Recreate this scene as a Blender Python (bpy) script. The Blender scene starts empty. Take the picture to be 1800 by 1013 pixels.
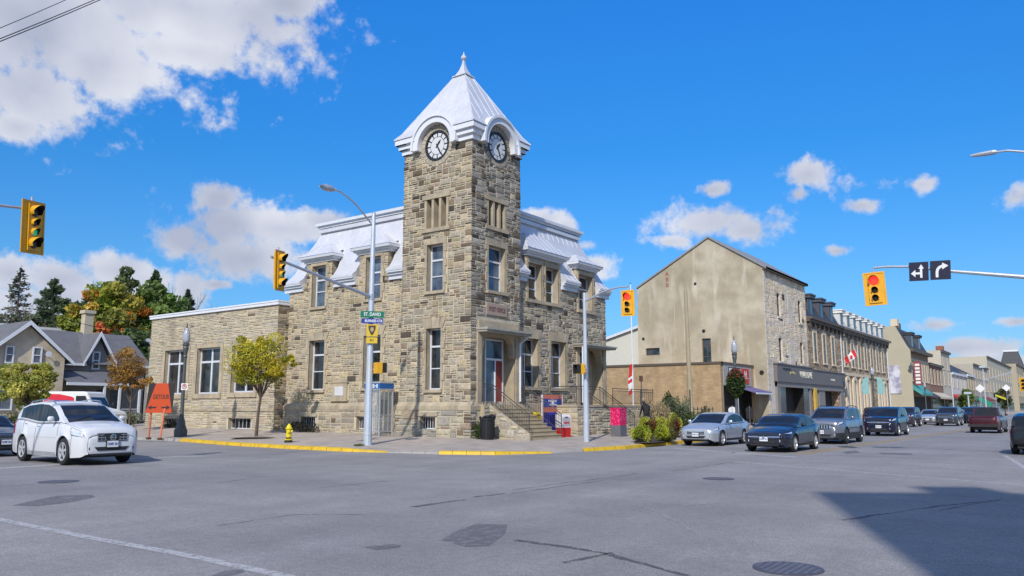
import bpy, math, random
from mathutils import Vector, Matrix
# ------------------------------------------------------------------ frame
# world x runs along the main street (away from the camera), y along the side
# street; the tower corner of the post office is the origin.
F_PX, PITCH, EYE = 1380.0, math.radians(8.63), 1.68
HEAD = math.radians(36.3)
CAM = Vector((-27.89, -22.84, EYE))
cp, sp = math.cos(PITCH), math.sin(PITCH)
fx, fy = math.cos(HEAD), math.sin(HEAD)          # forward on the ground
def ray(px, py):
    u = (px-900)/F_PX; v = (506.5-py)/F_PX
    r, f, z = u, cp-v*sp, sp+v*cp
    return Vector((fx*f+fy*r, fy*f-fx*r, z))
def G(px, py, z=0.0):
    r = ray(px, py); t = (z-EYE)/r.z
    return Vector((CAM.x+r.x*t, CAM.y+r.y*t, z))
def AT(px, py, d):
    r = ray(px, py); t = d/(r.x*fx+r.y*fy)
    return CAM + r*t
def AX(px, py, x):      # point of the pixel's ray on the plane x = const
    r = ray(px, py); return CAM + r*((x-CAM.x)/r.x)
def AY(px, py, y):
    r = ray(px, py); return CAM + r*((y-CAM.y)/r.y)
sc = bpy.context.scene
cam = bpy.data.objects.new('camera', bpy.data.cameras.new('camera'))
sc.collection.objects.link(cam); sc.camera = cam
cam.location = CAM
cam.rotation_euler = (math.pi/2+PITCH, 0, HEAD-math.pi/2)
cam.data.sensor_width = 36; cam.data.lens = 36*F_PX/1800
cam.data.clip_end = 6000
# sun and sky
SUN_EL = math.radians(38)
sdir = Vector((-.918, -.389, 0)).normalized()*math.cos(SUN_EL); sdir.z = math.sin(SUN_EL)
sl = bpy.data.lights.new('sun', 'SUN'); sl.energy = 4.0; sl.angle = math.radians(.8); sl.color = (1, .955, .88)
so = bpy.data.objects.new('sun', sl); sc.collection.objects.link(so)
so.rotation_euler = (-sdir).to_track_quat('-Z', 'Y').to_euler()
sc.view_settings.view_transform = 'Standard'; sc.view_settings.look = 'None'
sc.view_settings.exposure = 0.0; sc.view_settings.gamma = 1
world = bpy.data.worlds.new('World'); sc.world = world; world.use_nodes = True
def build_world():
    nt = world.node_tree; nt.nodes.clear(); N = nt.nodes.new; L = nt.links.new
    def M(op, a, b=None, c=None, clamp=False):
        n = N('ShaderNodeMath'); n.operation = op; n.use_clamp = clamp
        for i, v in enumerate((a, b, c)):
            if v is None: continue
            if isinstance(v, (int, float)): n.inputs[i].default_value = v
            else: L(v, n.inputs[i])
        return n.outputs[0]
    out = N('ShaderNodeOutputWorld')
    sky = N('ShaderNodeTexSky'); sky.sky_type = 'NISHITA'; sky.sun_disc = False
    sky.sun_elevation = SUN_EL; sky.sun_rotation = math.atan2(sdir.x, sdir.y)
    sky.air_density = 1.0; sky.dust_density = .35; sky.ozone_density = 2.2
    hs = N('ShaderNodeMix'); hs.data_type = 'RGBA'; hs.blend_type = 'MULTIPLY'; hs.inputs['Factor'].default_value = 1
    L(sky.outputs[0], hs.inputs['A'])
    tc0 = N('ShaderNodeTexCoord'); se = N('ShaderNodeSeparateXYZ'); L(tc0.outputs['Generated'], se.inputs[0])
    cr = N('ShaderNodeValToRGB'); L(se.outputs[2], cr.inputs[0]); els = cr.color_ramp.elements   # the deep polarised blue of the day
    els[0].position = 0; els[0].color = (.215,.305,.475,1); els[1].position = .5; els[1].color = (.095,.52,.98,1)
    for p_, c_ in ((.15,(.175,.385,.57)),(.31,(.10,.43,.72))):
        e_ = els.new(p_); e_.color = (*c_,1)
    x2 = N('ShaderNodeMix'); x2.data_type = 'RGBA'; x2.blend_type = 'MULTIPLY'; x2.inputs['Factor'].default_value = 1; L(cr.outputs[0], x2.inputs['A']); x2.inputs['B'].default_value = (2,2,2,1); L(x2.outputs['Result'], hs.inputs['B'])
    bg = N('ShaderNodeBackground'); bg.inputs['Strength'].default_value = .115
    L(hs.outputs['Result'], bg.inputs['Color'])
    tc = N('ShaderNodeTexCoord'); sep = N('ShaderNodeSeparateXYZ'); L(tc.outputs['Generated'], sep.inputs[0])
    az = M('ARCTAN2', sep.outputs[1], sep.outputs[0]); el = M('ARCSINE', sep.outputs[2])
    cb = N('ShaderNodeCombineXYZ'); L(az, cb.inputs[0]); L(el, cb.inputs[1])
    # noise-warped position
    n1 = N('ShaderNodeTexNoise'); n1.inputs['Scale'].default_value = 16; n1.inputs['Detail'].default_value = 9; n1.inputs['Roughness'].default_value = .62; n1.inputs['Distortion'].default_value = .25
    L(tc.outputs['Generated'], n1.inputs['Vector'])
    n2 = N('ShaderNodeTexNoise'); n2.inputs['Scale'].default_value = 42; n2.inputs['Detail'].default_value = 6; n2.inputs['Roughness'].default_value = .6
    L(tc.outputs['Generated'], n2.inputs['Vector'])
    blobs = [(60,40,300,120),(330,15,260,80),(60,160,110,62),(180,115,140,66),(500,5,80,42),(30,225,50,28),(320,90,150,40),
             (400,395,105,58),(385,350,55,36),(330,420,75,40),(500,402,90,32),(440,455,120,42),(575,392,70,24),(380,501,34,11),
             (100,490,90,34),(205,476,66,30),(20,482,55,34),(120,545,150,60),(255,505,60,36),(330,520,40,50),
             (960,384,40,17),(990,398,28,16),(1030,432,28,12),(1050,466,30,22),
             (1250,393,92,36),(1252,334,34,15),(1180,425,44,14),(1310,405,60,24),(1420,306,42,25),(1402,342,25,14),
             (1515,362,33,14),(1622,324,30,16),(1472,442,28,11),(1788,345,36,20),
             (1640,572,44,13),(1700,612,120,20),(1785,566,30,10),(1760,640,100,20),(1600,640,70,16)]
    blobs = [(b, 1.75 if i < 5 else (1.45 if i < 22 else 1.2)) for i, b in enumerate(blobs)] + [((480,105,75,42), .45), ((300,165,120,40), .45), ((415,95,50,34), .45), ((120,215,70,44), .5), ((400,200,60,22), .3), ((1350,372,40,16), .35), ((1180,400,40,20), .3), ((1500,325,55,16), .3)]
    # unseen clouds added outside the frame to brighten the ambient light, and for reflections
    acc = None
    def add(a, e, ra, re, k):
        nonlocal acc
        s = N('ShaderNodeVectorMath'); s.operation = 'SUBTRACT'; L(cb.outputs[0], s.inputs[0]); s.inputs[1].default_value = (a, e, 0)
        m = N('ShaderNodeVectorMath'); m.operation = 'MULTIPLY'; L(s.outputs[0], m.inputs[0]); m.inputs[1].default_value = (1/ra, 1/re, 0)
        l = N('ShaderNodeVectorMath'); l.operation = 'LENGTH'; L(m.outputs[0], l.inputs[0])
        v = M('MULTIPLY_ADD', l.outputs['Value'], -k, k)
        if k < 1: v = M('SUBTRACT', v, .08)
        acc = v if acc is None else M('MAXIMUM', acc, v)
    for (x, y, rx, ry), k in blobs:
        r = ray(x, y).normalized(); r2 = ray(x+1, y).normalized(); r3 = ray(x, y-1).normalized()
        A = math.atan2(r.y, r.x); E = math.asin(r.z)
        da = abs(math.atan2(r2.y, r2.x)-A); de = abs(math.asin(r3.z)-E)
        add(A, E, rx*da*1.18, ry*de*1.18, k)
    for (a, e, ra, re) in [(2.6,.45,.5,.16),(-2.4,.35,.6,.12),(-1.6,.5,.4,.15),(3.0,.2,.5,.07),(-1.0,.28,.3,.08),(1.9,.25,.4,.1),(-2.0,.12,.8,.05),(2.3,.9,.9,.35),(-2.6,.9,.9,.35),(3.1,.55,.5,.3),(-1.5,1.0,.8,.3),(1.4,1.2,1.5,.25),(-2.9,.3,.5,.25),(2.2,.3,.5,.25),(-2.1,.3,.4,.2)]:
        add(a, e, ra, re, 1)
    nz = M('MULTIPLY_ADD', n1.outputs[0], 2.5, -1.25)
    nz2 = M('MULTIPLY_ADD', n2.outputs[0], 2.3, -1.15)
    v = M('ADD', M('ADD', acc, nz), nz2)
    mr = N('ShaderNodeMapRange'); mr.interpolation_type = 'SMOOTHSTEP'; L(v, mr.inputs['Value'])
    mr.inputs['From Min'].default_value = -.12; mr.inputs['From Max'].default_value = .85
    # cloud colour: bright rims, greyer bodies
    n3 = N('ShaderNodeTexNoise'); n3.inputs['Scale'].default_value = 8; n3.inputs['Detail'].default_value = 6
    L(tc.outputs['Generated'], n3.inputs['Vector'])
    sh = M('MULTIPLY_ADD', acc, -.45, M('MULTIPLY_ADD', n3.outputs[0], 2.2, -.2), clamp=True)
    mx = N('ShaderNodeMix'); mx.data_type = 'RGBA'; L(sh, mx.inputs['Factor'])
    mx.inputs['A'].default_value = (.47, .51, .64, 1); mx.inputs['B'].default_value = (.80, .82, .90, 1)
    bc = N('ShaderNodeBackground'); L(mx.outputs['Result'], bc.inputs['Color']); bc.inputs['Strength'].default_value = .97
    ms = N('ShaderNodeMixShader'); L(M('MULTIPLY', mr.outputs[0], .96), ms.inputs[0]); L(bg.outputs[0], ms.inputs[1]); L(bc.outputs[0], ms.inputs[2])
    L(ms.outputs[0], out.inputs[0])
build_world()
# ------------------------------------------------------------------ materials
MATS = {}
def mat(name, col, rough=.7, metal=0.0, var=.12, scale=3.0, bump=0.0, bscale=30.0, fine=0.0, fscale=60.0, spec=.5, coat=0.0, emit=None, attr=None, hue=None, stain=None):
    if name in MATS: return MATS[name]
    m = bpy.data.materials.new(name); m.use_nodes = True; MATS[name] = m
    nt = m.node_tree; N = nt.nodes.new; L = nt.links.new
    b = nt.nodes['Principled BSDF']; b.inputs['Roughness'].default_value = rough; b.inputs['Metallic'].default_value = metal
    b.inputs['Specular IOR Level'].default_value = spec; b.inputs['Coat Weight'].default_value = coat; b.inputs['Coat Roughness'].default_value = .04
    tc = N('ShaderNodeTexCoord')
    def noise(s, d=5, r=.55):
        n = N('ShaderNodeTexNoise'); n.inputs['Scale'].default_value = s; n.inputs['Detail'].default_value = d; n.inputs['Roughness'].default_value = r
        L(tc.outputs['Object'], n.inputs['Vector']); return n.outputs[0]
    def mul(c, f, lo, hi):
        r = N('ShaderNodeMapRange'); L(f, r.inputs['Value']); r.inputs['From Min'].default_value = .25; r.inputs['From Max'].default_value = .75
        r.inputs['To Min'].default_value = lo; r.inputs['To Max'].default_value = hi
        x = N('ShaderNodeMix'); x.data_type = 'RGBA'; x.blend_type = 'MULTIPLY'; x.inputs['Factor'].default_value = 1
        L(c, x.inputs['A']); L(r.outputs[0], x.inputs['B']); return x.outputs['Result']
    if attr:
        a = N('ShaderNodeAttribute'); a.attribute_name = 'Col'; c = a.outputs['Color']
    else:
        a = N('ShaderNodeRGB'); a.outputs[0].default_value = (*col, 1); c = a.outputs[0]
    if hue:   # second colour in large soft patches
        x = N('ShaderNodeMix'); x.data_type = 'RGBA'; r = N('ShaderNodeMapRange'); L(noise(hue[1]), r.inputs['Value'])
        r.inputs['From Min'].default_value = .42; r.inputs['From Max'].default_value = .62; L(r.outputs[0], x.inputs['Factor'])
        L(c, x.inputs['A']); x.inputs['B'].default_value = (*hue[0], 1); c = x.outputs['Result']
    if stain:  # streaks that run down the surface
        mp = N('ShaderNodeMapping'); mp.inputs['Scale'].default_value = (stain[1], stain[1], stain[1]*.22); L(tc.outputs['Object'], mp.inputs[0])
        n = N('ShaderNodeTexNoise'); n.inputs['Scale'].default_value = 1; n.inputs['Detail'].default_value = 6; L(mp.outputs[0], n.inputs['Vector'])
        x = N('ShaderNodeMix'); x.data_type = 'RGBA'; r = N('ShaderNodeMapRange'); L(n.outputs[0], r.inputs['Value'])
        r.inputs['From Min'].default_value = stain[2]; r.inputs['From Max'].default_value = stain[2]+.12; r.inputs['To Max'].default_value = stain[3]; L(r.outputs[0], x.inputs['Factor'])
        L(c, x.inputs['A']); x.inputs['B'].default_value = (*stain[0], 1); c = x.outputs['Result']
    if var: c = mul(c, noise(scale), 1-var, 1+var)
    if fine: c = mul(c, noise(fscale, 3), 1-fine, 1+fine)
    L(c, b.inputs['Base Color'])
    if bump:
        bp = N('ShaderNodeBump'); bp.inputs['Strength'].default_value = bump; bp.inputs['Distance'].default_value = .02
        L(noise(bscale, 6, .65), bp.inputs['Height']); L(bp.outputs[0], b.inputs['Normal'])
    if emit: b.inputs['Emission Color'].default_value = (*emit[0], 1); b.inputs['Emission Strength'].default_value = emit[1]
    return m
def brickmat(name, c1, c2, mortar, bw, bh, axis='x', msize=.012, rough=.85, bump=.4, squash=1.0):
    if name in MATS: return MATS[name]
    m = mat(name, c1, rough, bump=0); nt = m.node_tree; N = nt.nodes.new; L = nt.links.new
    b = nt.nodes['Principled BSDF']; tc = N('ShaderNodeTexCoord'); sp_ = N('ShaderNodeSeparateXYZ'); L(tc.outputs['Object'], sp_.inputs[0])
    ad = N('ShaderNodeMath'); ad.operation = 'ADD'; L(sp_.outputs[0], ad.inputs[0]); L(sp_.outputs[1], ad.inputs[1])
    cb = N('ShaderNodeCombineXYZ'); L(ad.outputs[0], cb.inputs[0]); L(sp_.outputs[2], cb.inputs[1])
    if axis == 'flat': L(sp_.outputs[0], cb.inputs[0]); L(sp_.outputs[1], cb.inputs[1])
    t = N('ShaderNodeTexBrick'); L(cb.outputs[0], t.inputs['Vector'])
    t.inputs['Color1'].default_value = (*c1, 1); t.inputs['Color2'].default_value = (*c2, 1); t.inputs['Mortar'].default_value = (*mortar, 1)
    t.inputs['Scale'].default_value = 1; t.inputs['Mortar Size'].default_value = msize; t.inputs['Brick Width'].default_value = bw; t.inputs['Row Height'].default_value = bh
    t.inputs['Mortar Smooth'].default_value = .2; t.inputs['Bias'].default_value = -.1
    n = N('ShaderNodeTexNoise'); n.inputs['Scale'].default_value = 1.3; n.inputs['Detail'].default_value = 8; n.inputs['Roughness'].default_value = .65; L(tc.outputs['Object'], n.inputs['Vector'])
    r = N('ShaderNodeMapRange'); L(n.outputs[0], r.inputs['Value']); r.inputs['From Min'].default_value = .3; r.inputs['From Max'].default_value = .7; r.inputs['To Min'].default_value = .75; r.inputs['To Max'].default_value = 1.2
    x = N('ShaderNodeMix'); x.data_type = 'RGBA'; x.blend_type = 'MULTIPLY'; x.inputs['Factor'].default_value = 1; L(t.outputs[0], x.inputs['A']); L(r.outputs[0], x.inputs['B'])
    L(x.outputs['Result'], b.inputs['Base Color'])
    if bump:
        bp = N('ShaderNodeBump'); bp.inputs['Strength'].default_value = bump; bp.inputs['Distance'].default_value = .015
        L(t.outputs['Fac'], bp.inputs['Height']); bp.invert = True; L(bp.outputs[0], b.inputs['Normal'])
    return m
STONE = mat('stone', (.4,.34,.25), .9, attr=True, var=.2, scale=.9, fine=.34, fscale=14, bump=1.0, bscale=14, stain=((.17,.14,.11), .8, .585, .5))
MORTAR = mat('mortar', (.52,.45,.33), .95, var=.15, bump=.5)
DRESSED = mat('dressed_stone', (.44,.36,.245), .85, var=.14, scale=2.5, fine=.16, bump=.5, bscale=14, hue=((.34,.285,.205), 1.2), stain=((.15,.125,.095), 1.3, .60, .55))
WHITE = mat('white_paint', (.68,.69,.72), .5, var=.05, scale=2)
TRIM = mat('grey_white_trim', (.60,.62,.66), .45, var=.06, scale=2)
GLASS = mat('window_glass', (.010,.012,.016), .04, var=.3, spec=.8, hue=((.055,.055,.055), .9))
GLASSB = mat('window_glass_blue', (.03,.055,.10), .06, var=.5, scale=.8, spec=.8, hue=((.11,.15,.20), 1.1))
BLACK = mat('black', (.012,.012,.013), .55, var=.1)
DARK = mat('dark_interior', (.02,.018,.016), .8, var=.3)
ROOFM = mat('roof_metal', (.60,.60,.63), .42, metal=.15, var=.09, scale=.9, fine=.05, fscale=6, bump=.12, bscale=2.2, stain=((.44,.44,.46), 1.6, .60, .45))
CONC = mat('concrete', (.30,.27,.24), .9, var=.12, scale=1.2, fine=.12, fscale=80, bump=.2, bscale=60)
GALV = mat('galvanised_steel', (.46,.49,.54), .42, metal=.5, var=.08, scale=3)
YSIG = mat('signal_yellow', (.72,.37,.015), .42, var=.07, scale=3)
# ------------------------------------------------------------------ mesh helpers
class MB:
    def __init__(s): s.v = []; s.f = []; s.m = []; s.c = []; s.col = (1,1,1)
    def add(s, vs, fs, mi=0):
        n = len(s.v); s.v += [tuple(v) for v in vs]
        for f in fs: s.f.append(tuple(n+i for i in f)); s.m.append(mi); s.c.append(s.col)
    def quad(s, a, b, c, d, mi=0): s.add([a,b,c,d], [(0,1,2,3)], mi)
    def box(s, x0,x1,y0,y1,z0,z1, mi=0):
        s.add([(x0,y0,z0),(x1,y0,z0),(x1,y1,z0),(x0,y1,z0),(x0,y0,z1),(x1,y0,z1),(x1,y1,z1),(x0,y1,z1)],
              [(3,2,1,0),(4,5,6,7),(0,1,5,4),(1,2,6,5),(2,3,7,6),(3,0,4,7)], mi)
    def obox(s, c, ax, ay, az, mi=0):   # oriented box: centre and half-axis vectors
        c, ax, ay, az = map(Vector, (c, ax, ay, az)); vs = []
        for k in (-1,1):
            for i, j in ((-1,-1),(1,-1),(1,1),(-1,1)): vs.append(c+ax*i+ay*j+az*k)
        s.add(vs, [(3,2,1,0),(4,5,6,7),(0,1,5,4),(1,2,6,5),(2,3,7,6),(3,0,4,7)], mi)
    def tube(s, pts, rad, n=8, mi=0, cap=True):
        pts = [Vector(p) for p in pts]; rs = rad if isinstance(rad, (list, tuple)) else [rad]*len(pts)
        base = len(s.v); prev = None
        for i, p in enumerate(pts):
            d = (pts[min(i+1,len(pts)-1)]-pts[max(i-1,0)]).normalized()
            up = Vector((0,0,1)) if abs(d.z) < .95 else Vector((1,0,0))
            if prev is not None: up = prev
            x = d.cross(up).normalized(); y = x.cross(d).normalized(); prev = y
            for k in range(n):
                a = 2*math.pi*k/n; s.v.append(tuple(p+(x*math.cos(a)+y*math.sin(a))*rs[i]))
        for i in range(len(pts)-1):
            for k in range(n):
                a = base+i*n+k; b = base+i*n+(k+1)%n
                s.f.append((a,b,b+n,a+n)); s.m.append(mi); s.c.append(s.col)
        if cap:
            s.f.append(tuple(base+k for k in range(n))); s.m.append(mi); s.c.append(s.col)
            e = base+(len(pts)-1)*n
            s.f.append(tuple(e+n-1-k for k in range(n))); s.m.append(mi); s.c.append(s.col)
    def lathe(s, prof, c=(0,0,0), n=16, mi=0, axis='z', sx=1, sy=1, cap=True):
        base = len(s.v)
        for r, h in prof:
            for k in range(n):
                a = 2*math.pi*k/n; u, w = r*math.cos(a)*sx, r*math.sin(a)*sy
                p = {'z':(u,w,h), 'y':(u,h,w), 'x':(h,u,w)}[axis]
                s.v.append((c[0]+p[0], c[1]+p[1], c[2]+p[2]))
        for i in range(len(prof)-1):
            for k in range(n):
                a = base+i*n+k; b = base+i*n+(k+1)%n
                s.f.append((a,b,b+n,a+n)); s.m.append(mi); s.c.append(s.col)
        for e, rv in ((base, 1), (base+(len(prof)-1)*n, 0)) if cap else ():
            idx = [e+k for k in range(n)]
            s.f.append(tuple(idx[::-1] if rv else idx)); s.m.append(mi); s.c.append(s.col)
    def prism(s, poly, fn, d0, d1, mi=0):
        n = len(poly); vs = [fn(p[0], p[1], d0) for p in poly]+[fn(p[0], p[1], d1) for p in poly]
        s.add(vs, [tuple(range(n)), tuple(range(2*n-1, n-1, -1))]+[(i, (i+1)%n, n+(i+1)%n, n+i) for i in range(n)], mi)
    def build(s, name, mats, parent=None, smooth=False, loc=None, rotz=None):
        me = bpy.data.meshes.new(name); me.from_pydata(s.v, [], s.f)
        if not isinstance(mats, (list, tuple)): mats = [mats]
        for m in mats: me.materials.append(m)
        me.polygons.foreach_set('material_index', s.m)
        if any(c != (1,1,1) for c in s.c[:50]+s.c[-50:]) or STONE in mats:
            at = me.color_attributes.new('Col', 'FLOAT_COLOR', 'CORNER'); buf = []
            for f, c in zip(s.f, s.c): buf += [c[0], c[1], c[2], 1.0]*len(f)
            at.data.foreach_set('color', buf)
        if smooth: me.polygons.foreach_set('use_smooth', [True]*len(me.polygons))
        me.update()
        o = bpy.data.objects.new(name, me); sc.collection.objects.link(o)
        if parent: o.parent = parent
        if loc: o.location = loc
        if rotz is not None: o.rotation_euler = (0,0,rotz)
        return o
def tag(o, label=None, cat=None, group=None, kind=None):
    if label: o['label'] = label
    if cat: o['category'] = cat
    if group: o['group'] = group
    if kind: o['kind'] = kind
    return o
def thing(name, label, cat, loc=(0,0,0), rz=0, group=None):
    o = bpy.data.objects.new(name, None); sc.collection.objects.link(o); o.empty_display_size = .3
    o.location = loc; o.rotation_euler = (0,0,rz); return tag(o, label, cat, group)
def struct(mb, name, m, **k): return tag(mb.build(name, m, **k), kind='structure')
def text(name, s, size, m, parent, mtx, ext=.006, sx=1.0, bold=0.0):
    cu = bpy.data.curves.new(name, 'FONT'); cu.body = s; cu.size = size; cu.extrude = ext; cu.align_x = 'CENTER'; cu.align_y = 'CENTER'; cu.offset = bold
    t = bpy.data.objects.new(name, cu); sc.collection.objects.link(t)
    dg = bpy.context.evaluated_depsgraph_get(); me = bpy.data.meshes.new_from_object(t.evaluated_get(dg))
    bpy.data.objects.remove(t); me.transform(Matrix.Diagonal((sx,1,1,1)).to_4x4()); me.transform(mtx)
    me.materials.clear(); me.materials.append(m); me.name = name
    o = bpy.data.objects.new(name, me); sc.collection.objects.link(o); o.parent = parent
    return o
def frame_mtx(o, xa, ya):
    xa, ya = Vector(xa).normalized(), Vector(ya).normalized(); za = xa.cross(ya)
    m = Matrix.Identity(4)
    for i in range(3): m[i][0], m[i][1], m[i][2], m[i][3] = xa[i], ya[i], za[i], o[i]
    return m
XF = lambda c: (lambda s, z, d: (c-d, s, z))     # wall facing -x, s = y
YF = lambda c: (lambda s, z, d: (s, c-d, z))     # wall facing -y, s = x
# ------------------------------------------------------------------ stone walls
def stonework(mb, fn, s0, s1, z0, z1, holes, seed, cell=(.135,.108), dark=lambda s,z:.12, base=(.38,.31,.205), vary=.17, d=(.012,.038), ends=(1,1), sizes=((2,1),(3,1),(3,1),(4,2),(2,2),(3,2),(5,2),(4,1),(2,1),(5,3),(3,3)), grey=.25, mi=0, top=None):
    R = random.Random(seed); nx = max(2, round((s1-s0)/cell[0])); nz = max(1, round((z1-z0)/cell[1]))
    cw, ch = (s1-s0)/nx, (z1-z0)/nz
    occ = [[0]*nx for _ in range(nz)]
    for j in range(nz):
        for i in range(nx):
            cs, cz = s0+(i+.5)*cw, z0+(j+.5)*ch
            for h in holes:
                if h[0] < cs < h[1] and h[2] < cz < h[3]: occ[j][i] = 1
            if top and cz > top(cs): occ[j][i] = 1
    for j in range(nz):
        for i in range(nx):
            if occ[j][i]: continue
            w, h = R.choice(sizes)
            while True:
                ok = i+w <= nx and j+h <= nz and all(not occ[j+b][i+a] for a in range(w) for b in range(h))
                if ok: break
                if w > h: w -= 1
                elif h > 1: h -= 1
                elif w > 1: w -= 1
                else: break
            for a in range(w):
                for b in range(h): occ[j+b][i+a] = 1
            g = .014
            a0, a1, b0, b1 = s0+i*cw+g, s0+(i+w)*cw-g, z0+j*ch+g, z0+(j+h)*ch-g
            dd = R.uniform(*d); c = R.uniform(.016,.03)
            e0 = e1 = c
            if i == 0 and ends[0]: a0 = s0-dd; e0 = 0
            if i+w == nx and ends[1]: a1 = s1+dd; e1 = 0
            t = R.random(); k = 1+R.uniform(-vary, vary)
            if t < dark(a0, b0): q = R.choice([(.12,.088,.058),(.075,.058,.044),(.17,.125,.082),(.22,.165,.11),(.26,.2,.14)]); k = R.uniform(.8,1.2)
            elif t > 1-grey: q = (base[0]*.80, base[1]*.84, base[2]*.92)
            else: q = (base[0], base[1]*R.uniform(.96,1.02), base[2]*R.uniform(.88,1.05))
            mb.col = tuple(x*k for x in q)
            P = lambda s, z, dp: fn(s, z, dp)
            cx, cz = (a0+a1)/2+R.uniform(-.2,.2)*(a1-a0), (b0+b1)/2+R.uniform(-.2,.2)*(b1-b0)
            vs = [P(a0,b0,0),P(a1,b0,0),P(a1,b1,0),P(a0,b1,0),
                  P(a0+e0,b0+c,dd+R.uniform(-.012,.004)),P(a1-e1,b0+c,dd+R.uniform(-.012,.004)),P(a1-e1,b1-c,dd+R.uniform(-.012,.004)),P(a0+e0,b1-c,dd+R.uniform(-.012,.004)), P(cx,cz,dd+R.uniform(.004,.02))]
            mb.add(vs, [(0,1,5,4),(1,2,6,5),(2,3,7,6),(3,0,4,7),(4,5,8),(5,6,8),(6,7,8),(7,4,8)], mi)
    mb.col = (1,1,1)
def wallplane(mb, fn, s0, s1, z0, z1, holes, depth=.32, mi=1, d=0):
    ss = sorted({s0,s1,*[min(max(x,s0),s1) for h in holes for x in h[:2]]}); zs = sorted({z0,z1,*[min(max(x,z0),z1) for h in holes for x in h[2:4]]})
    for a, b in zip(ss, ss[1:]):
        for c, e in zip(zs, zs[1:]):
            m, n = (a+b)/2, (c+e)/2
            if any(h[0] < m < h[1] and h[2] < n < h[3] for h in holes): continue
            mb.quad(fn(a,c,d), fn(b,c,d), fn(b,e,d), fn(a,e,d), mi)
def reveal(mb, fn, h, depth, mi=0, d=.03):
    a, b, c, e = h
    mb.quad(fn(a,c,d),fn(a,e,d),fn(a,e,-depth),fn(a,c,-depth),mi); mb.quad(fn(b,c,d),fn(b,c,-depth),fn(b,e,-depth),fn(b,e,d),mi)
    mb.quad(fn(a,e,d),fn(b,e,d),fn(b,e,-depth),fn(a,e,-depth),mi); mb.quad(fn(a,c,d),fn(a,c,-depth),fn(b,c,-depth),fn(b,c,d),mi)
def fbox(mb, fn, a, b, c, e, d0, d1, mi=0):
    p = [fn(a,c,d0),fn(b,c,d0),fn(b,e,d0),fn(a,e,d0),fn(a,c,d1),fn(b,c,d1),fn(b,e,d1),fn(a,e,d1)]
    mb.add(p, [(3,2,1,0),(4,5,6,7),(0,1,5,4),(1,2,6,5),(2,3,7,6),(3,0,4,7)], mi)
def window(parent, fn, h, depth=.26, bars=(), vbars=(), fw=.07, m=None, glass=None, name='window', label=None):
    a, b, c, e = h; mb = MB(); m = m or TRIM
    d0, d1 = -depth-.06, -depth+.02
    fbox(mb, fn, a, a+fw, c, e, d0, d1); fbox(mb, fn, b-fw, b, c, e, d0, d1)
    fbox(mb, fn, a+fw, b-fw, c, c+fw, d0, d1-.002); fbox(mb, fn, a+fw, b-fw, e-fw, e, d0, d1-.002)
    for z, t in bars: fbox(mb, fn, a+fw, b-fw, z-t/2, z+t/2, d0, d1-.004)
    for s, t, z0, z1 in vbars: fbox(mb, fn, s-t/2, s+t/2, z0, z1, d0, d1-.006)
    o = mb.build(name, m, parent)
    g = MB(); g.quad(fn(a+.01,c+.01,-depth-.03),fn(b-.01,c+.01,-depth-.03),fn(b-.01,e-.01,-depth-.03),fn(a+.01,e-.01,-depth-.03)); g.build('pane', glass or GLASS, o)
    if label: o['label'] = label
    return o
def sill(mb, fn, h, mi=0, over=.12, t=.14, dd=.12): fbox(mb, fn, h[0]-over, h[1]+over, h[2]-t, h[2], -.2, dd, mi)
def lintel(mb, fn, h, mi=0, over=.15, t=.35, dd=.06, n=0, flare=.18):
    if not n: fbox(mb, fn, h[0]-over, h[1]+over, h[3], h[3]+t, 0, dd, mi); return
    w = (h[1]-h[0]+2*over)/n; W2 = (h[1]-h[0]+2*over+2*flare)/n
    for i in range(n):
        a0 = h[0]-over+i*w+.008; a1 = a0+w-.016; b0 = h[0]-over-flare+i*W2+.008; b1 = b0+W2-.016
        mb.prism([(a0,h[3]),(a1,h[3]),(b1,h[3]+t+(.06 if i == n//2 else 0)),(b0,h[3]+t+(.06 if i == n//2 else 0))], fn, 0, dd+.01*(i%2), mi)
def jambs(mb, fn, h, mi=0, t=.2, dd=.05, seed=1, sides=(1,1), bh=.38):
    R = random.Random(seed)
    for sd in (0,1):
        if not sides[sd]: continue
        z = h[2]; k = 0
        while z < h[3]-.02:
            z2 = min(z+bh*R.uniform(.85,1.15), h[3])
            if h[3]-z2 < .12: z2 = h[3]
            w = t*(1.35 if k%2 else .85)
            if sd == 0: fbox(mb, fn, h[0]-w, h[0], z+.006, z2-.006, 0, dd+.004*(k%2), mi)
            else: fbox(mb, fn, h[1], h[1]+w, z+.006, z2-.006, 0, dd+.004*(k%2), mi)
            z = z2; k += 1
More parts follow.
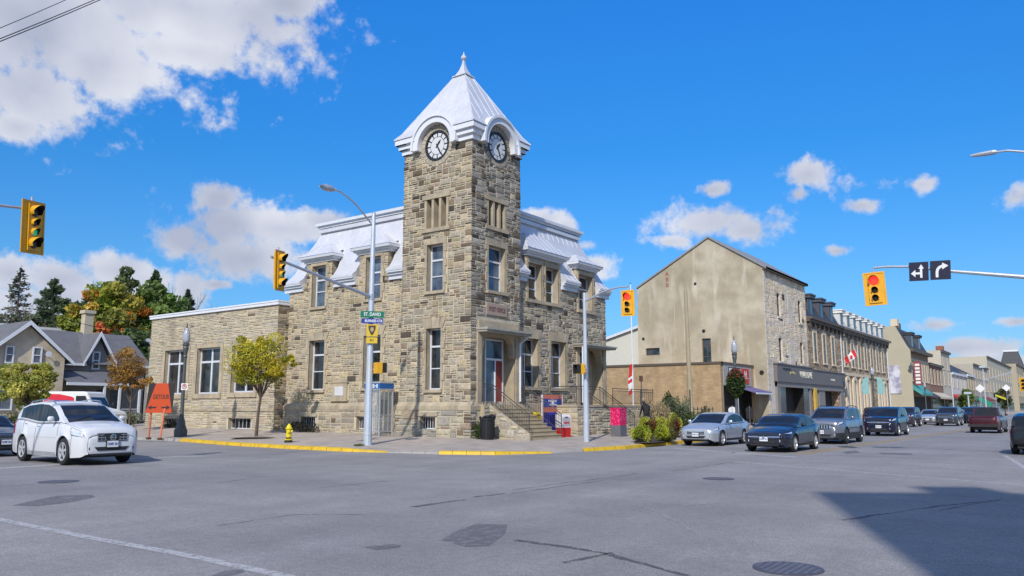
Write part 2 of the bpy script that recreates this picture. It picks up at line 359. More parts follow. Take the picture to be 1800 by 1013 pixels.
# ================================================================== GROUND
mb = MB(); mb.box(-900, 3500, -1500, 1500, -.4, -.03); struct(mb, 'ground', mat('dry_grass', (.10,.11,.045), .95, var=.3, scale=.4, fine=.2))
ASPH = mat('asphalt', (.278,.26,.25), .85, var=.07, scale=.3, fine=.42, fscale=38, bump=.5, bscale=70, hue=((.232,.22,.218), .12))
def _lanes():      # long soft tyre-polished bands along both streets, part of the surface
    nt = ASPH.node_tree; N = nt.nodes.new; L = nt.links.new; b = nt.nodes['Principled BSDF']; src = b.inputs['Base Color'].links[0].from_socket
    tc = N('ShaderNodeTexCoord'); prev = src
    for sc3, lo, hi in (((.03,.55,1),.86,1.1),((.5,.04,1),.90,1.07),((1.4,1.1,1),.92,1.07),((9,8,1),.88,1.1)):
        mp = N('ShaderNodeMapping'); mp.inputs['Scale'].default_value = sc3; L(tc.outputs['Object'], mp.inputs[0]); n = N('ShaderNodeTexNoise'); n.inputs['Scale'].default_value = 1; n.inputs['Detail'].default_value = 5; L(mp.outputs[0], n.inputs['Vector'])
        r = N('ShaderNodeMapRange'); L(n.outputs[0], r.inputs['Value']); r.inputs['From Min'].default_value = .3; r.inputs['From Max'].default_value = .7; r.inputs['To Min'].default_value = lo; r.inputs['To Max'].default_value = hi
        x = N('ShaderNodeMix'); x.data_type = 'RGBA'; x.blend_type = 'MULTIPLY'; x.inputs['Factor'].default_value = 1; L(prev, x.inputs['A']); L(r.outputs[0], x.inputs['B']); prev = x.outputs['Result']
    L(prev, b.inputs['Base Color'])
_lanes()
mb = MB()
mb.quad((-60,-60,0),(3000,-60,0),(3000,30,0),(-60,30,0)); mb.quad((-60,30,0),(-6,30,0),(-6,400,0),(-60,400,0)); struct(mb, 'road', ASPH)
# pavement round the post office: kerb line (bottom of the kerb) and building line
kpx = [(315,776),(400,783),(500,789),(600,794),(680,796),(770,799),(870,800),(970,797),(1025,794),(1100,790),(1190,781)]
K = [G(x, y) for x, y in kpx]
kerb = [Vector((-6.4,120,0)), Vector((-6.4,40,0)), Vector((-6.2,26,0)), Vector((-5.9,18,0))]+K+[Vector((12,-7.2,0)), Vector((30,-7.3,0)), Vector((60,-7.4,0)), Vector((140,-7.4,0)), Vector((500,-7.4,0))]
inner = [Vector((9,120,.6)), Vector((9,40,.6)), Vector((.2,27,.52)), Vector((.2,18,.45)), Vector((.2,14,.42)), Vector((.2,9,.38)), Vector((.2,5,.35)), Vector((.2,3,.33)), Vector((.2,1.5,.31)), Vector((.2,.2,.3)), Vector((1,.2,.3)), Vector((2,.2,.3)), Vector((4,.2,.3)), Vector((6,.2,.3)), Vector((9,.2,.3)), Vector((12,.3,.3)), Vector((30,1.6,.3)), Vector((60,1,.3)), Vector((140,1,.3)), Vector((500,1,.3))]
assert len(inner) == len(kerb), (len(inner), len(kerb))
PAVE = brickmat('pavement_slabs', (.40,.34,.285), (.375,.32,.27), (.24,.205,.18), 1.6, 1.6, 'flat', .012, .9, .15)
drop = {8: .02, 9: .06, 10: .12, 11: .06, 12: .03}      # dropped kerb heights by kerb index
KH = [0.14]*len(kerb)
KH[8] = .04; KH[9] = .12; KH[10] = .12; KH[11] = .05; KH[12] = .12
def off(i, d):      # point set back from the kerb towards the buildings
    p = kerb[i]; q = inner[i]; v = Vector((q.x-p.x, q.y-p.y, 0)).normalized(); return Vector((p.x, p.y, 0))+v*d
mb = MB()
for i in range(len(kerb)-1):
    a, b = off(i,.2), off(i+1,.2); a.z = KH[i]+.003; b.z = KH[i+1]+.003
    q, p = inner[i+1], inner[i]; n = 6
    for k in range(n):
        mb.quad(a.lerp(p,k/n), b.lerp(q,k/n), b.lerp(q,(k+1)/n), a.lerp(p,(k+1)/n))
struct(mb, 'pavement', PAVE)
KY = mat('kerb_yellow', (.72,.45,.012), .6, var=.12, scale=6, fine=.1, hue=((.58,.37,.03), 3), stain=((.38,.31,.16), 5, .60, .85)); KG = mat('kerb_grey', (.33,.31,.28), .85, var=.12)
def kerbseg(name, m, i0, i1, g=0):
    mb = MB(); 
    for i in range(i0, i1):
        for s in range(4):
            t0, t1 = s/4+.006, (s+1)/4
            a, b = kerb[i].lerp(kerb[i+1],t0), kerb[i].lerp(kerb[i+1],t1); c, d = off(i,.2).lerp(off(i+1,.2),t1), off(i,.2).lerp(off(i+1,.2),t0)
            h0 = KH[i]+(KH[i+1]-KH[i])*t0; h1 = KH[i]+(KH[i+1]-KH[i])*t1; up = Vector((0,0,1))
            o = (a-d).normalized()*.03
            mb.quad(a+o, b+o, b+up*(h1-.02)*1, a+up*(h0-.02)); mb.quad(a+up*(h0-.02), b+up*(h1-.02), c+up*(h1+.005), d+up*(h0+.005))
    return struct(mb, name, m)
kerbseg('kerb', KG, 0, 4); kerbseg('yellow_kerb', KY, 4, 8); kerbseg('kerb', KG, 8, 9); kerbseg('yellow_kerb', KY, 9, 11); kerbseg('kerb', KG, 11, 12); kerbseg('yellow_kerb', KY, 12, 15); kerbseg('kerb', KG, 15, 19)
# far side pavement of the main street (right of the picture)
mb = MB(); mb.box(-2,500,-40,-24.5,-.02,.15); struct(mb, 'pavement', PAVE)
mb = MB(); mb.box(-60,-36,-60,60,-.02,.13); struct(mb, 'pavement', PAVE)
# lawn round the house at the end of the side street
mb = MB(); mb.quad((-5.4,27.5,.33),(9,27.5,.62),(9,120,.62),(-5.4,120,.33)); struct(mb, 'lawn', mat('lawn_grass', (.13,.15,.05), .95, var=.35, scale=.8, fine=.25, hue=((.24,.20,.11), .35)))
# painted lines and marks, each a sheet 4 mm up
def ribbon(pts, w, z=.004, wob=0, seed=0):
    R = random.Random(seed); mb = MB(); P = [Vector((p.x,p.y,z)) for p in pts]
    if wob:
        Q = []
        for a, b in zip(P, P[1:]):
            n = max(2, int((b-a).length/.35))
            for k in range(n): Q.append(a.lerp(b, k/n)+Vector((R.uniform(-wob,wob),R.uniform(-wob,wob),0)))
        P = Q+[P[-1]]
    for i, (a, b) in enumerate(zip(P, P[1:])):
        d = (b-a).normalized(); n = Vector((-d.y,d.x,0))*w/2
        k = R.uniform(.5,1.2) if wob else 1; k2 = k
        mb.quad(a-n*k, b-n*k2, b+n*k2, a+n*k)
    return mb
def worn(name, col, thr=.45, scale=9):
    m = mat(name, col, .8, var=.1); nt = m.node_tree; b = nt.nodes['Principled BSDF']
    tc = nt.nodes.new('ShaderNodeTexCoord'); n = nt.nodes.new('ShaderNodeTexNoise'); n.inputs['Scale'].default_value = scale; n.inputs['Detail'].default_value = 8; n.inputs['Roughness'].default_value = .75
    nt.links.new(tc.outputs['Object'], n.inputs['Vector']); r = nt.nodes.new('ShaderNodeMapRange'); nt.links.new(n.outputs[0], r.inputs['Value'])
    r.inputs['From Min'].default_value = thr-.08; r.inputs['From Max'].default_value = thr+.1; nt.links.new(r.outputs[0], b.inputs['Alpha']); return m
PW = worn('worn_white_paint', (.42,.41,.41), .41); PW2 = worn('faint_white_paint', (.36,.35,.35), .47); PY = worn('worn_yellow_paint', (.50,.33,.10), .46); TAR = worn('crack_tar', (.10,.095,.105), .47); PATCH = worn('dark_patch', (.165,.158,.165), .44, 4)
def mark(name, mb, m): struct(mb, name, m)
mark('road_marking', ribbon([G(-60,898),G(0,914),G(160,946),G(320,975),G(490,1011),G(560,1026)], .16), PW)
mark('road_marking', ribbon([G(-40,858),G(60,850),G(220,838),G(440,817)], .12), PW2)
mark('road_marking', ribbon([G(-40,826),G(60,820),G(235,806),G(355,802)], .4), PW)
mark('road_marking', ribbon([G(1180,788),G(1290,796),G(1400,804)], .35), PW)
mark('road_marking', ribbon([G(1400,804),G(1560,815),G(1800,836)], .14), PW2)
mark('road_marking', ribbon([G(1290,812),G(1450,825),G(1620,839),G(1810,854)], .16), PW)
mark('road_marking', ribbon([G(1765,801),G(1775,806),G(1800,822),G(1830,840)], .15), PW)
mark('road_marking', ribbon([G(1285,797),G(1300,793),G(1345,783)], .12), PW2)
for dy in (-.16,.16): mark('road_marking', ribbon([Vector((1.6,-14.05+dy,0)),Vector((14,-14.3+dy,0)),Vector((42,-14.9+dy,0)),Vector((90,-15.1+dy,0)),Vector((300,-15.1+dy,0))], .15), PY)
mark('road_marking', ribbon([Vector((3,-14.1,0)),Vector((40,-14.85,0))], .14), PW2) if False else None
for pts, w in (([(720,892),(760,886),(818,879)],.12),([(835,874),(860,871),(888,868)],.1),([(900,862),(1000,848),(1090,838),(1120,832)],.05),([(1185,828),(1240,820),(1290,812)],.05),([(900,950),(990,962),(1070,975),(1130,992),(1210,1013)],.1),([(990,990),(1040,980),(1075,972)],.08),
               ([(1480,915),(1560,903),(1650,890),(1760,879)],.06),([(1655,898),(1700,888),(1756,880)],.05),([(900,868),(1060,845)],.04),([(380,850),(450,840),(540,832)],.04),([(560,858),(680,846),(800,842)],.04),([(380,925),(520,905),(640,905)],.03)):
    mark('road_crack', ribbon([G(x,y) for x, y in pts], w, .005, .03, len(pts)+int(w*100)), TAR)
mark('road_marking', ribbon([G(1110,886),G(1150,898),G(1190,918),G(1225,940)], .05, .004, .01, 3), PW2)
mark('road_marking', ribbon([G(1200,890),G(1262,884)], .12, .004, .02, 4), PW2)
def patch_poly(px, name, m, z=.0045):
    mb = MB(); vs = [G(x,y) for x, y in px]; vs = [(v.x,v.y,z) for v in vs]; mb.add(vs, [tuple(range(len(vs)))]); mark(name, mb, m)
patch_poly([(775,950),(800,935),(838,921),(892,923),(888,938),(860,960),(820,962)], 'asphalt_patch', PATCH)
patch_poly([(22,889),(60,880),(100,872),(160,870),(168,874),(120,884),(70,890)], 'asphalt_patch', PATCH)
patch_poly([(1580,767+30),(1620,795),(1610,800),(1560,800)], 'asphalt_patch', PATCH) if False else None
patch_poly([(370,1013),(395,1004),(425,1001),(430,1006),(400,1013)], 'asphalt_patch', PATCH)
patch_poly([(640,962),(690,957),(706,959),(700,964),(660,967)], 'asphalt_patch', PATCH)
patch_poly([(1480,795),(1505,792),(1512,796),(1490,798)], 'asphalt_patch', PATCH)
patch_poly([(1545,796),(1600,797),(1605,800),(1550,799)], 'asphalt_patch', PATCH)
def manhole(px, py, r, sx=1):
    c = G(px, py); mb = MB(); R = 24
    mb.lathe([(r,.003),(r,.009),(r-.03,.010)], (c.x,c.y,0), 28, 0); 
    for i in range(-4,5):
        for j in range(-4,5):
            x, y = i*r/4.8, j*r/4.8
            if x*x+y*y < (r*.86)**2: mb.box(c.x+x-r*.07, c.x+x+r*.07, c.y+y-r*.07, c.y+y+r*.07, .010, .014, 1)
    struct(mb, 'manhole_cover', [mat('cast_iron', (.10,.095,.12), .6, metal=.3, var=.15), mat('cast_iron_stud', (.15,.145,.17), .5, metal=.3)])
manhole(1385,1000,.36); manhole(103,847,.42); manhole(1263,842,.36)
# ================================================================== POST OFFICE
PO = thing('post_office', 'big stone corner post office with a square clock tower and pale metal mansard roof', 'post office', (0,0,0))
SM = [STONE, MORTAR, DRESSED]
RAILM = mat('iron_railing', (.045,.038,.036), .5, var=.1)
BASESTONE = (.37,.325,.245)
def tower():
    A, B = 3.85, 4.4; Z0, Z1 = 1.9, 14.6
    for side in (0, 1):
        fn = XF(0) if side == 0 else YF(0)
        Lw = B if side == 0 else A
        cc = 2.2 if side == 0 else 1.93
        if side == 0:
            hw = [(1.80,2.72,2.5,5.4),(1.72,2.76,7.2,9.5)]; tri = (1.5,2.92,10.3,11.8)
        else:
            hw = [(1.25,2.6,7.2,9.4)]; tri = (1.2,2.62,10.35,11.65)
        ent = (.72,3.42,1.79,5.0)
        holes = [h for h in hw]+([ent] if side else [])
        mb = MB(); dk = (lambda s, z: .13+.16*(z > 7.5)) if side == 0 else (lambda s, z: .30+.10*(z > 9))
        pad = [(h[0]-.22,h[1]+.22,h[2]-.14,h[3]+(.5 if h[3] < 6 else .3)) for h in hw]+[(tri[0]-.05,tri[1]+.05,tri[2]-.12,tri[3]+.15)]
        if side: pad += [(.45,3.7,0,5.85),(1.1,2.72,6.0,6.6)]
        top = lambda s: 14.65 if abs(s-cc) > 1.02 else 14.5+math.sqrt(max(0,1.04-(s-cc)**2))
        for k in range(28):                            # leave out the clock ring
            a = math.pi*2*k/28; pad.append((cc+.55*math.cos(a)-.48, cc+.55*math.cos(a)+.48, 14.45+.55*math.sin(a)-.42, 14.45+.55*math.sin(a)+.42)) if False else None
        pad.append((cc-.9,cc+.9,13.75,15.6)); pad.append((cc-.65,cc+.65,13.5,15.6))
        stonework(mb, fn, 0, Lw, Z0, 15.6, pad, 11+side, dark=dk, base=(.385,.318,.22) if side == 0 else (.37,.312,.228), vary=.26, top=top, d=(.012,.045), grey=.42 if side == 0 else .55)
        wallplane(mb, fn, 0, Lw, 1.56, 14.65, holes+[tri], mi=1)
        mb.prism([(cc+1.1*math.cos(math.pi*k/16), 14.6+1.05*math.sin(math.pi*k/16)) for k in range(17)], fn, -.02, 0, 1)
        for h in hw: reveal(mb, fn, h, .34, 2)
        for i, h in enumerate(hw):
            low = h[3] < 6
            lintel(mb, fn, h, 2, n=5 if low else 0, t=.5 if low else .3, over=.12 if low else .2)
            sill(mb, fn, h, 2); jambs(mb, fn, h, 2, seed=i, t=.17)
        # three blind slits with stone mullions
        a, b, c, e = tri; reveal(mb, fn, tri, .5, 2)
        mb.quad(fn(a,c,-.48),fn(b,c,-.48),fn(b,e,-.48),fn(a,e,-.48), 1)
        w = (b-a)/3
        for i in range(4):
            x = a+w*i; fbox(mb, fn, x-.07, x+.07, c, e-.02, -.47, .03, 2)
        fbox(mb, fn, a-.2, b+.2, e-.02, e+.2, 0, .07, 2); fbox(mb, fn, a-.2, b+.2, c-.18, c, 0, .1, 2)
        # voussoir ring round the clock
        R = random.Random(5+side); n = 26
        for k in range(n):
            a0 = 2*math.pi*k/n+.012; a1 = 2*math.pi*(k+1)/n-.012; r0, r1 = .76, 1.02+R.uniform(-.03,.05)
            q = lambda r, t: (cc+r*math.cos(t), 14.45+r*math.sin(t))
            kk = R.uniform(.78,1.08); mb.col = tuple(x*kk for x in (.40,.345,.26)) if not (side and R.random() < .25) else (.14,.12,.09)
            mb.prism([q(r0,a0),q(r1,a0),q(r1,(a0+a1)/2),q(r1,a1),q(r0,a1)], fn, 0, .05, 0)
        mb.col = (1,1,1)
        for k in range(n):                              # filler behind the ring
            a0 = 2*math.pi*k/n; a1 = 2*math.pi*(k+1)/n
            q = lambda r, t: (cc+r*math.cos(t), 14.45+r*math.sin(t))
            mb.prism([q(.72,a0),q(1.25,a0),q(1.25,a1),q(.72,a1)], fn, .002, .012, 1) if 14.45+1.25*math.sin(a0) < 14.9 else None
        if side:   # inscription stone and entrance surround
            fbox(mb, fn, .55, 3.7, 5.36, 5.72, 0, .05, 2)
            reveal(mb, fn, ent, .62, 2)
            mb.quad(fn(ent[0],ent[2],-.6),fn(ent[1],ent[2],-.6),fn(ent[1],ent[3],-.6),fn(ent[0],ent[3],-.6), 2)
            fbox(mb, fn, .42, .72, 1.79, 5.0, 0, .09, 2); fbox(mb, fn, 3.42, 3.72, 1.79, 5.0, 0, .09, 2)
            fbox(mb, fn, .42, 3.72, 5.0, 5.13, 0, .09, 2)
            mb.prism([(.72,5.0),(1.25,5.0),(1.1,4.9),(.96,4.72),(.9,4.45),(.9,4.1),(.72,4.0)], fn, -.3, .02, 2)
            mb.prism([(3.42,5.0),(2.9,5.0),(3.05,4.9),(3.2,4.72),(3.25,4.45),(3.25,4.1),(3.42,4.0)], fn, -.3, .02, 2)
        wl = mb.build('tower_wall', SM, PO)
        # base course
        mb = MB(); fb = XF(-.14) if side == 0 else YF(-.14)
        bh = [(1.98,2.94,.66,1.26)] if side == 0 else []
        s1 = Lw; s0 = 0 if side == 0 else 0
        pad = [(h[0]-.15,h[1]+.15,h[2]-.05,h[3]+.22) for h in bh]+([(.3,3.9,0,1.9)] if side else [])
        stonework(mb, fb, s0-.14 if side == 0 else s0-.14, s1+.1 if side == 0 else s1, .1, 1.55, pad, 31+side, cell=(.2,.15), dark=lambda s,z:.18, base=BASESTONE, d=(.02,.06), grey=.5)
        wallplane(mb, fb, s0-.14, s1+.14, -.3, 1.57, bh, mi=1)
        for h in bh: reveal(mb, fb, h, .4, 2); lintel(mb, fb, h, 2, t=.2)
        # sloped water table
        for k in range(5):
            a = s0-.16+(Lw+.28)*k/5; b = s0-.16+(Lw+.28)*(k+1)/5-.012
            mb.prism([(0,1.55),(.17,1.55),(.17,1.74),(.0,1.94),(-.05,1.94)], (lambda dd, z, t, fn=fn: fn(t, z, dd)), a, b, 2)
        mb.build('tower_base', SM, PO)
        for h in bh: grated(fb, h)
    # other two tower faces
    mb = MB()
    f3 = lambda s, z, d: (A+d, s, z); f4 = lambda s, z, d: (s, B+d, z)
    for fn, Lw, sd in ((f3,B,3),(f4,A,4)):
        wallplane(mb, fn, 0, Lw, 0, 14.7, [], mi=1); stonework(mb, fn, 0, Lw, 7.5, 14.65, [], sd, dark=lambda s,z:.2)
    mb.build('tower_wall', SM, PO)
    # windows
    f = XF(0); window(PO, f, (1.80,2.72,2.5,5.4), .28, bars=[(4.55,.09),(3.5,.05)])
    window(PO, f, (1.72,2.76,7.2,9.5), .28, bars=[(8.75,.09),(7.95,.05)], glass=GLASSB)
    f = YF(0); window(PO, f, (1.25,2.6,7.2,9.4), .28, bars=[(8.7,.09),(7.95,.05)], glass=GLASSB)
    # inscription
    mb = MB(); fbox(mb, YF(0), 1.12, 2.7, 6.02, 6.58, 0, .07)
    pl = mb.build('inscription_plaque', mat('pink_stone', (.36,.26,.21), .85, var=.1, bump=.3), PO, )
    pl['label'] = 'pinkish stone plaque reading POST OFFICE'
    text('lettering', 'POST OFFICE', .30, mat('brown_letters', (.16,.09,.07), .8), pl, frame_mtx((1.91,-.075,6.3), (1,0,0), (0,0,1)), .008, .72, .006)
    # cornice, hoods, roof
    o_ = [(.12,14.34,14.6),(.25,14.6,14.84),(.38,14.84,15.1)]; M3 = [MB(), MB(), MB()]
    for o, z0, z1 in o_:
        fn, c0, c1 = XF(0), 2.2-1.25, 2.2+1.25
        fbox(M3[0], fn, -o, c0, z0, z1, -.3, o); fbox(M3[1], fn, c1, B+o, z0, z1, -.3, o); M3[1].box(-o+.003, A+o-.003, B-.3, B+o+.002, z0, z1-.001)
        fn, c0, c1 = YF(0), 1.93-1.25, 1.93+1.25
        fbox(M3[0], fn, -o+.004, c0, z0+.001, z1-.002, -.3, o+.004); fbox(M3[2], fn, c1, A+o-.002, z0, z1-.002, -.3, o); M3[2].box(A-.3, A+o, -o+.003, B+o-.4, z0, z1+.001)
    for m_ in M3: m_.build('tower_cornice', WHITE, PO)
    for side, cc in ((0,2.2),(1,1.93)):
        fn = XF(0) if side == 0 else YF(0); mb = MB(); z = 14.5; n = 28
        for r0, r1, d in ((1.06,1.36,.34),(1.35,1.47,.42)):
            pts = [(1,-.16)]+[(math.cos(math.pi*k/n), math.sin(math.pi*k/n)) for k in range(n+1)]+[(-1,-.16)]
            for i in range(len(pts)-1):
                (u0,v0),(u1,v1) = pts[i], pts[i+1]
                def q(r, u, v): return (cc+r*u, z+(v if abs(v) == .16 else r*v))
                mb.prism([q(r0,u0,v0),q(r1,u0,v0),q(r1,u1,v1),q(r0,u1,v1)], fn, -.85 if r1 > 1.4 else 0.0, d)
        mb.build('clock_hood', WHITE, PO)
        # clock
        mb = MB(); cd = lambda r0, r1, a0, a1, d0, d1, mi: mb.prism([(cc+r*math.cos(t), 14.45+r*math.sin(t)) for r, t in ((r0,a0),(r1,a0),(r1,a1),(r0,a1))], fn, d0, d1, mi)
        circ = lambda r, n=36: [(cc+r*math.cos(2*math.pi*k/n), 14.45+r*math.sin(2*math.pi*k/n)) for k in range(n)]
        for k in range(36): cd(.68,.78, math.pi*2*k/36, math.pi*2*(k+1)/36, 0, .07, 0)
        mb.prism(circ(.70), fn, 0, .015, 0)
        ck = mb.build('clock_face', [mat('clock_black', (.02,.02,.025), .4)], PO)
        mb = MB(); mb.prism(circ(.435), fn, .02, .03)
        for k in range(12):
            a = math.pi/2-math.pi/6*(k+.5)
            cd(.47,.645, a-.20, a+.20, .02, .028, 0)
        mb.build('dial', [mat('clock_white', (.62,.62,.62), .35, var=.03)], ck)
        mb = MB()
        for deg, l, w in ((40,.36,.055),(152,.60,.04)):
            t = math.radians(90-deg) if side else math.radians(90+deg); u = Vector((math.cos(t), math.sin(t))); p = Vector((-u.y, u.x)); c = Vector((cc,14.45))
            P = [c-u*.12+p*w*.6, c+u*l*.55+p*w, c+u*l, c+u*l*.55-p*w, c-u*.12-p*w*.6]
            mb.prism([tuple(x) for x in P], fn, .035+.008*(l > .5), .05+.008*(l > .5))
        mb.build('clock_hands', BLACK, ck)
    mb = MB(); cx, cy = 1.93, 2.2; e = .42
    lv = [(1.93+e,2.2+e,15.1),(1.93+e,2.2+e,15.13),(1.93+e-.28,2.2+e-.30,15.47),(.30,.34,18.72)]
    rings = [[(cx-a,cy-b,z),(cx+a,cy-b,z),(cx+a,cy+b,z),(cx-a,cy+b,z)] for a, b, z in lv]
    LT = lambda z: (z-15.47)/(18.72-15.47)
    r16 = [tuple(Vector(a).lerp(Vector(b), LT(15.97))) for a, b in zip(rings[2], rings[3])]
    seq = [rings[0], rings[1], rings[2], r16, rings[3]]
    for r0, r1 in zip(seq, seq[1:]):
        for k in range(4):
            A, B = Vector(r0[k]), Vector(r0[(k+1)%4]); C_, D_ = Vector(r1[(k+1)%4]), Vector(r1[k])
            if k in (0, 3) and r1[0][2] < 16:       # leave the roof open behind the clock hoods
                g = lambda z: math.sqrt(max(0.0004, 1.43**2-(z-14.5)**2)) if z < 15.9 else .02
                m0, m1 = (A+B)/2, (C_+D_)/2; dr_ = (B-A).normalized(); g0, g1 = g(r0[0][2]), g(r1[0][2])
                mb.quad(A, m0-dr_*g0, m1-dr_*g1, D_); mb.quad(m0+dr_*g0, B, C_, m1+dr_*g1)
            else: mb.quad(A, B, C_, D_)
    mb.add(rings[-1], [(0,1,2,3)])
    for k in range(4):                               # standing seams run straight up and die into the hips
        p0, p1 = Vector(rings[2][k]), Vector(rings[2][(k+1)%4]); q0, q1 = Vector(rings[3][k]), Vector(rings[3][(k+1)%4])
        mb.tube([Vector(rings[1][k]), p0, q0], .03, 6)
        for t in (.14,.28,.42,.56,.70,.84):
            lo = p0.lerp(p1, t); mid = (p0+p1)/2; u = abs(t-.5)*2
            width = (p1-p0).length; tw = (q1-q0).length
            tt = min(1, (1-u)/(1-tw/width)) if u > tw/width else 1
            hi = lo.lerp((lo-mid)+(q0+q1)/2, tt*.985)
            if k in (0, 3) and u*width/2 < 1.1: lo = lo.lerp(hi, (15.98-15.47)/max(.2, hi.z-15.47))
            mb.tube([lo, hi], .018 if k == 0 else .007, 4)
    rf = mb.build('tower_roof', ROOFM, PO)
    mb = MB()
    fr = [(.40,.44,18.66),(.40,.44,18.72),(.30,.32,18.78),(.17,.18,19.05),(.08,.085,19.35),(.045,.045,19.62)]
    rings = [[(cx-a,cy-b,z),(cx+a,cy-b,z),(cx+a,cy+b,z),(cx-a,cy+b,z)] for a, b, z in fr]
    for r0, r1 in zip(rings, rings[1:]):
        for k in range(4): mb.quad(r0[k], r0[(k+1)%4], r1[(k+1)%4], r1[k])
    mb.lathe([(.03,19.55),(.05,19.62),(.14,19.7),(.16,19.78),(.12,19.86),(.05,19.92),(.03,20.0),(.005,20.12)], (cx,cy,0), 12)
    mb.build('finial', ROOFM, rf)
def grated(fn, h):
    m = MB(); a, b, c, e = h
    n = 6
    for i in range(n+1): fbox(m, fn, a+(b-a)*i/n-.012, a+(b-a)*i/n+.012, c, e, -.22, -.2)
    fbox(m, fn, a, b, c, c+.05, -.23, -.19); fbox(m, fn, a, b, e-.05, e, -.23, -.19)
    o = m.build('basement_window', TRIM, PO)
    g = MB(); g.quad(fn(a,c,-.32),fn(b,c,-.32),fn(b,e,-.32),fn(a,e,-.32)); g.build('pane', GLASS, o)
PROF = [(-.36,8.50),(-.36,8.60),(-.12,8.78),(.13,9.15),(.38,9.75),(.55,10.25),(.93,11.05),(1.22,11.75)]
A1, B1 = 13.0, 13.55
def mansard_strip(mb, P, s0, s1, e0, e1, k0=0, k1=7, seams=.62, sr=.012, caps=True):
    # P(s, z, inset); e0/e1: -1/+1 free mitred end, 0 plain
    S = lambda s, e, i: s - e*i
    pr = PROF[k0:k1+1]
    for (i0,z0),(i1,z1) in zip(pr, pr[1:]):
        mb.quad(P(S(s0,e0,i0),z0,i0), P(S(s1,e1,i0),z0,i0), P(S(s1,e1,i1),z1,i1), P(S(s0,e0,i1),z1,i1))
    if caps:
        for s, e in ((s0,e0),(s1,e1)):
            if e == 0:
                vs = [P(s,z,i) for i, z in pr]+[P(s,pr[-1][1],1.3),P(s,pr[0][1],1.3)]
                mb.add(vs, [tuple(range(len(vs)))])
    if seams:
        n = max(1, int((s1-s0)/seams))
        for k in range(n+1):
            s = s0+(s1-s0)*k/n
            pts = [P(s, z, i) for i, z in pr[1:] if (not e0 or s >= s0-e0*i-.01) and (not e1 or s <= s1-e1*i+.01)]
            if len(pts) > 1: mb.tube(pts, sr, 4)
def dormer(fn, P, f0, f1, c0, c1, wins, zs, zt, peak, pin, pw, seed):
    # fn wall mapping at main plane; P(s,z,inset)
    mb = MB()
    pad = [(h[0]-.14,h[1]+.14,h[2],h[3]+.2) for h in wins]
    stonework(mb, fn, f0, f1, 8.5, zt, pad, seed, dark=lambda s,z:.08, cell=(.14,.12))
    wallplane(mb, fn, f0, f1, 8.0, zt, wins, mi=1)
    for s in (f0, f1): mb.quad(P(s,8.3,0),P(s,8.3,1.3),P(s,zt,1.3),P(s,zt,0), 2)
    for h in wins: lintel(mb, fn, h, 2, t=.2, over=.14)
    d = mb.build('dormer', SM, PO)
    mb = MB(); cs = (c0+c1)/2; h2 = (zt+.02, zt+.15, zt+.36)
    for o, z0, z1 in ((.1,zt,zt+.12),(.22,zt+.12,zt+.22),(.34,zt+.22,zt+.36)):
        x = .34-o
        vs = [P(c0+x,z0,-o),P(c1-x,z0,-o),P(c1-x,z0,1.2),P(c0+x,z0,1.2),P(c0+x,z1,-o-.03),P(c1-x,z1,-o-.03),P(c1-x,z1,1.2),P(c0+x,z1,1.2)]
        mb.add(vs, [(3,2,1,0),(4,5,6,7),(0,1,5,4),(1,2,6,5),(2,3,7,6),(3,0,4,7)])
    mb.build('dormer_cornice', TRIM, d)
    mb = MB(); z1 = zt+.362
    a, b = P(c0-.01,z1,-.39), P(c1+.01,z1,-.39); a2, b2 = P(c0-.01,z1,1.2), P(c1+.01,z1,1.2)
    p, q = P(cs-pw,peak,pin), P(cs+pw,peak,pin); p2, q2 = P(cs-pw,peak,1.6), P(cs+pw,peak,1.6)
    mb.quad(a,b,q,p); mb.quad(a,p,p2,a2); mb.quad(b,b2,q2,q); mb.quad(p,q,q2,p2)
    for u, v in ((a,p),(b,q)): mb.tube([u,v], .02, 4)
    n = max(2, int((c1-c0)/.5))
    for k in range(1, n):
        t = k/n; lo = Vector(a).lerp(Vector(b), t); tgt = Vector(p).lerp(Vector(q), t)
        s = c0+(c1-c0)*t; 
        if cs-pw <= s <= cs+pw: mb.tube([lo, Vector(P(s,peak,pin))], .012, 4)
        else:
            r = (s-c0)/(cs-pw-c0) if s < cs else (c1-s)/(c1-cs-pw)
            mb.tube([lo, Vector(P(s, z1+(peak-z1)*r, -.39+(pin+.39)*r))], .012, 4)
    mb.build('dormer_roof', ROOFM, d)
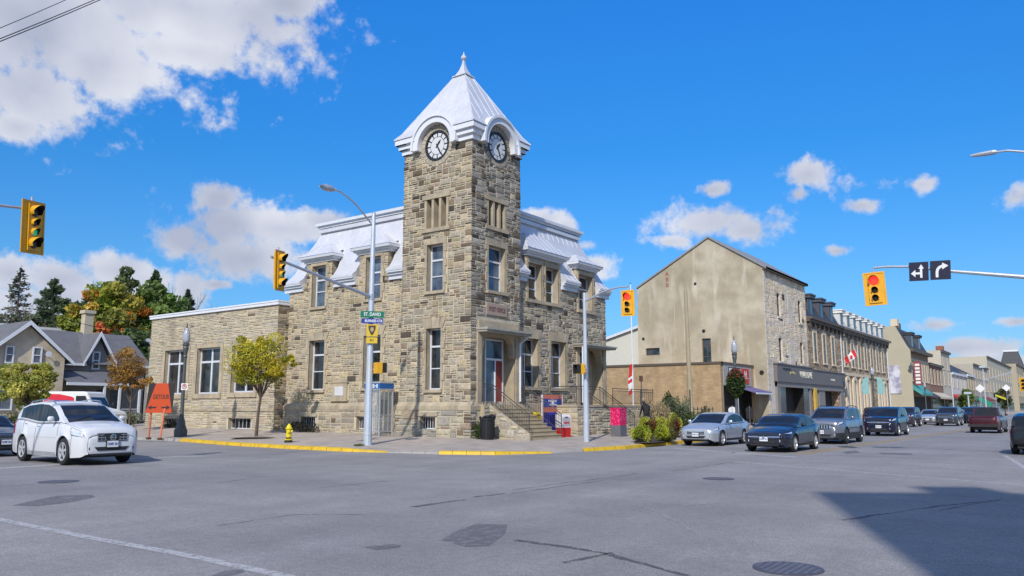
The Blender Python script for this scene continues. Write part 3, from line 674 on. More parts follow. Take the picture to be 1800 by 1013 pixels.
def main_block():
    fl = XF(.3); fr = YF(.3)
    PL = lambda s, z, i: (.3+i, s, z); PR = lambda s, z, i: (s, .3+i, z)
    # ---- left facade
    low = [(10.4,11.65,2.6,5.28),(6.12,7.36,2.65,5.33)]; up = [(10.5,11.62,7.12,9.42),(6.24,7.34,7.22,9.45)]
    mb = MB(); pad = [(h[0]-.22,h[1]+.22,h[2]-.14,h[3]+.45) for h in low]+[(h[0]-.2,h[1]+.2,h[2]-.14,h[3]) for h in up]+[(8.4,9.7,2.0,3.0)]
    stonework(mb, fl, 4.4, B1, 1.9, 8.5, pad, 41, dark=lambda s,z:.11, base=(.40,.328,.22), ends=(0,1))
    wallplane(mb, fl, 4.4, B1, 1.56, 8.5, low+up, mi=1)
    for i, h in enumerate(low): reveal(mb, fl, h, .34, 2); lintel(mb, fl, h, 2, n=5, t=.42, over=.15); sill(mb, fl, h, 2); jambs(mb, fl, h, 2, seed=i+3)
    for i, h in enumerate(up): reveal(mb, fl, h, .34, 2); sill(mb, fl, h, 2); jambs(mb, fl, h, 2, seed=i+7)
    fbox(mb, fl, 8.5, 9.62, 2.05, 2.95, 0, .08, 2); fbox(mb, fl, 8.4, 9.72, 1.98, 2.06, 0, .14, 2); mb.prism([(8.4,2.95),(9.72,2.95),(9.4,3.12),(8.7,3.12)], fl, 0, .12, 2)
    mb.build('main_wall', SM, PO)
    mb = MB(); fbox(mb, fl, 8.75, 9.4, 2.28, 2.75, .08, .10); p = mb.build('wall_plaque', mat('plaque_white', (.62,.62,.62), .4), PO); p['label'] = 'white memorial tablet in a stone surround'
    mb = MB(); fb = XF(.16); bh = [(10.8,11.95,.55,1.18),(6.55,7.6,.57,1.22)]
    stonework(mb, fb, 4.6, B1, .15, 1.55, [(h[0]-.15,h[1]+.15,h[2]-.05,h[3]+.2) for h in bh], 51, cell=(.2,.14), dark=lambda s,z:.08, base=(.38,.315,.225), ends=(0,0))
    wallplane(mb, fb, 4.4, B1, -.3, 1.57, bh, mi=1)
    for h in bh: reveal(mb, fb, h, .4, 2); lintel(mb, fb, h, 2, t=.18)
    for k in range(9):
        a = 4.55+(B1-4.55)*k/9; b = 4.55+(B1-4.55)*(k+1)/9-.012
        mb.prism([(0,1.55),(.17,1.55),(.17,1.74),(.0,1.94),(-.05,1.94)], (lambda dd, z, t: fl(t, z, dd)), a, b, 2)
    mb.build('base_course', SM, PO)
    for h in bh: grated(fb, h)
    for h in low: window(PO, fl, h, .28, bars=[(4.5,.09),(3.6,.05)])
    for h in up: window(PO, fl, h, .28, bars=[(8.65,.09),(8.0,.05)], glass=GLASSB)
    # ---- right facade
    lowr = [(4.45,5.88,2.68,5.18),(7.08,8.55,2.68,5.18)]; dd_ = [(5.0,6.25,7.22,9.15),(6.62,7.87,7.22,9.15)]; sd = [(10.0,11.55,7.18,9.2)]
    door = (9.95,12.6,1.78,4.95)
    mb = MB(); pad = [(h[0]-.2,h[1]+.25,h[2]-.14,h[3]+.5) for h in lowr]+[(4.75,8.1,7.05,9),(9.8,11.8,7.0,9),(9.6,12.9,0,5.3)]
    stonework(mb, fr, 3.85, A1, 1.9, 8.5, pad, 42, dark=lambda s,z:.25, base=(.37,.312,.228), vary=.2, ends=(0,1))
    wallplane(mb, fr, 3.85, A1, 0, 8.5, lowr+dd_+sd+[door], mi=1)
    for i, h in enumerate(lowr): reveal(mb, fr, h, .42, 2); lintel(mb, fr, h, 2, n=6, t=.5, over=.15); sill(mb, fr, h, 2); jambs(mb, fr, h, 2, seed=i+13)
    for i, h in enumerate(dd_+sd): reveal(mb, fr, h, .42, 2); jambs(mb, fr, h, 2, seed=i+17, t=.15)
    fbox(mb, fr, 4.7, 8.15, 7.05, 7.22, -.2, .13, 2); fbox(mb, fr, 9.8, 11.75, 7.0, 7.18, -.2, .13, 2)
    reveal(mb, fr, door, .72, 2); mb.quad(fr(door[0],door[2],-.7),fr(door[1],door[2],-.7),fr(door[1],door[3],-.7),fr(door[0],door[3],-.7), 2)
    fbox(mb, fr, 9.65, 9.95, 1.78, 4.98, 0, .08, 2); fbox(mb, fr, 12.6, 12.9, 1.78, 4.98, 0, .08, 2)
    mb.prism([(12.6,4.95),(12.0,4.95),(12.2,4.85),(12.4,4.6),(12.45,4.2),(12.6,4.1)], fr, -.4, .02, 2)
    mb.build('main_wall', SM, PO)
    for h in lowr: window(PO, fr, h, .36, bars=[(4.38,.09),(3.5,.05)], vbars=[((h[0]+h[1])/2,.06,2.7,4.34)])
    for h in dd_+sd: window(PO, fr, h, .36, bars=[(8.45,.08),(7.85,.05)])
    # ends and back
    mb = MB(); fe = lambda s, z, d: (A1+d, s, z); fk = lambda s, z, d: (s, B1+d, z)
    wallplane(mb, fe, .3, B1, -.3, 8.5, [], mi=1); wallplane(mb, fk, .3, A1, -.3, 8.5, [], mi=1)
    stonework(mb, fe, .3, 4.3, .3, 8.5, [], 77, ends=(1,0)); stonework(mb, fk, .3, 2.5, 7.5, 8.5, [], 78, ends=(1,0))
    mb.build('main_wall', SM, PO)
    # ---- mansard
    mb = MB(); cut = 5
    for s0, s1, e0, e1 in ((4.4,5.55,0,0),(8.05,9.75,0,0),(12.3,B1,0,1)): mansard_strip(mb, PL, s0, s1, e0, e1, 0, cut, .9, .008)
    mansard_strip(mb, PL, 4.4, B1, 0, 1, cut, 7, .9, .008, caps=False)
    for s0, s1, e0, e1 in ((3.85,4.75,0,0),(8.15,9.7,0,0),(11.9,A1,0,1)): mansard_strip(mb, PR, s0, s1, e0, e1, 0, cut, .5, .016)
    mansard_strip(mb, PR, 3.85, A1, 0, 1, cut, 7, .5, .016, caps=False)
    PE = lambda s, z, i: (A1-i, s, z); PK = lambda s, z, i: (s, B1-i, z)
    mansard_strip(mb, PE, .3, B1, -1, 1, 0, 7, 1.0, .01); mansard_strip(mb, PK, .3, A1, -1, 1, 0, 7, 1.0, .01)
    mb.box(1.3, A1-1.1, 1.3, B1-1.1, 11.6, 11.8)
    mb.build('mansard_roof', ROOFM, PO)
    mb = MB()
    for x0,x1,y0,y1,o in ((1.5,A1-1.2,1.5,B1-1.2,.02),):
        mb.box(x0-.02,x1+.02,y0-.02,y1+.02,11.70,11.86); mb.box(x0-.2,x1+.2,y0-.2,y1+.2,11.86,12.0); mb.box(x0-.32,x1+.32,y0-.32,y1+.32,12.0,12.16)
    mb.build('roof_cornice', TRIM, PO)
    for fn_, segs in ((fl, ((4.4,5.55),(8.05,9.75),(12.3,B1+.3))), (fr, ((3.85,4.75),(8.15,9.7),(11.9,A1+.3)))):
        for s0, s1 in segs:
            mb = MB(); fbox(mb, fn_, s0, s1, 8.08, 8.3, -.1, .14); fbox(mb, fn_, s0, s1, 8.3, 8.42, -.1, .24); fbox(mb, fn_, s0, s1, 8.42, 8.5, -.1, .34); mb.build('eaves_cornice', TRIM, PO)
    dormer(fl, PL, 10.05, 12.1, 9.62, 12.5, [up[0]], 7.1, 9.6, 10.72, .45, .25, 61)
    dormer(fl, PL, 5.75, 7.85, 5.35, 8.25, [up[1]], 7.1, 9.62, 10.72, .45, .25, 62)
    dormer(fr, PR, 4.85, 8.05, 4.5, 8.5, dd_, 7.1, 9.5, 10.9, .62, .9, 63)
    dormer(fr, PR, 9.8, 11.8, 9.45, 12.25, sd, 7.1, 9.5, 10.45, .45, .35, 64)
def wing():
    Y0, Y1 = 13.6, 26.8; f = XF(-.4); Z = 7.38
    wins = [(22.4,24.9,2.48,5.25),(18.9,21.3,2.48,5.25),(15.5,17.7,2.52,5.25)]; bas = [(22.9,24.7,.62,1.0),(15.6,17.75,.45,1.06)]
    mb = MB(); pad = [(h[0]-.3,h[1]+.3,h[2]-.3,h[3]+.25) for h in wins]
    kw = dict(sizes=((3,1),(4,1),(5,1),(5,2),(4,1),(6,1),(6,2),(3,1)), base=(.43,.365,.265), vary=.09, grey=.15, d=(.01,.035))
    stonework(mb, f, Y0, Y1, 1.55, Z, pad, 91, cell=(.15,.1), dark=lambda s,z:.012 if z < 6 else .03, ends=(1,1), **kw)
    stonework(mb, f, Y0, Y1, .25, 1.5, [(h[0]-.12,h[1]+.12,0,h[3]+.2) for h in bas], 92, cell=(.16,.12), dark=lambda s,z:.03, ends=(1,1), **kw)
    wallplane(mb, f, Y0, Y1, -.3, Z+.1, wins+bas, mi=1)
    for h in wins:
        reveal(mb, f, h, .3, 2); fbox(mb, f, h[0]-.28, h[0], h[2], h[3], 0, .05, 2); fbox(mb, f, h[1], h[1]+.28, h[2], h[3], 0, .05, 2)
        fbox(mb, f, h[0]-.28, h[1]+.28, h[3], h[3]+.22, 0, .05, 2); fbox(mb, f, h[0]-.28, h[1]+.28, h[2]-.28, h[2], -.2, .09, 2)
    for h in bas: reveal(mb, f, h, .4, 2); fbox(mb, f, h[0]-.1, h[1]+.1, h[3], h[3]+.16, 0, .05, 2)
    fbox(mb, f, Y0-.02, Y1+.02, 1.46, 1.58, -.05, .07, 2)
    for y in (18.55, 21.62, 15.1): fbox(mb, f, y-.02, y+.02, 1.6, 5.2, 0, .045, 1)
    # return wall and the rest
    g = YF(Y0); stonework(mb, g, -.4, .35, .2, Z, [], 93, dark=lambda s,z:.3, base=(.34,.28,.19), ends=(1,0), cell=(.16,.13))
    wallplane(mb, g, -.4, 9, -.3, Z+.1, [], mi=1)
    h_ = lambda s, z, d: (s, Y1+d, z); wallplane(mb, h_, -.4, 9, -.3, Z+.1, [], mi=1); stonework(mb, h_, -.4, 4, .4, Z, [], 94, dark=lambda s,z:.02, ends=(1,0), **kw)
    wallplane(mb, (lambda s, z, d: (9+d, s, z)), Y0, Y1, -.3, Z+.1, [], mi=1)
    mb.build('wing_wall', SM, PO)
    for i, h in enumerate(wins):
        m = (h[0]+h[1])/2; window(PO, f, h, .24, fw=.09, bars=[(4.4,.12)], vbars=[(m,.14,h[2]+.05,h[3]-.05)])
    for h in bas: grated(f, h)
    mb = MB(); mb.box(-.52, 9.1, Y0-.1, Y1+.12, Z, Z+.24); mb.box(-.55,9.1,Y0-.12,Y1+.15,Z+.16,Z+.245); mb.build('parapet_cap', WHITE, PO)
def rail(mb, p0, p1, h=.95, sp=.13, ends=(1,1), r=.022):
    p0, p1 = Vector(p0), Vector(p1); up = Vector((0,0,1)); L_ = (Vector((p1.x,p1.y,0))-Vector((p0.x,p0.y,0))).length
    for z in (h, h-.13, .1): mb.tube([p0+up*z, p1+up*z], r if z == h else .014, 6)
    n = max(1, int(L_/sp))
    for k in range(n+1):
        p = p0.lerp(p1, k/n); e = k in (0, n)
        if e and not ends[0 if k == 0 else 1]: continue
        mb.tube([p+up*(0 if e else .1), p+up*(h if e else h-.13)], .024 if e else .009, 5)
def entrance():
    STEP = mat('sandstone_step', (.42,.34,.22), .9, var=.15, fine=.1, bump=.3)
    mb = MB(); n = 9; z0, z1 = .26, 1.79; dz = (z1-z0)/n
    mb.box(.55, 3.95, -.35, -.14, 0, 1.79)
    for k in range(n-1):
        y0 = -.35-.27*(n-1-k); zt = z0+dz*(k+1)
        mb.box(1.12, 3.7, y0, -.36, -.1 if k == 0 else zt-dz+.002, zt-.035); mb.box(1.12, 3.7, y0-.03, -.36, zt-.035, zt)
    mb.build('entrance_steps', STEP, PO)
    mb = MB()   # stone cheek beside the flight
    f = lambda s, z, d: (.98-d, s, z)
    prof = lambda s: 1.79+(s+.35)*dz/.27*1.0+.05 if s < -.35 else 1.79
    stonework(mb, f, -2.55, -.14, .15, 1.75, [], 101, cell=(.2,.17), dark=lambda s,z:.05, base=(.40,.36,.285), top=lambda s: prof(s)-.05, ends=(0,0), sizes=((3,2),(2,1),(3,1),(2,2),(4,2)))
    mb.prism([(-2.6,-.1),(-.1,-.1),(-.1,1.79),(-.35,1.79),(-2.6,.5)], f, -.13, 0, 2)
    stonework(mb, YF(-.35), .56, .98, .15, 1.75, [], 102, cell=(.2,.17), dark=lambda s,z:.05, base=(.40,.36,.285), ends=(0,0))
    mb.build('stair_cheek', SM, PO)
    mb = MB(); rail(mb, (1.08,-.40,1.79), (1.08,-2.5,.42)); rail(mb, (.6,-.3,1.79), (1.08,-.40,1.79), ends=(1,0)); mb.tube([(1.08,-1.4,.45),(1.08,-1.4,1.2)], .035, 6); mb.build('stair_railing', RAILM, PO)
    mb = MB(); rail(mb, (3.72,-.40,1.79), (3.72,-2.5,.42)); rail(mb, (3.72,-.40,1.79), (3.9,-.16,1.79), ends=(0,1)); mb.build('stair_railing', RAILM, PO)
    # doors
    f = YF(.6); RED = mat('red_door', (.24,.028,.022), .45, var=.08)
    mb = MB(); W = WHITE
    for a, b, c, e in ((1.72,1.80,1.79,4.95),(3.10,3.18,1.79,4.95),(1.80,3.10,4.87,4.95),(1.80,3.10,3.92,4.02),(2.50,2.57,1.79,3.92)): fbox(mb, f, a, b, c, e, .01, .09)
    fbox(mb, f, 1.80, 2.50, 1.79, 1.95, .01, .07)
    d = mb.build('entrance_door', W, PO); mb = MB(); fbox(mb, f, 1.80, 3.10, 4.02, 4.87, .02, .03); fbox(mb, f, 1.80, 2.50, 1.95, 3.92, .02, .03); mb.build('pane', GLASSB, d)
    mb = MB(); fbox(mb, f, 2.57, 3.10, 1.79, 3.92, .02, .06); fbox(mb, f, 2.64, 3.03, 1.95, 2.75, .06, .07); fbox(mb, f, 2.64, 3.03, 2.9, 3.8, .06, .07)
    mb.build('door_leaf', RED, d)['label'] = 'red door leaf'
    mb = MB(); mb.box(.42, 4.02, -.62, 0, 5.14, 5.24); mb.box(.38, 4.06, -.70, 0, 5.24, 5.34)
    c = mb.build('door_canopy', mat('canopy_trim', (.33,.31,.26), .7, var=.2), PO)
    mb = MB(); mb.tube([(3.9,-.55,5.18),(3.82,-.4,5.0),(3.72,-.12,4.8),(3.72,-.12,1.95)], .05, 8); mb.build('downpipe', WHITE, PO)
    # side porch
    f = YF(1.0); mb = MB()
    for a, b, c_, e in ((10.85,10.93,1.78,4.9),(12.0,12.08,1.78,4.9),(10.93,12.0,4.82,4.9),(10.93,12.0,3.9,3.98)): fbox(mb, f, a, b, c_, e, .01, .08)
    d = mb.build('side_door', TRIM, PO); mb = MB(); fbox(mb, f, 10.93, 12.0, 1.8, 3.9, .015, .03); fbox(mb, f, 10.93, 12.0, 3.98, 4.82, .015, .03); mb.build('pane', GLASS, d)
    mb = MB(); mb.box(9.35, 13.1, -.35, .3, 5.0, 5.1); mb.box(9.3, 13.15, -.42, .3, 5.1, 5.18); mb.build('door_canopy', mat('canopy_trim', (.33,.31,.26)), PO)
    mb = MB(); mb.tube([(9.4,-.3,5.05),(9.4,-.25,1.95),(10.0,-.9,.95)], .05, 8); mb.build('downpipe', WHITE, PO)
    mb = MB(); mb.box(6.5, 9.0, -1.68, .16, -.1, 1.70, 1); mb.box(9.0, 17.4, -.58, .16, -.1, 1.70, 1); mb.box(6.45, 9.02, -1.73, .16, 1.70, 1.79, 2); mb.box(9.02, 17.45, -.62, .16, 1.70, 1.79, 2)
    for k in range(8): mb.box(9.0+k*.46, 9.0+(k+1)*.46, -1.68, -.63, -.1, 1.60-k*.17, 2)
    stonework(mb, YF(-1.68), 6.5, 9.0, .15, 1.68, [], 111, cell=(.19,.15), dark=lambda s,z:.03, base=(.45,.385,.27), sizes=((3,1),(3,2),(2,1),(4,1),(2,2)))
    stonework(mb, YF(-1.69), 9.0, 12.7, .15, 1.5, [], 112, cell=(.19,.15), dark=lambda s,z:.03, base=(.45,.385,.27), sizes=((3,1),(3,2),(2,1),(4,1),(2,2)), top=lambda s: 1.75-(s-9)*.36, ends=(0,0))
    stonework(mb, XF(6.5), -1.68, -.0, .15, 1.68, [], 113, cell=(.19,.15), dark=lambda s,z:.03, base=(.45,.385,.27))
    stonework(mb, YF(-.58), 12.7, 17.4, .15, 1.68, [], 114, cell=(.19,.15), dark=lambda s,z:.03, base=(.45,.385,.27))
    mb.build('porch_platform', SM, PO)
    mb = MB(); rail(mb, (6.6,-1.6,1.79), (8.95,-1.6,1.79)); rail(mb, (8.95,-1.6,1.79), (12.8,-1.6,.33), ends=(0,1)); rail(mb, (6.6,-1.6,1.79), (6.6,0,1.79), ends=(0,1))
    rail(mb, (12.2,-.55,1.79), (17.35,-.55,1.79)); rail(mb, (17.35,-.55,1.79), (17.35,.3,1.79), ends=(0,1)); rail(mb, (9.0,-.66,1.62), (12.6,-.66,.35))
    r = mb.build('porch_railing', RAILM, PO); r['label'] = 'dark iron railings round the side porch and its flight'
tower(); main_block(); wing(); entrance()
# ================================================================== CARS
def lerpf(tab, t):
    if t <= tab[0][0]: return tab[0][1]
    for (a, u), (b, v) in zip(tab, tab[1:]):
        if t <= b:
            k = (t-a)/(b-a); k = k*k*(3-2*k)*.5+k*.5; return u+(v-u)*k
    return tab[-1][1]
TYRE = mat('tyre', (.018,.018,.02), .85, var=.1); RIM = mat('alloy_rim', (.55,.56,.58), .35, metal=.35, var=.05); RIMD = mat('dark_rim', (.12,.12,.13), .35, metal=.8)
CGL = mat('car_glass', (.016,.018,.022), .04, var=.3, scale=1.5, spec=.42); LAMP = mat('headlamp', (.72,.74,.78), .12, metal=.3, var=.15, scale=12, coat=1); TAIL = mat('tail_lamp', (.45,.01,.012), .18, var=.1, coat=1)
CHR = mat('chrome', (.62,.63,.66), .18, metal=1, var=.03); PLASTIC = mat('black_plastic', (.02,.02,.022), .6); PLATE = mat('plate_white', (.70,.71,.73), .4); PBLUE = mat('plate_blue', (.03,.06,.25), .5)
SPEC = {
 'crossover': dict(L=4.65,W=1.82,xf=.92,wb=2.69,r=.355, zt=[(0,.74),(.04,.88),(.16,.96),(.6,1.04),(1.2,1.12),(1.4,1.12),(2.6,1.10),(3.9,1.20),(4.45,1.18),(4.58,1.05),(4.65,.85)],
   zr=[(1.02,1.10),(1.25,1.22),(1.95,1.56),(2.35,1.655),(2.9,1.68),(3.6,1.64),(4.1,1.55),(4.35,1.38),(4.56,1.16)], ws=2.02, rg=3.98, wr=.60, pil=[(2.72,2.80),(3.62,3.70)], glass0=1.42, glass1=4.08),
 'suv': dict(L=4.65,W=1.86,xf=.90,wb=2.71,r=.37, zt=[(0,.80),(.03,.98),(.12,1.04),(.6,1.10),(1.2,1.15),(1.4,1.12),(3.9,1.18),(4.45,1.16),(4.6,1.02),(4.65,.85)],
   zr=[(1.12,1.12),(1.4,1.30),(1.95,1.60),(2.4,1.69),(3.2,1.70),(4.1,1.65),(4.3,1.52),(4.54,1.16)], ws=2.02, rg=4.18, wr=.62, pil=[(2.66,2.75),(3.55,3.66)], glass0=1.5, glass1=4.2),
 'sedan': dict(L=4.55,W=1.76,xf=.90,wb=2.63,r=.325, zt=[(0,.60),(.04,.70),(.16,.76),(.6,.86),(1.2,.96),(1.4,.96),(3.4,1.0),(3.9,1.03),(4.4,1.03),(4.5,.92),(4.55,.75)],
   zr=[(1.12,.95),(1.4,1.08),(2.0,1.36),(2.5,1.44),(2.95,1.44),(3.4,1.36),(3.75,1.18),(4.02,1.03)], ws=2.08, rg=3.12, wr=.58, pil=[(2.55,2.63),(3.3,3.4)], glass0=1.5, glass1=3.62),
 'coupe_sedan': dict(L=4.63,W=1.80,xf=.88,wb=2.70,r=.325, zt=[(0,.58),(.04,.70),(.14,.74),(.6,.84),(1.2,.93),(1.5,.93),(3.4,1.0),(4.0,1.03),(4.45,1.02),(4.58,.92),(4.63,.75)],
   zr=[(1.1,.92),(1.4,1.04),(2.1,1.33),(2.6,1.41),(2.95,1.41),(3.5,1.30),(3.95,1.12),(4.25,1.02)], ws=2.18, rg=3.2, wr=.57, pil=[(2.62,2.70),(3.36,3.46)], glass0=1.55, glass1=3.75),
 'hatch': dict(L=4.3,W=1.77,xf=.85,wb=2.6,r=.325, zt=[(0,.62),(.04,.76),(.16,.82),(.6,.9),(1.1,.98),(1.4,.97),(3.3,1.05),(4.0,1.06),(4.22,.98),(4.3,.78)],
   zr=[(1.05,.97),(1.35,1.14),(1.9,1.42),(2.4,1.49),(3.2,1.46),(3.7,1.37),(3.95,1.22),(4.16,1.02)], ws=1.95, rg=3.66, wr=.58, pil=[(2.4,2.48),(3.15,3.25)], glass0=1.4, glass1=3.8),
 'pickup': dict(L=4.85,W=1.78,xf=.88,wb=2.95,r=.36, zt=[(0,.82),(.03,.98),(.12,1.03),(.6,1.05),(1.35,1.10),(1.5,1.10),(3.1,1.12),(3.2,1.10),(4.75,1.10),(4.83,1.05),(4.85,.95)],
   zr=[(1.35,1.08),(1.6,1.25),(2.05,1.58),(2.35,1.66),(3.0,1.66),(3.12,1.6),(3.24,1.10)], ws=2.08, rg=3.04, wr=.66, pil=[(2.5,2.58)], glass0=1.7, glass1=3.02),
}
def make_car(kind, name, label, cat, paint, pos, head, front='bars', group=None, far=False, plate='ON', rim=None, stripe=False, railings=False, lowgrey=None, tall=1.0, wide=1.0):
    S = SPEC[kind]; L_, W_ = S['L'], S['W']*wide; hW = W_/2; r = S['r']; rim = rim or RIM
    root = thing(name, label, cat, pos, head, group)
    X = lambda t: L_/2-t
    xw = (S['xf'], S['xf']+S['wb']); RA = r+.055
    def zb(t):
        b = lerpf([(0,.30),(.12,.22),(.5,.20),(L_-.5,.22),(L_-.12,.26),(L_,.38)], t)
        for c in xw:
            if abs(t-c) < RA: b = max(b, r+math.sqrt(RA*RA-(t-c)**2))
        return b
    hw = lambda t: hW*lerpf([(0,.70),(.05,.80),(.14,.88),(.35,.95),(.85,1.0),(L_-.9,1.0),(L_-.3,.95),(L_-.1,.90),(L_,.80)], t)
    zt = lambda t: lerpf(S['zt'], t)
    hood = S['zr'][0][0]
    def ring(t):
        b, T, h = zb(t), zt(t), hw(t); zs = [b]
        lip = 1.0
        for c in xw:
            if abs(t-c) < RA+.10: lip = 1.012
        for z in (.36,.52,.70,T-.13,T-.035,T,T+.015,T+.02): zs.append(max(z, zs[-1]+.004))
        if b > T-.15: zs = [b+(T+.02-b)*i/8 for i in range(9)]
        ws = [.96*lip,.985*lip,1.0*lip,.995,.978,.93,.80,.45,0]
        crown = .03 if t < hood or kind in ('sedan','coupe_sedan') and t > S['zr'][-1][0] else .02
        return [(h*w, z+(crown*(1-w*w) if i > 5 else 0)) for i, (w, z) in enumerate(zip(ws, zs))]
    def spt(t, k, off=0, side=1):
        R0 = ring(t); i = min(int(k), 7); f = k-i
        y = R0[i][0]+(R0[i+1][0]-R0[i][0])*f; z = R0[i][1]+(R0[i+1][1]-R0[i][1])*f
        e = .02; y2 = ring(min(t+e, L_))[i][0]; y1 = ring(max(t-e,0))[i][0]
        n = Vector(((y2-y1)/(2*e), 1, .0 if i < 4 else (.6 if i < 6 else 2.5))).normalized()
        return (X(t)+n.x*off, side*(y+n.y*off), z+n.z*off)
    st = sorted({0,.015,.04,.08,.14,.22,.3,.42,.55,.7}|{round(L_-x,3) for x in (0,.02,.06,.12,.22,.35,.5)}|{round(c+RA*math.sin(a*math.pi/18),4) for c in xw for a in range(-9,10)}|{round(c+sg*(RA+.001),4) for c in xw for sg in (-1,1)}|{round(.8+i*.22,3) for i in range(int((L_-1)/.22))})
    mb = MB(); n = 17
    for t in st:
        R0 = ring(t); pts = [(X(t), -y, z) for y, z in R0]+[(X(t), y, z) for y, z in R0[::-1][1:]]
        mb.v += pts
    for i in range(len(st)-1):
        for k in range(n-1):
            a = i*n+k; mb.f.append((a, a+1, a+n+1, a+n)); mb.m.append(0 if not lowgrey or 2 <= k < n-3 else 1); mb.c.append((1,1,1))
    for e, sg_ in ((0, 1), ((len(st)-1)*n, -1)):
        P = [Vector(p) for p in mb.v[e:e+n]]; zc = sum(p.z for p in P)/n; prev = list(range(e, e+n))
        for dx, q_ in ((.014,.97),(.024,.92),(.032,.78),(.036,.5)):
            b0 = len(mb.v); mb.v += [(P[0].x+dx*sg_, p.y*(q_ if q_ > .9 else q_*.98), zc+(p.z-zc)*q_) for p in P]; cur = list(range(b0, b0+n))
            for k in range(n-1): mb.f.append((prev[k], prev[k+1], cur[k+1], cur[k])); mb.m.append(0); mb.c.append((1,1,1))
            mb.f.append((prev[-1], prev[0], cur[0], cur[-1])); mb.m.append(0); mb.c.append((1,1,1)); prev = cur
        mb.v.append((P[0].x+.037*sg_, 0, zc)); c0 = len(mb.v)-1
        for k in range(n): mb.f.append((prev[k], prev[(k+1)%n], c0)); mb.m.append(0); mb.c.append((1,1,1))
    body = mb.build('body', [paint, lowgrey or paint], root, smooth=True)
    # greenhouse
    zr = lambda t: lerpf(S['zr'], t)*1.0
    g0, g1 = S['zr'][0][0], S['zr'][-1][0]
    sg = sorted({g0, g1, S['ws'], S['rg'], S['glass0'], S['glass1'], *[p for q in S['pil'] for p in q], *[g0+(g1-g0)*i/16 for i in range(17)]})
    def gr(t):
        B = zt(t)-.01; zR = max(zr(t), B+.012); f = (zR-B); wb_ = hw(t)*.925; frac = min(1, f/.5); wt = hW*(S['wr']+.36-.06) if False else hW*.80
        wR = wb_+(wt-wb_)*frac; g1z = B+min(.03, f*.3); g2z = max(g1z, zR-.075)
        yy = lambda z: wb_+(wR-wb_)*((z-B)/max(f,.01))
        return [(wb_, B), (yy(g1z), g1z), (yy(g2z), g2z), (wR-.01, zR-.03 if f > .1 else zR-.005), (wR-.11, zR), (0, zR+.022)]
    parts = {'roof': MB(), 'windscreen': MB(), 'rear_window': MB(), 'side_window': MB(), 'side_window2': MB(), 'pillar': MB()}
    for a, b in zip(sg, sg[1:]):
        m = (a+b)/2; Ra, Rb = gr(a), gr(b)
        for sd in (-1, 1):
            for k in range(5):
                P = [(X(a),sd*Ra[k][0],Ra[k][1]),(X(a),sd*Ra[k+1][0],Ra[k+1][1]),(X(b),sd*Rb[k+1][0],Rb[k+1][1]),(X(b),sd*Rb[k][0],Rb[k][1])]
                if sd > 0: P = P[::-1]
                if k == 1 and S['glass0'] < m < S['glass1']:
                    key = 'pillar' if any(p <= m <= q for p, q in S['pil']) else ('side_window' if sd < 0 else 'side_window2')
                elif k == 4 and m < S['ws']: key = 'windscreen'
                elif k == 4 and m > S['rg']: key = 'rear_window'
                else: key = 'roof'
                parts[key].quad(*P)
    parts['roof'].build('roof', paint, root, smooth=True); parts['windscreen'].build('windscreen', CGL, root, smooth=True)
    parts['rear_window'].build('rear_window', CGL, root, smooth=True)
    parts['side_window'].build('side_window', CGL, root); parts['side_window2'].build('side_window', CGL, root)
    pv = parts['pillar']; groups = {}
    for fc in pv.f:
        cx_ = sum(pv.v[i][0] for i in fc)/4; sy_ = pv.v[fc[0]][1] > 0; ki = min(range(len(S['pil'])), key=lambda q_: abs(X(sum(S['pil'][q_])/2)-cx_)); groups.setdefault((ki, sy_), []).append([pv.v[i] for i in fc])
    for fs in groups.values():
        mb = MB(); [mb.quad(*q_) for q_ in fs]; mb.build('door_pillar', PLASTIC, root)
    mb = MB(); mb.box(-L_/2+.25, L_/2-.25, -hW+.25, hW-.25, .20, .72); mb.box(-L_/2+.1, L_/2-.1, -hW+.28, hW-.28, .24, .4); mb.build('underbody', PLASTIC, root)
    # wheels
    for c in xw:
        for sd in (-1, 1):
            y = sd*(hW-.115)
            t = MB(); t.lathe([(r*.62,-.10),(r*.9,-.11),(r*.985,-.085),(r,-.05),(r,.05),(r*.985,.085),(r*.9,.11),(r*.62,.10)], (X(c), y, r), 24, axis='y', cap=False)
            w = t.build('wheel', TYRE, root, smooth=True)
            m = MB(); yo = y+sd*.085
            m.lathe([(r*.66,-.01),(r*.68,.018*sd),(r*.62,.02*sd),(r*.58,-.03*sd)], (X(c), yo, r), 24, axis='y', cap=False)
            m.lathe([(.001,.012*sd),(r*.14,.012*sd),(r*.15,-.02*sd)], (X(c), yo, r), 12, axis='y')
            for k in range(5 if kind != 'coupe_sedan' else 7):
                ns = 5 if kind != 'coupe_sedan' else 7; a = 2*math.pi*k/ns+.3
                u = Vector((math.cos(a),0,math.sin(a))); v = Vector((-u.z,0,u.x))
                m.obox(Vector((X(c),yo+sd*.0,r))+u*r*.37, u*r*.27, v*r*(.085 if ns == 5 else .055), (0,.012,0))
            m.build('rim', rim, w)
            if not far:
                m = MB(); m.lathe([(.001,0),(r*.60,0),(r*.60,.01)], (X(c), y+sd*.04, r), 20, axis='y'); m.build('brake_disc', PLASTIC, w)
    def patch(nm, t0, t1, k0, k1, off, m, nt=5, nk=3, sides=(-1,1), skew=0, parent=None):
        for sd in sides:
            q = MB(); 
            for i in range(nt+1):
                for j in range(nk+1):
                    t = t0+(t1-t0)*i/nt; k = k0+(k1-k0)*j/nk; t += skew*(j/nk)
                    q.v.append(spt(max(0,t), k, off, sd))
            for i in range(nt):
                for j in range(nk):
                    a = i*(nk+1)+j; q.f.append((a,a+1,a+nk+2,a+nk+1)); q.m.append(0); q.c.append((1,1,1))
            q.build(nm, m, parent or root, smooth=True)
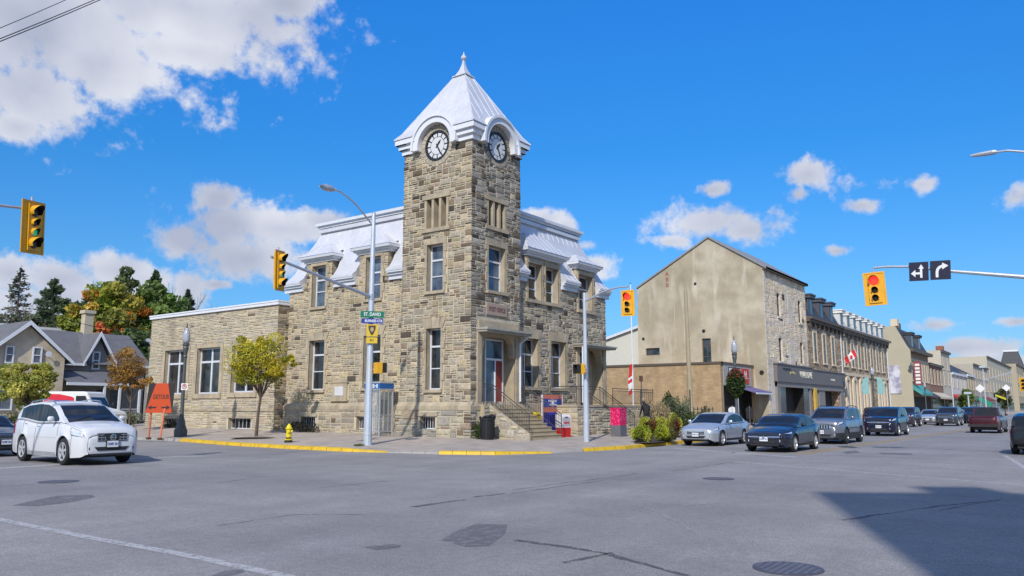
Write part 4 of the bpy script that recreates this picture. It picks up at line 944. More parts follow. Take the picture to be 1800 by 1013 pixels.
    low = kind in ('sedan','coupe_sedan','hatch')
    if not far:
        k0, k1 = {'crossover':(3.4,4.85),'suv':(3.9,4.9),'coupe_sedan':(3.3,4.6)}.get(kind, (3.2,4.9))
        patch('headlight_surround', .02, .53, k0, k1, .004, PLASTIC, skew=.1)
    if kind == 'crossover': patch('headlight', .05, .50, 3.5, 4.75, .008, LAMP, skew=.1)
    elif kind == 'suv': patch('headlight', .04, .42, 4.0, 4.8, .008, LAMP, skew=.12)
    elif kind == 'coupe_sedan': patch('headlight', .03, .52, 3.4, 4.5, .008, LAMP, skew=.12)
    else: patch('headlight', .04, .44, 3.3, 4.8, .008, LAMP, skew=.1)
    patch('taillight', L_-.06, L_-.34, 3.2, 5.0 if not low else 4.9, .008, TAIL, skew=-.05)
    Zn = S['zt'][0][1]; ng = hW*.44
    # nose: intake, grille, plate
    q = MB(); 
    zi = .40 if kind != 'crossover' else .43
    q.prism([(-hW*.52,zi+.05),(hW*.52,zi+.05),(hW*.42,zi-.05),(-hW*.42,zi-.05)], lambda s_, z_, d_: (d_, s_, z_), L_/2+.02, L_/2+.045); q.box(L_/2-.06, L_/2+.012, -hW*.6, hW*.6, .26, .315)
    q.build('lower_intake', PLASTIC, root)
    gz = (Zn-.02); gl = MB(); gh = .075 if low else .10
    gl.obox((L_/2+.012, 0, gz), (.03,0,.012), (0,ng,0), (-.012,0,gh)); grl = gl.build('grille', PLASTIC, root)
    gb = MB()
    if front == 'vbars':      # upright slots
        for k in range(8): gb.obox((L_/2+.03+.016, -ng+ng*2*(k+.0)/7, gz), (.008,0,.003), (0,.022,0), (-.01,0,gh*.95))
        gb.obox((L_/2+.03+.012, 0, gz+gh), (.012,0,.0), (0,ng,0), (0,0,.012))
    elif front == 'mesh':
        for k in range(3): gb.obox((L_/2+.03+.016, 0, gz-gh*.7+gh*.7*k), (.006,0,0), (0,ng*.98,0), (0,0,.010))
        for k in range(9): gb.obox((L_/2+.03+.018, -ng+ng*2*k/8, gz), (.005,0,0), (0,.008,0), (0,0,gh*.85))
        vs = [(L_/2+.03+.03,-.24,gz+gh),(L_/2+.03+.03,.24,gz+gh),(L_/2+.03+.03,.13,gz-gh),(L_/2+.03+.03,-.13,gz-gh)]; gb.add(vs, [(0,1,2,3)], 1); gb.lathe([(.085,0),(.085,.02),(.06,.022),(.06,.0)], (L_/2+.03+.03,0,gz), 20, axis='x')
        gb.obox((L_/2+.03+.045,0,gz),(.004,0,0),(0,.09,0),(0,0,.012))
    elif front == 'wing':
        gb.obox((L_/2+.03+.02, 0, gz+.02), (.01,0,0), (0,hW*.66,0), (-.01,0,.022)); gb.lathe([(.05,0),(.05,.02),(.0,.03)], (L_/2+.03+.03,0,gz), 12, axis='x')
    else:
        for k in range(2): gb.obox((L_/2+.03+.016, 0, gz-gh*.3+gh*.75*k), (.006,0,0), (0,ng*.95,0), (0,0,.014))
    gb.build('grille_bars', [CHR, PLASTIC], grl)
    def plateat(x, z, d, nm='licence_plate'):
        p = MB(); p.box(x-.01*d if d > 0 else x, x+.02 if d > 0 else x+.01, -.155, .155, z-.08, z+.08); o = p.build(nm, PLATE, root)
        if far: return
        c = MB(); c.box(x-.016, x+.016, -.175, .175, z-.10, z+.10)
        c.build('plate_frame', PLASTIC, o)
        tx = 'CDEK 251' if plate == 'ON' else plate
        text('plate_letters', tx, .085, PBLUE, o, frame_mtx((x+.022 if d > 0 else x-.012, 0, z), (0,1 if d > 0 else -1,0), (0,0,1)), .002, .8, .002)
    plateat(L_/2+.06, .50 if low else .55, 1); plateat(-L_/2-.012, .80 if not low else .72, -1)
    if not far:
        for sd in (-1, 1):
            q = MB(); q.lathe([(.065,-.06),(.065,.012)], (L_/2+.012, sd*hW*.60, .44), 12, axis='x'); q.build('fog_light', PLASTIC if kind == 'crossover' else LAMP, root)
        for t0 in [S['glass0']-.12, S['pil'][0][0]+.03, S['glass1']-.45 if kind != 'pickup' else S['glass1']]:
            patch('door_seam', t0, t0+.014, .35 if abs(t0-xw[1]) > RA+.02 and abs(t0-xw[0]) > RA+.02 else 3.2, 4.95, .004, PLASTIC, nt=1, nk=8)
        for t0 in (S['pil'][0][0]-.12, (S['pil'][1][0]-.16) if len(S['pil']) > 1 else S['pil'][0][0]-.12):
            patch('door_handle', t0-.10, t0+.08, 4.05, 4.22, .02, paint if kind != 'crossover' else CHR, nt=3, nk=1)
        patch('bonnet_seam', .22, S['zr'][0][0], 5.30, 5.37, .004, PLASTIC, nt=6, nk=1)
        patch('bumper_seam', .47, .482, .6 if abs(.475-xw[0]) > RA+.02 else 3.1, 3.5, .004, PLASTIC, nt=1, nk=4)
        patch('side_crease', xw[0]+RA+.08, xw[1]-RA+.35, 3.02, 3.12, .006, PLASTIC if kind == 'suv' else paint, nt=8, nk=1)
        patch('window_trim', S['glass0']-.1, S['glass1'], 4.9, 5.0, .006, CHR if kind in ('coupe_sedan','suv') else PLASTIC, nt=8, nk=1)
        patch('sill_trim', xw[0]+RA+.03, xw[1]-RA-.03, .1, .75, .006, PLASTIC if kind != 'crossover' else mat('grey_trim', (.3,.3,.31), .5), nt=8, nk=1)
        if stripe:
            for t0 in (1.98, 2.22): patch('door_stripe', t0+.5, t0+.66, 1.0, 4.9, .006, mat('grey_stripe', (.40,.41,.43), .4), nt=1, nk=8, skew=.1)
    for sd in (-1, 1):
        q = MB(); tm = S['glass0']+.12; c = Vector((X(tm), sd*(hW+.09), zt(tm)+.08))
        q.lathe([(.02,-.09),(.07,-.07),(.085,0),(.07,.06),(.02,.085)], c, 10, axis='y', sx=.7, sy=.95); q.build('side_mirror', paint, root, smooth=True)
    if railings:
        for sd in (-1, 1):
            q = MB(); t0, t1 = S['ws']+.15, S['rg']-.1; q.tube([(X(t0),sd*hW*.72,zr(t0)-.0),(X(t0+.12),sd*hW*.72,zr(t0+.12)+.05),(X((t0+t1)/2),sd*hW*.72,zr((t0+t1)/2)+.055),(X(t1-.12),sd*hW*.72,zr(t1-.12)+.05),(X(t1),sd*hW*.72,zr(t1))], .018, 6)
            q.build('roof_rail', PLASTIC if kind == 'suv' else CHR, root)
    if kind == 'pickup':
        q = MB(); q.box(-L_/2-.12, -L_/2+.02, -hW*.96, hW*.96, .42, .58); q.build('rear_bumper', CHR if False else PLASTIC, root)
        q = MB(); q.box(-L_/2-.012, -L_/2+.01, -hW*.72, hW*.72, .62, 1.04); q.build('tailgate', paint, root)
        q = MB(); q.box(-L_/2+.1, X(3.3), -hW*.78, hW*.78, 1.10, 1.145); q.build('bed_cover', PLASTIC, root)
    wp = MB()
    if not far:
        for y in (-.45, .15): wp.tube([(X(g0+.1), y, zr(g0+.1)+.03), (X(g0+.28), y+.42, zr(g0+.28)+.04)], .008, 4)
        wp.build('wiper', PLASTIC, root)
    return root
def paintm(name, c, metal=.35, rough=.25): return mat(name, c, rough, metal=metal, var=.03, scale=2, coat=.55)
PWHITE = paintm('white_car_paint', (.62,.62,.63), 0, .32); PSILV = paintm('silver_car_paint', (.50,.53,.57), .5, .32); PNAVY = paintm('dark_slate_car_paint', (.022,.024,.040), .3, .2)
PGREY = paintm('grey_car_paint', (.24,.25,.29), .6, .28); PBLU = paintm('navy_car_paint', (.009,.011,.03), .2, .25); PMAR = paintm('maroon_car_paint', (.06,.008,.014), .2, .3); PBLK = paintm('black_car_paint', (.012,.013,.016), .2, .2)
PRED = paintm('red_car_paint', (.42,.02,.05), .2, .3); PPURP = paintm('plum_car_paint', (.075,.035,.06), .4, .3); PCHAR = paintm('charcoal_car_paint', (.06,.065,.075), .4, .25)
Q = math.pi
# lane traffic facing the camera (heading -x)
def facing(kind, name, label, paint, fx_, ynear, **k):
    S = SPEC[kind]; x = fx_-S['xf']+S['L']/2; return make_car(kind, name, label, k.pop('cat', 'car'), paint, (x, ynear+S['W']/2, 0), Q, **k)
facing('sedan', 'parked_car', 'silver grey saloon car first in the kerb lane beside the flower bed', PSILV, 5.75, -9.6, front='bars', group='cars along the main street')
facing('coupe_sedan', 'car', 'dark slate blue saloon car waiting at the stop line beside the silver car', PNAVY, 2.75, -13.62, front='wing', group='cars along the main street')
facing('suv', 'car', 'grey sport utility vehicle with upright grille slots, waiting behind the dark saloon', PGREY, 11.0, -13.5, front='vbars', group='cars along the main street', railings=True, lowgrey=PLASTIC, rim=RIMD)
facing('suv', 'car', 'navy blue sport utility vehicle third in the queue, ahead of the oncoming charcoal one', PBLU, 23.4, -13.43, front='wing', group='cars along the main street')
facing('suv', 'car', 'charcoal sport utility vehicle driving towards the junction, to the left of the maroon pickup', PCHAR, 54, -12.8, front='wing', group='cars along the main street')
make_car('pickup', 'pickup_truck', 'maroon pickup truck driving away down the main street', 'pickup truck', PMAR, (34.4, -16.95, 0), math.radians(-2), group='cars along the main street', rim=RIMD)
make_car('hatch', 'parked_car', 'black car cut off by the right edge, its red tail lamp showing', 'car', PBLK, (7.6, -21.25, 0), math.radians(-3), group='cars along the main street', wide=1.05)
wsuv = make_car('crossover', 'car', 'white crossover turning out of the side street, in front of the mail van', 'car', PWHITE, (-15.80, 3.15, 0), math.radians(-91.5), front='mesh', railings=True, plate='CDEK 251'); wsuv.scale = (1.07, 1.06, 1.11)
make_car('sedan', 'car', 'dark grey car behind the white crossover, cut off by the left edge', 'car', PCHAR, (-16.1, 9.6, 0), math.radians(-90), front='bars', tall=1.1)
# parked and distant cars on the main street
far = [('hatch','parked_car','bright red hatchback parked behind the grey sport utility vehicle',PRED,24.5,-9.1,Q),
 ('suv','parked_car','plum coloured van-like car parked behind the navy one by the stone row',PPURP,39,-9.3,0),
 ('suv','parked_car','dark plum sport utility vehicle parked next along after the plum one',paintm('dark_plum_paint',(.05,.03,.045)),49.5,-9.3,Q),
 ('sedan','parked_car','small silver saloon parked between the dark plum car and the oncoming charcoal one',PSILV,60.5,-9.6,Q),
 ('suv','car','blue black sport utility vehicle following behind the charcoal one',PBLU,68,-12.6,Q),
 ('hatch','car','red hatchback far down the street past the pickup roof',PRED,92,-16.6,0),
 ('sedan','car','tiny maroon saloon car far down the street near the right edge',PMAR,104,-20.4,Q),
 ('suv','car','tiny black vehicle beside the maroon saloon far down the street',PBLK,122,-17.6,0),
 ('sedan','parked_car','tiny grey saloon parked far along the left kerb',PGREY,78,-9.6,Q),
 ('suv','parked_car','tiny dark sport utility vehicle parked beyond the grey saloon on the left kerb',PCHAR,90,-9.6,Q),
 ('hatch','parked_car','tiny blue hatchback parked far along the right kerb',paintm('blue_paint',(.04,.10,.3)),60,-23.0,0)]
for kd, nm, lb, pt, x, y, hd in far: make_car(kd, nm, lb, 'car', pt, (x,y,0), hd, far=True, group='cars along the main street')
# mail van behind the crossover
def mail_van():
    t = thing('delivery_van', 'white mail van with a red and blue side band parked in the side street', 'van', (AT(136,720,49).x, AT(136,720,49).y, 0.1), math.radians(-55))
    VW = mat('van_white', (.72,.71,.69), .4, var=.04); RD = mat('van_red', (.62,.02,.04), .4); BL = mat('van_blue', (.05,.06,.30), .4)
    mb = MB(); prof = [(-2.9,.4),(-2.95,.8),(-2.92,2.35),(-2.75,2.52),(.9,2.52),(1.1,2.42),(1.55,1.55),(2.45,1.32),(2.62,1.15),(2.66,.5),(2.5,.4)]
    def ringp(y, ins): return [(x*(1-ins*.02), y, z-(ins*.06 if z > 1 else 0)) for x, z in prof]
    R = [ringp(-.98,1), ringp(-.92,0), ringp(.92,0), ringp(.98,1)]
    for a, b in zip(R, R[1:]):
        for i in range(len(prof)): mb.quad(a[i], a[(i+1)%len(prof)], b[(i+1)%len(prof)], b[i])
    mb.add(R[0], [tuple(range(len(prof)))]); mb.add(R[-1], [tuple(range(len(prof)))])
    mb.build('body', VW, t)
    for sd in (-1, 1):
        mb = MB(); y = sd*.985; s = lambda pts, m=0: mb.add([(x,y,z) for x, z in pts], [tuple(range(len(pts)))], m)
        s([(-1.6,1.55),(-1.5,2.28),(-1.35,2.38),(-.6,2.36),(.2,2.2),(.32,2.12),(.32,1.55)]); s([(.5,1.5),(.5,1.35),(2.4,1.1),(2.4,1.2)]); mb.build('side_band', RD, t)
        mb = MB(); y = sd*.992; mb.add([(x,y,z) for x, z in [(-1.0,1.72),(-1.0,2.0),(.12,2.0),(.12,1.72)]], [(0,1,2,3)]); b = mb.build('band_panel', BL, t)
        mb = MB(); mb.add([(x,sd*.99,z) for x, z in [(.42,1.45),(.42,2.26),(1.0,2.26),(1.38,1.5)]], [(0,1,2,3)]); mb.build('side_window', CGL, t)
        mb = MB(); mb.lathe([(.02,-.12),(.1,-.1),(.1,.1),(.02,.12)], (1.55,sd*1.22,1.75), 8); mb.tube([(1.4,sd*.95,1.5),(1.5,sd*1.15,1.7)], .015, 5); mb.build('side_mirror', PLASTIC, t)
        for x in (-1.9, 1.75):
            mb = MB(); mb.lathe([(.2,-.1),(.36,-.1),(.38,0),(.36,.1),(.2,.1)], (x,sd*.86,.38), 20, axis='y'); w = mb.build('wheel', TYRE, t)
            mb = MB(); mb.lathe([(.001,.0),(.2,.0),(.22,.02)], (x,sd*.97,.38), 16, axis='y'); mb.build('rim', RIM, w)
    mb = MB(); mb.quad((1.12,-.82,2.36),(1.12,.82,2.36),(1.56,.85,1.6),(1.56,-.85,1.6)); mb.build('windscreen', CGL, t)
    for sd in (-1, 1): mb = MB(); mb.box(2.6,2.69,sd*.75-.14,sd*.75+.14,.85,1.05); mb.build('headlight', LAMP, t)
mail_van()
# ================================================================== STREET FURNITURE
LREDON = mat('red_lens_lit', (.8,.02,.01), .3, emit=((1,.03,.02), 2.2)); LGRN = mat('green_lens_lit', (.01,.35,.18), .3, emit=((.02,.6,.3), .35))
LOFF = mat('dark_lens', (.03,.02,.018), .3); VIS = mat('visor_black', (.015,.014,.014), .6)
def signal(label, pos, face, lenses, group='traffic signals', roll=0, w=.62, plate=True, yaw=0, sc_=1.0):
    # lenses: list of (radius, material); face: angle of the direction it faces
    h = sum(2*r+.06 for r, _ in lenses)+.22
    t = thing('traffic_signal', label, 'traffic signal', pos, face+math.radians(yaw), group)
    t.rotation_euler = (roll, 0, face+math.radians(yaw)); t.scale = (sc_,)*3
    # local: +x faces out, y sideways
    mb = MB(); hw = .15
    mb.box(-.12, .06, -.19, .19, -h/2+.08, h/2-.08); mb.build('housing', YSIG, t)
    mb = MB(); mb.box(.0, .012, -w/2, w/2, -h/2, h/2); o = mb.build('backplate', YSIG, t)
    mb = MB()
    for a, b, c, d in ((-w/2,-w/2+.05,-h/2,h/2),(w/2-.05,w/2,-h/2,h/2),(-w/2+.05,w/2-.05,h/2-.05,h/2),(-w/2+.05,w/2-.05,-h/2,-h/2+.05)): mb.box(.0,.028,a,b,c,d)
    mb.build('plate_rim', YSIG, t)
    z = h/2-.11
    for r, m in lenses:
        z -= r+.03
        mb = MB(); mb.lathe([(r,.062),(r*.9,.085),(r*.5,.10),(.001,.105)], (0,0,z), 20, axis='x'); mb.build('lens', m, t, smooth=True)
        mb = MB(); n = 14; Rr = r*1.1; Ld = r*1.75
        for side_, rr in ((0,Rr),(1,Rr-.008)):
            pass
        A = [math.radians(-35)+math.radians(250)*k/n for k in range(n+1)]
        def rim(a, x, rr): return (x, rr*math.cos(a), z+rr*math.sin(a))
        for a0, a1 in zip(A, A[1:]):
            l0 = .06+Ld*(.45+.55*max(0,math.sin(a0))); l1 = .06+Ld*(.45+.55*max(0,math.sin(a1)))
            mb.quad(rim(a0,.06,Rr), rim(a1,.06,Rr), rim(a1,l1,Rr), rim(a0,l0,Rr), 0); mb.quad(rim(a0,.06,Rr-.01), rim(a0,l0,Rr-.01), rim(a1,l1,Rr-.01), rim(a1,.06,Rr-.01), 1)
            mb.quad(rim(a0,l0,Rr), rim(a1,l1,Rr), rim(a1,l1,Rr-.01), rim(a0,l0,Rr-.01), 0)
        mb.build('visor', [YSIG, VIS], t, smooth=True)
        z -= r+.03
    mb = MB(); mb.tube([(-.05,0,h/2-.08),(-.05,0,h/2+.12)], .03, 8); mb.build('bracket', GALV, t)
    return t
L4 = [(.15,LOFF),(.10,LOFF),(.10,LGRN),(.15,LOFF)]; L3 = [(.15,LREDON),(.10,LOFF),(.10,LOFF)]
FY = math.radians(-90); FX = math.radians(180)
p1_ = AY(491, 476, .30); p1_.y = .30
signal('yellow four-lens signal on the mast arm in front of the mansard roof, green arrow lit', AY(491,476,.30), FY, L4, roll=math.radians(3), w=.66, yaw=24)
s1 = AT(57,400,21); signal('yellow four-lens signal hanging alone in the sky at the left edge, green lit', s1, FY, L4, roll=math.radians(3.5), w=.78, yaw=24)
s3 = AX(1104,533,1.35); signal('yellow three-lens signal on the short curved arm beside the gabled building, red lit', s3, FX, L3, w=.60, yaw=8)
s4 = AX(1538,508,1.35); signal('yellow three-lens signal under the long arm left of the two arrow signs, red lit', s4, FX, L3, roll=math.radians(2), w=.66, yaw=6, sc_=1.06)
def ped(label, pos, face):
    t = thing('pedestrian_signal', label, 'pedestrian signal', pos, face, 'pedestrian signals')
    mb = MB(); mb.box(-.1,.12,-.2,.2,-.22,.22); mb.build('housing', YSIG, t)
    mb = MB(); mb.box(.12,.128,-.16,.16,-.17,.17); mb.build('screen', VIS, t)
    mb = MB()
    for a,b,c,d in ((-.19,-.17,-.2,.2),(.17,.19,-.2,.2),(-.17,.17,.18,.2)): mb.box(.12,.32,a,b,c,d)
    mb.build('visor', VIS, t)
    
    for z_ in (.14,-.14): mb = MB(); mb.tube([(0,0,z_),(-.05,.45,z_)], .02, 6); mb.build('bracket', GALV, t)
# left mast
b = G(646,783,.16); b = Vector((b.x, b.y, .12)); zt_ = AT(652,375,(b-CAM).x*fx+(b-CAM).y*fy).z
t = thing('signal_mast', 'tall pale steel mast with street lamp and signal arms before the post office', 'signal mast', b)
PALE = mat('pale_mast', (.52,.56,.62), .45, metal=.3, var=.08, scale=2, stain=((.35,.36,.38), 3, .55, .5))
H_ = zt_-b.z; MASTB = b.copy()
mb = MB(); mb.tube([(0,0,0),(0,0,3.2),(0,0,H_)], [.17,.135,.085], 10); mb.tube([(0,0,0),(0,0,.06)], .26, 8); mb.tube([(0,0,.45),(0,0,.52)], .18, 10); mb.tube([(0,0,H_),(0,0,H_+.05)], [.095,.02], 10); mb.build('pole', PALE, t)
pa = AY(650,522,b.y)-b; pe = p1_-b
mb = MB(); sg_ = AY(506,463,b.y)-b; sl_ = AY(480,452,b.y)-b
mb.tube([(0,0,pa.z),(sg_.x,0,sg_.z),(sl_.x-.1,0,sl_.z)], [.075,.055,.05], 8); mb.tube([(0,0,pa.z-.12),(0,0,pa.z+.12)], .13, 8); mb.build('signal_arm', GALV, t)
mb = MB(); pts = [AY(x,y,b.y)-b for x, y in ((652,392),(640,377),(626,360),(612,347),(598,337),(588,333))]
mb.tube([(p.x,0,p.z) for p in pts], .035, 8); mb.build('lamp_arm', GALV, t)
hd = [AY(x,y,b.y)-b for x, y in ((590,334),(562,327))]
mb = MB(); a_, c_ = Vector((hd[0].x,0,hd[0].z)), Vector((hd[1].x,0,hd[1].z)); mb.tube([a_, a_.lerp(c_,.25), a_.lerp(c_,.7), c_], [.05,.13,.14,.04], 10); o = mb.build('lamp_head', GALV, t, smooth=True)
# signs on the mast
def plate(parent, name, m, c, w, h, ang, th=.012):
    u = Vector((math.cos(ang), math.sin(ang), 0)); n = Vector((u.y, -u.x, 0)); mb = MB(); mb.obox(c, u*w/2, n*th/2, (0,0,h/2)); return mb.build(name, m, parent), u, n
ANG = math.atan2(-.806, .592)      # board parallel to the picture
GREEN = mat('sign_green', (.01,.17,.10), .4, var=.06); SBLUE = mat('sign_blue', (.02,.05,.30), .4, var=.06); SW = mat('sign_white', (.74,.74,.74), .4, var=.03)
dm = (b-CAM).x*fx+(b-CAM).y*fy
def on(px, py, d=-.2): return AT(px, py, dm+d)-b
a2 = ANG+math.radians(14)
c = on(654.5,553); o, u, n = plate(t, 'street_sign', GREEN, c, .95, .27, a2); text('lettering', 'ST. DAVID', .19, SW, o, frame_mtx(c+n*.012, u, (0,0,1)), .003, .8, .004)
c = on(654.5,564.5); o, u, n = plate(t, 'district_sign', SBLUE, c, .88, .20, a2); text('lettering', 'BUSINESS CTR', .14, SW, o, frame_mtx(c+n*.012+u*.05, u, (0,0,1)), .003, .8, .004)
c = on(654,581); YS = mat('sign_yellow', (.62,.42,.02), .45, var=.05); BR = mat('sign_brown', (.05,.03,.02), .5)
o, u, n = plate(t, 'watch_sign', YS, c, .45, .50, ANG+.1)
mb = MB(); fp = lambda s, z, d: tuple(c+n*(.008+d)+u*s+Vector((0,0,z)))
mb.prism([(-.15,.2),(.15,.2),(.14,.05),(.06,-.15),(0,-.2),(-.06,-.15),(-.14,.05)], fp, 0, .004); em = mb.build('emblem', BR, o)
mb = MB(); mb.prism([(-.05,.12),(.05,.12),(.07,.02),(0,-.08),(-.07,.02)], fp, .005, .008); mb.build('emblem_mark', mat('sign_tan', (.4,.3,.15), .5), o)
c = on(653.5,598.5); o, u, n = plate(t, 'watch_sign', YS, c, .45, .24, ANG+.1); text('lettering', '911', .1, BR, o, frame_mtx(c+n*.01, u, (0,0,1)), .002, 1, .006)
pb = on(664,647); ped('yellow pedestrian signal on the left mast, screen turned away', b+pb, math.radians(-20))
# right mast
b2 = G(1031,778,.16); b2.z = .12; d2 = (b2-CAM).x*fx+(b2-CAM).y*fy; top = AT(1023,515,d2)
t = thing('signal_mast', 'pale steel mast with a short curved signal arm beside the post office steps', 'signal mast', b2)
mb = MB(); mb.tube([(0,0,0),(0,0,2.6),(0,0,2.62),(0,0,top.z-b2.z)], [.135,.115,.095,.075], 10); mb.tube([(0,0,0),(0,0,.05)], .22, 8); mb.build('pole', PALE, t)
q = [AX(x,y,b2.x)-b2 for x, y in ((1025,531),(1040,524),(1058,514),(1075,508),(1090,505),(1104,504))]
mb = MB(); mb.tube([(0,p.y,p.z) for p in q], [.055,.05,.045,.04,.035,.035], 8); mb.build('signal_arm', GALV, t)
pz = AT(1022,649,d2-.2); ped('yellow and black pedestrian signal on the right mast, seen edge on', pz, math.radians(150))
# overhead arm on the right, mast outside the picture
px_ = 1.5; t = thing('signal_mast', 'long steel arm reaching in from the right edge over the main street', 'signal mast', (px_, -26.2, 0.12))
q = [AX(x,y,px_)-Vector((px_,-26.2,.12)) for x, y in ((1535,471),(1560,469),(1600,469),(1672,477),(1800,487),(1900,500))]
mb = MB(); mb.tube([(0,p.y,p.z) for p in q]+[(0,0,5.6)], [.035,.04,.045,.055,.07,.08,.085], 8); mb.build('signal_arm', GALV, t)
mb = MB(); mb.tube([(0,0,0),(0,0,9.6)], [.17,.09], 10); mb.build('pole', PALE, t)
h0 = [AX(x,y,px_)-Vector((px_,-26.2,.12)) for x, y in ((1750,268),(1770,265),(1800,267),(1840,276))]
mb = MB(); mb.tube([(0,p.y,p.z) for p in h0]+[(0,0,9.4)], .035, 8); mb.build('lamp_arm', GALV, t)
h1 = [AX(x,y,px_)-Vector((px_,-26.2,.12)) for x, y in ((1752,267),(1706,274.5))]
mb = MB(); a_, c_ = h1; a_.x = c_.x = 0; mb.tube([a_, a_.lerp(c_,.15), a_.lerp(c_,.6), c_], [.06,.085,.075,.045], 8); mb.build('lamp_head', GALV, t)
def lane_sign(label, x0, x1, y0, y1, kind):
    c = AX((x0+x1)/2,(y0+y1)/2,px_-.12); w = abs(AX(x1,y0,px_).y-AX(x0,y0,px_).y); h = .64
    t = thing('lane_sign', label, 'road sign', c, 0, 'lane arrow signs')
    t.rotation_euler = (math.radians(2.5), 0, 0)
    mb = MB(); mb.box(-.01,.01,-w/2,w/2,-h/2,h/2); mb.build('panel', mat('sign_dark_navy', (.012,.012,.035), .45), t)
    mb = MB(); f = lambda s, z, d: (-.012-d, -s, z)
    if kind == 0:
        mb.prism([(.04,-.22),(.11,-.22),(.11,.09),(.16,.09),(.075,.24),(-.01,.09),(.04,.09)], f, 0, .004)
        mb.prism([(.04,-.10),(.04,-.03),(-.10,-.03),(-.10,.06),(-.24,-.065),(-.10,-.19),(-.10,-.10)], f, 0, .004)
    else:
        P = [(-.12,-.22)]+[(-.12+.2-.2*math.cos(a), -.05+.2*math.sin(a)) for a in (0,.4,.8,1.2,1.5)]+[(.10,.21-.06)]
        out = [(-.14,-.24),(-.14,-.05),(-.11,.06),(-.04,.14),(.06,.18),(.06,.25),(.24,.14),(.06,.02),(.06,.09),(.0,.06),(-.045,0),(-.06,-.08),(-.06,-.24)]
        mb.prism(out, f, 0, .004)
    mb.build('arrow', SW, t)
lane_sign('black lane sign with a left and straight ahead arrow', 1598, 1632, 461, 494, 0); lane_sign('black lane sign with a right turn arrow', 1635, 1671, 459, 491, 1)
# left overhead arm, mast outside the picture
t = thing('signal_mast', 'thin signal arm coming in from the left edge to the lone signal', 'signal mast', (-33, s1.y+.1, .12))
q0 = AY(40,366,s1.y+.1); q1 = AY(-20,359,s1.y+.1); o_ = Vector((-33,s1.y+.1,.12))
mb = MB(); mb.tube([q0-o_, q1-o_, Vector((0,0,7.4))], [.035,.045,.07], 8); mb.build('signal_arm', GALV, t); mb = MB(); mb.tube([(0,0,0),(0,0,7.8)], [.16,.1], 10); mb.build('pole', PALE, t)
# wires top left
def wire(label, p, q, sag=.3, r=.012):
    mb = MB(); pts = [p.lerp(q,k/10)-Vector((0,0,sag*4*(k/10)*(1-k/10))) for k in range(11)]; o = mb.tube(pts, r, 5); o = mb.build('overhead_cable', BLACK); tag(o, label, 'cable', 'overhead cables')
wire('uppermost thin cable crossing the top left corner', AT(-40,66,16), AT(300,-90,26), .1, .009); wire('middle cable crossing the top left corner', AT(-40,84,16), AT(360,-90,26), .1, .012); wire('lowest thick cable crossing the top left corner', AT(-40,89,15.8), AT(368,-90,25.8), .1, .012)
wire('thin cable strung above the grey house roof before the trees', AT(105,558,56), AT(250,580,62), .3, .02)
wire('lower thin cable strung past the house chimney before the trees', AT(90,538,58), AT(250,565,62), .3, .02)
# heritage lamps
IRONG = mat('lamp_iron', (.085,.095,.10), .5, metal=.2, var=.12); GLOBE = mat('acorn_globe', (.36,.37,.41), .12, var=.35, scale=9, coat=.6)
def hlamp(label, pos, h, group='heritage street lamps'):
    t = thing('street_lamp', label, 'street lamp', pos, 0, group); s = h/4.9
    mb = MB(); mb.lathe([(.27,0),(.28,.32),(.24,.36),(.23,.42),(.19,.5),(.15,.72),(.11,.85),(.10,.92),(.085,1.1),(.065,3.5),(.10,3.55),(.07,3.62),(.09,3.75),(.13,3.95),(.11,4.02),(.15,4.08),(.15,4.14)], (0,0,0), 14); o = mb.build('pole', IRONG, t, smooth=False)
    mb = MB(); mb.lathe([(.11,4.14),(.165,4.28),(.17,4.42),(.13,4.66),(.06,4.83),(.02,4.88)], (0,0,0), 14); g = mb.build('lamp_globe', GLOBE, t, smooth=True)
    mb = MB(); mb.lathe([(.05,4.86),(.03,4.92),(.02,4.97),(.035,5.0),(.005,5.08)], (0,0,0), 8); mb.build('finial', IRONG, t); t.scale = (s,s,s); return t
bl = G(317,768,.17); bl.z = .15; dl = (bl-CAM).x*fx+(bl-CAM).y*fy; hl = AT(325,572,dl).z-bl.z
tl = hlamp('grey heritage lamp post beside the orange detour board at the yellow kerb', bl, hl*.985)
mb = MB(); c = Vector((-.02,-.12,(AT(319,680,dl).z-bl.z)*4.9/(hl*.985))); u = Vector((math.cos(ANG),math.sin(ANG),0)); n = Vector((u.y,-u.x,0)); mb.obox(c, u*.15, n*.008, (0,0,.15)); o = mb.build('parking_sign', SW, tl)
text('lettering', 'P', .2, BLACK, o, frame_mtx(c+n*.012, u, (0,0,1)), .002, 1, .004)
mb = MB()
for k in range(20):
    a0, a1 = math.pi*2*k/20, math.pi*2*(k+1)/20; q = lambda r, a: tuple(c+n*.016+u*r*math.cos(a)+Vector((0,0,r*math.sin(a)+.01)))
    mb.quad(q(.09,a0),q(.115,a0),q(.115,a1),q(.09,a1))
mb.quad(q(.1,2.3),q(.1,2.5),q(.1,-.84),q(.1,-.64)); mb.build('no_parking_ring', mat('sign_red', (.5,.02,.02), .4), o)
br = AY(1296,742,-5.2); br.z = .2; dr = (br-CAM).x*fx+(br-CAM).y*fy; hr = AT(1291,597,dr).z-.2
LAMPR = br.copy(); tr = hlamp('heritage lamp post with a full flower basket beside the store awning', br, hr)
b3 = AY(1536,700,-4.6); b3.z = .2; d3 = (b3-CAM).x*fx+(b3-CAM).y*fy; h3 = AT(1535,645,d3).z-.2
t3 = hlamp('heritage lamp post carrying two teal banners before the arched stone row', b3, h3)
BANN = mat('teal_banner', (.22,.40,.38), .7)
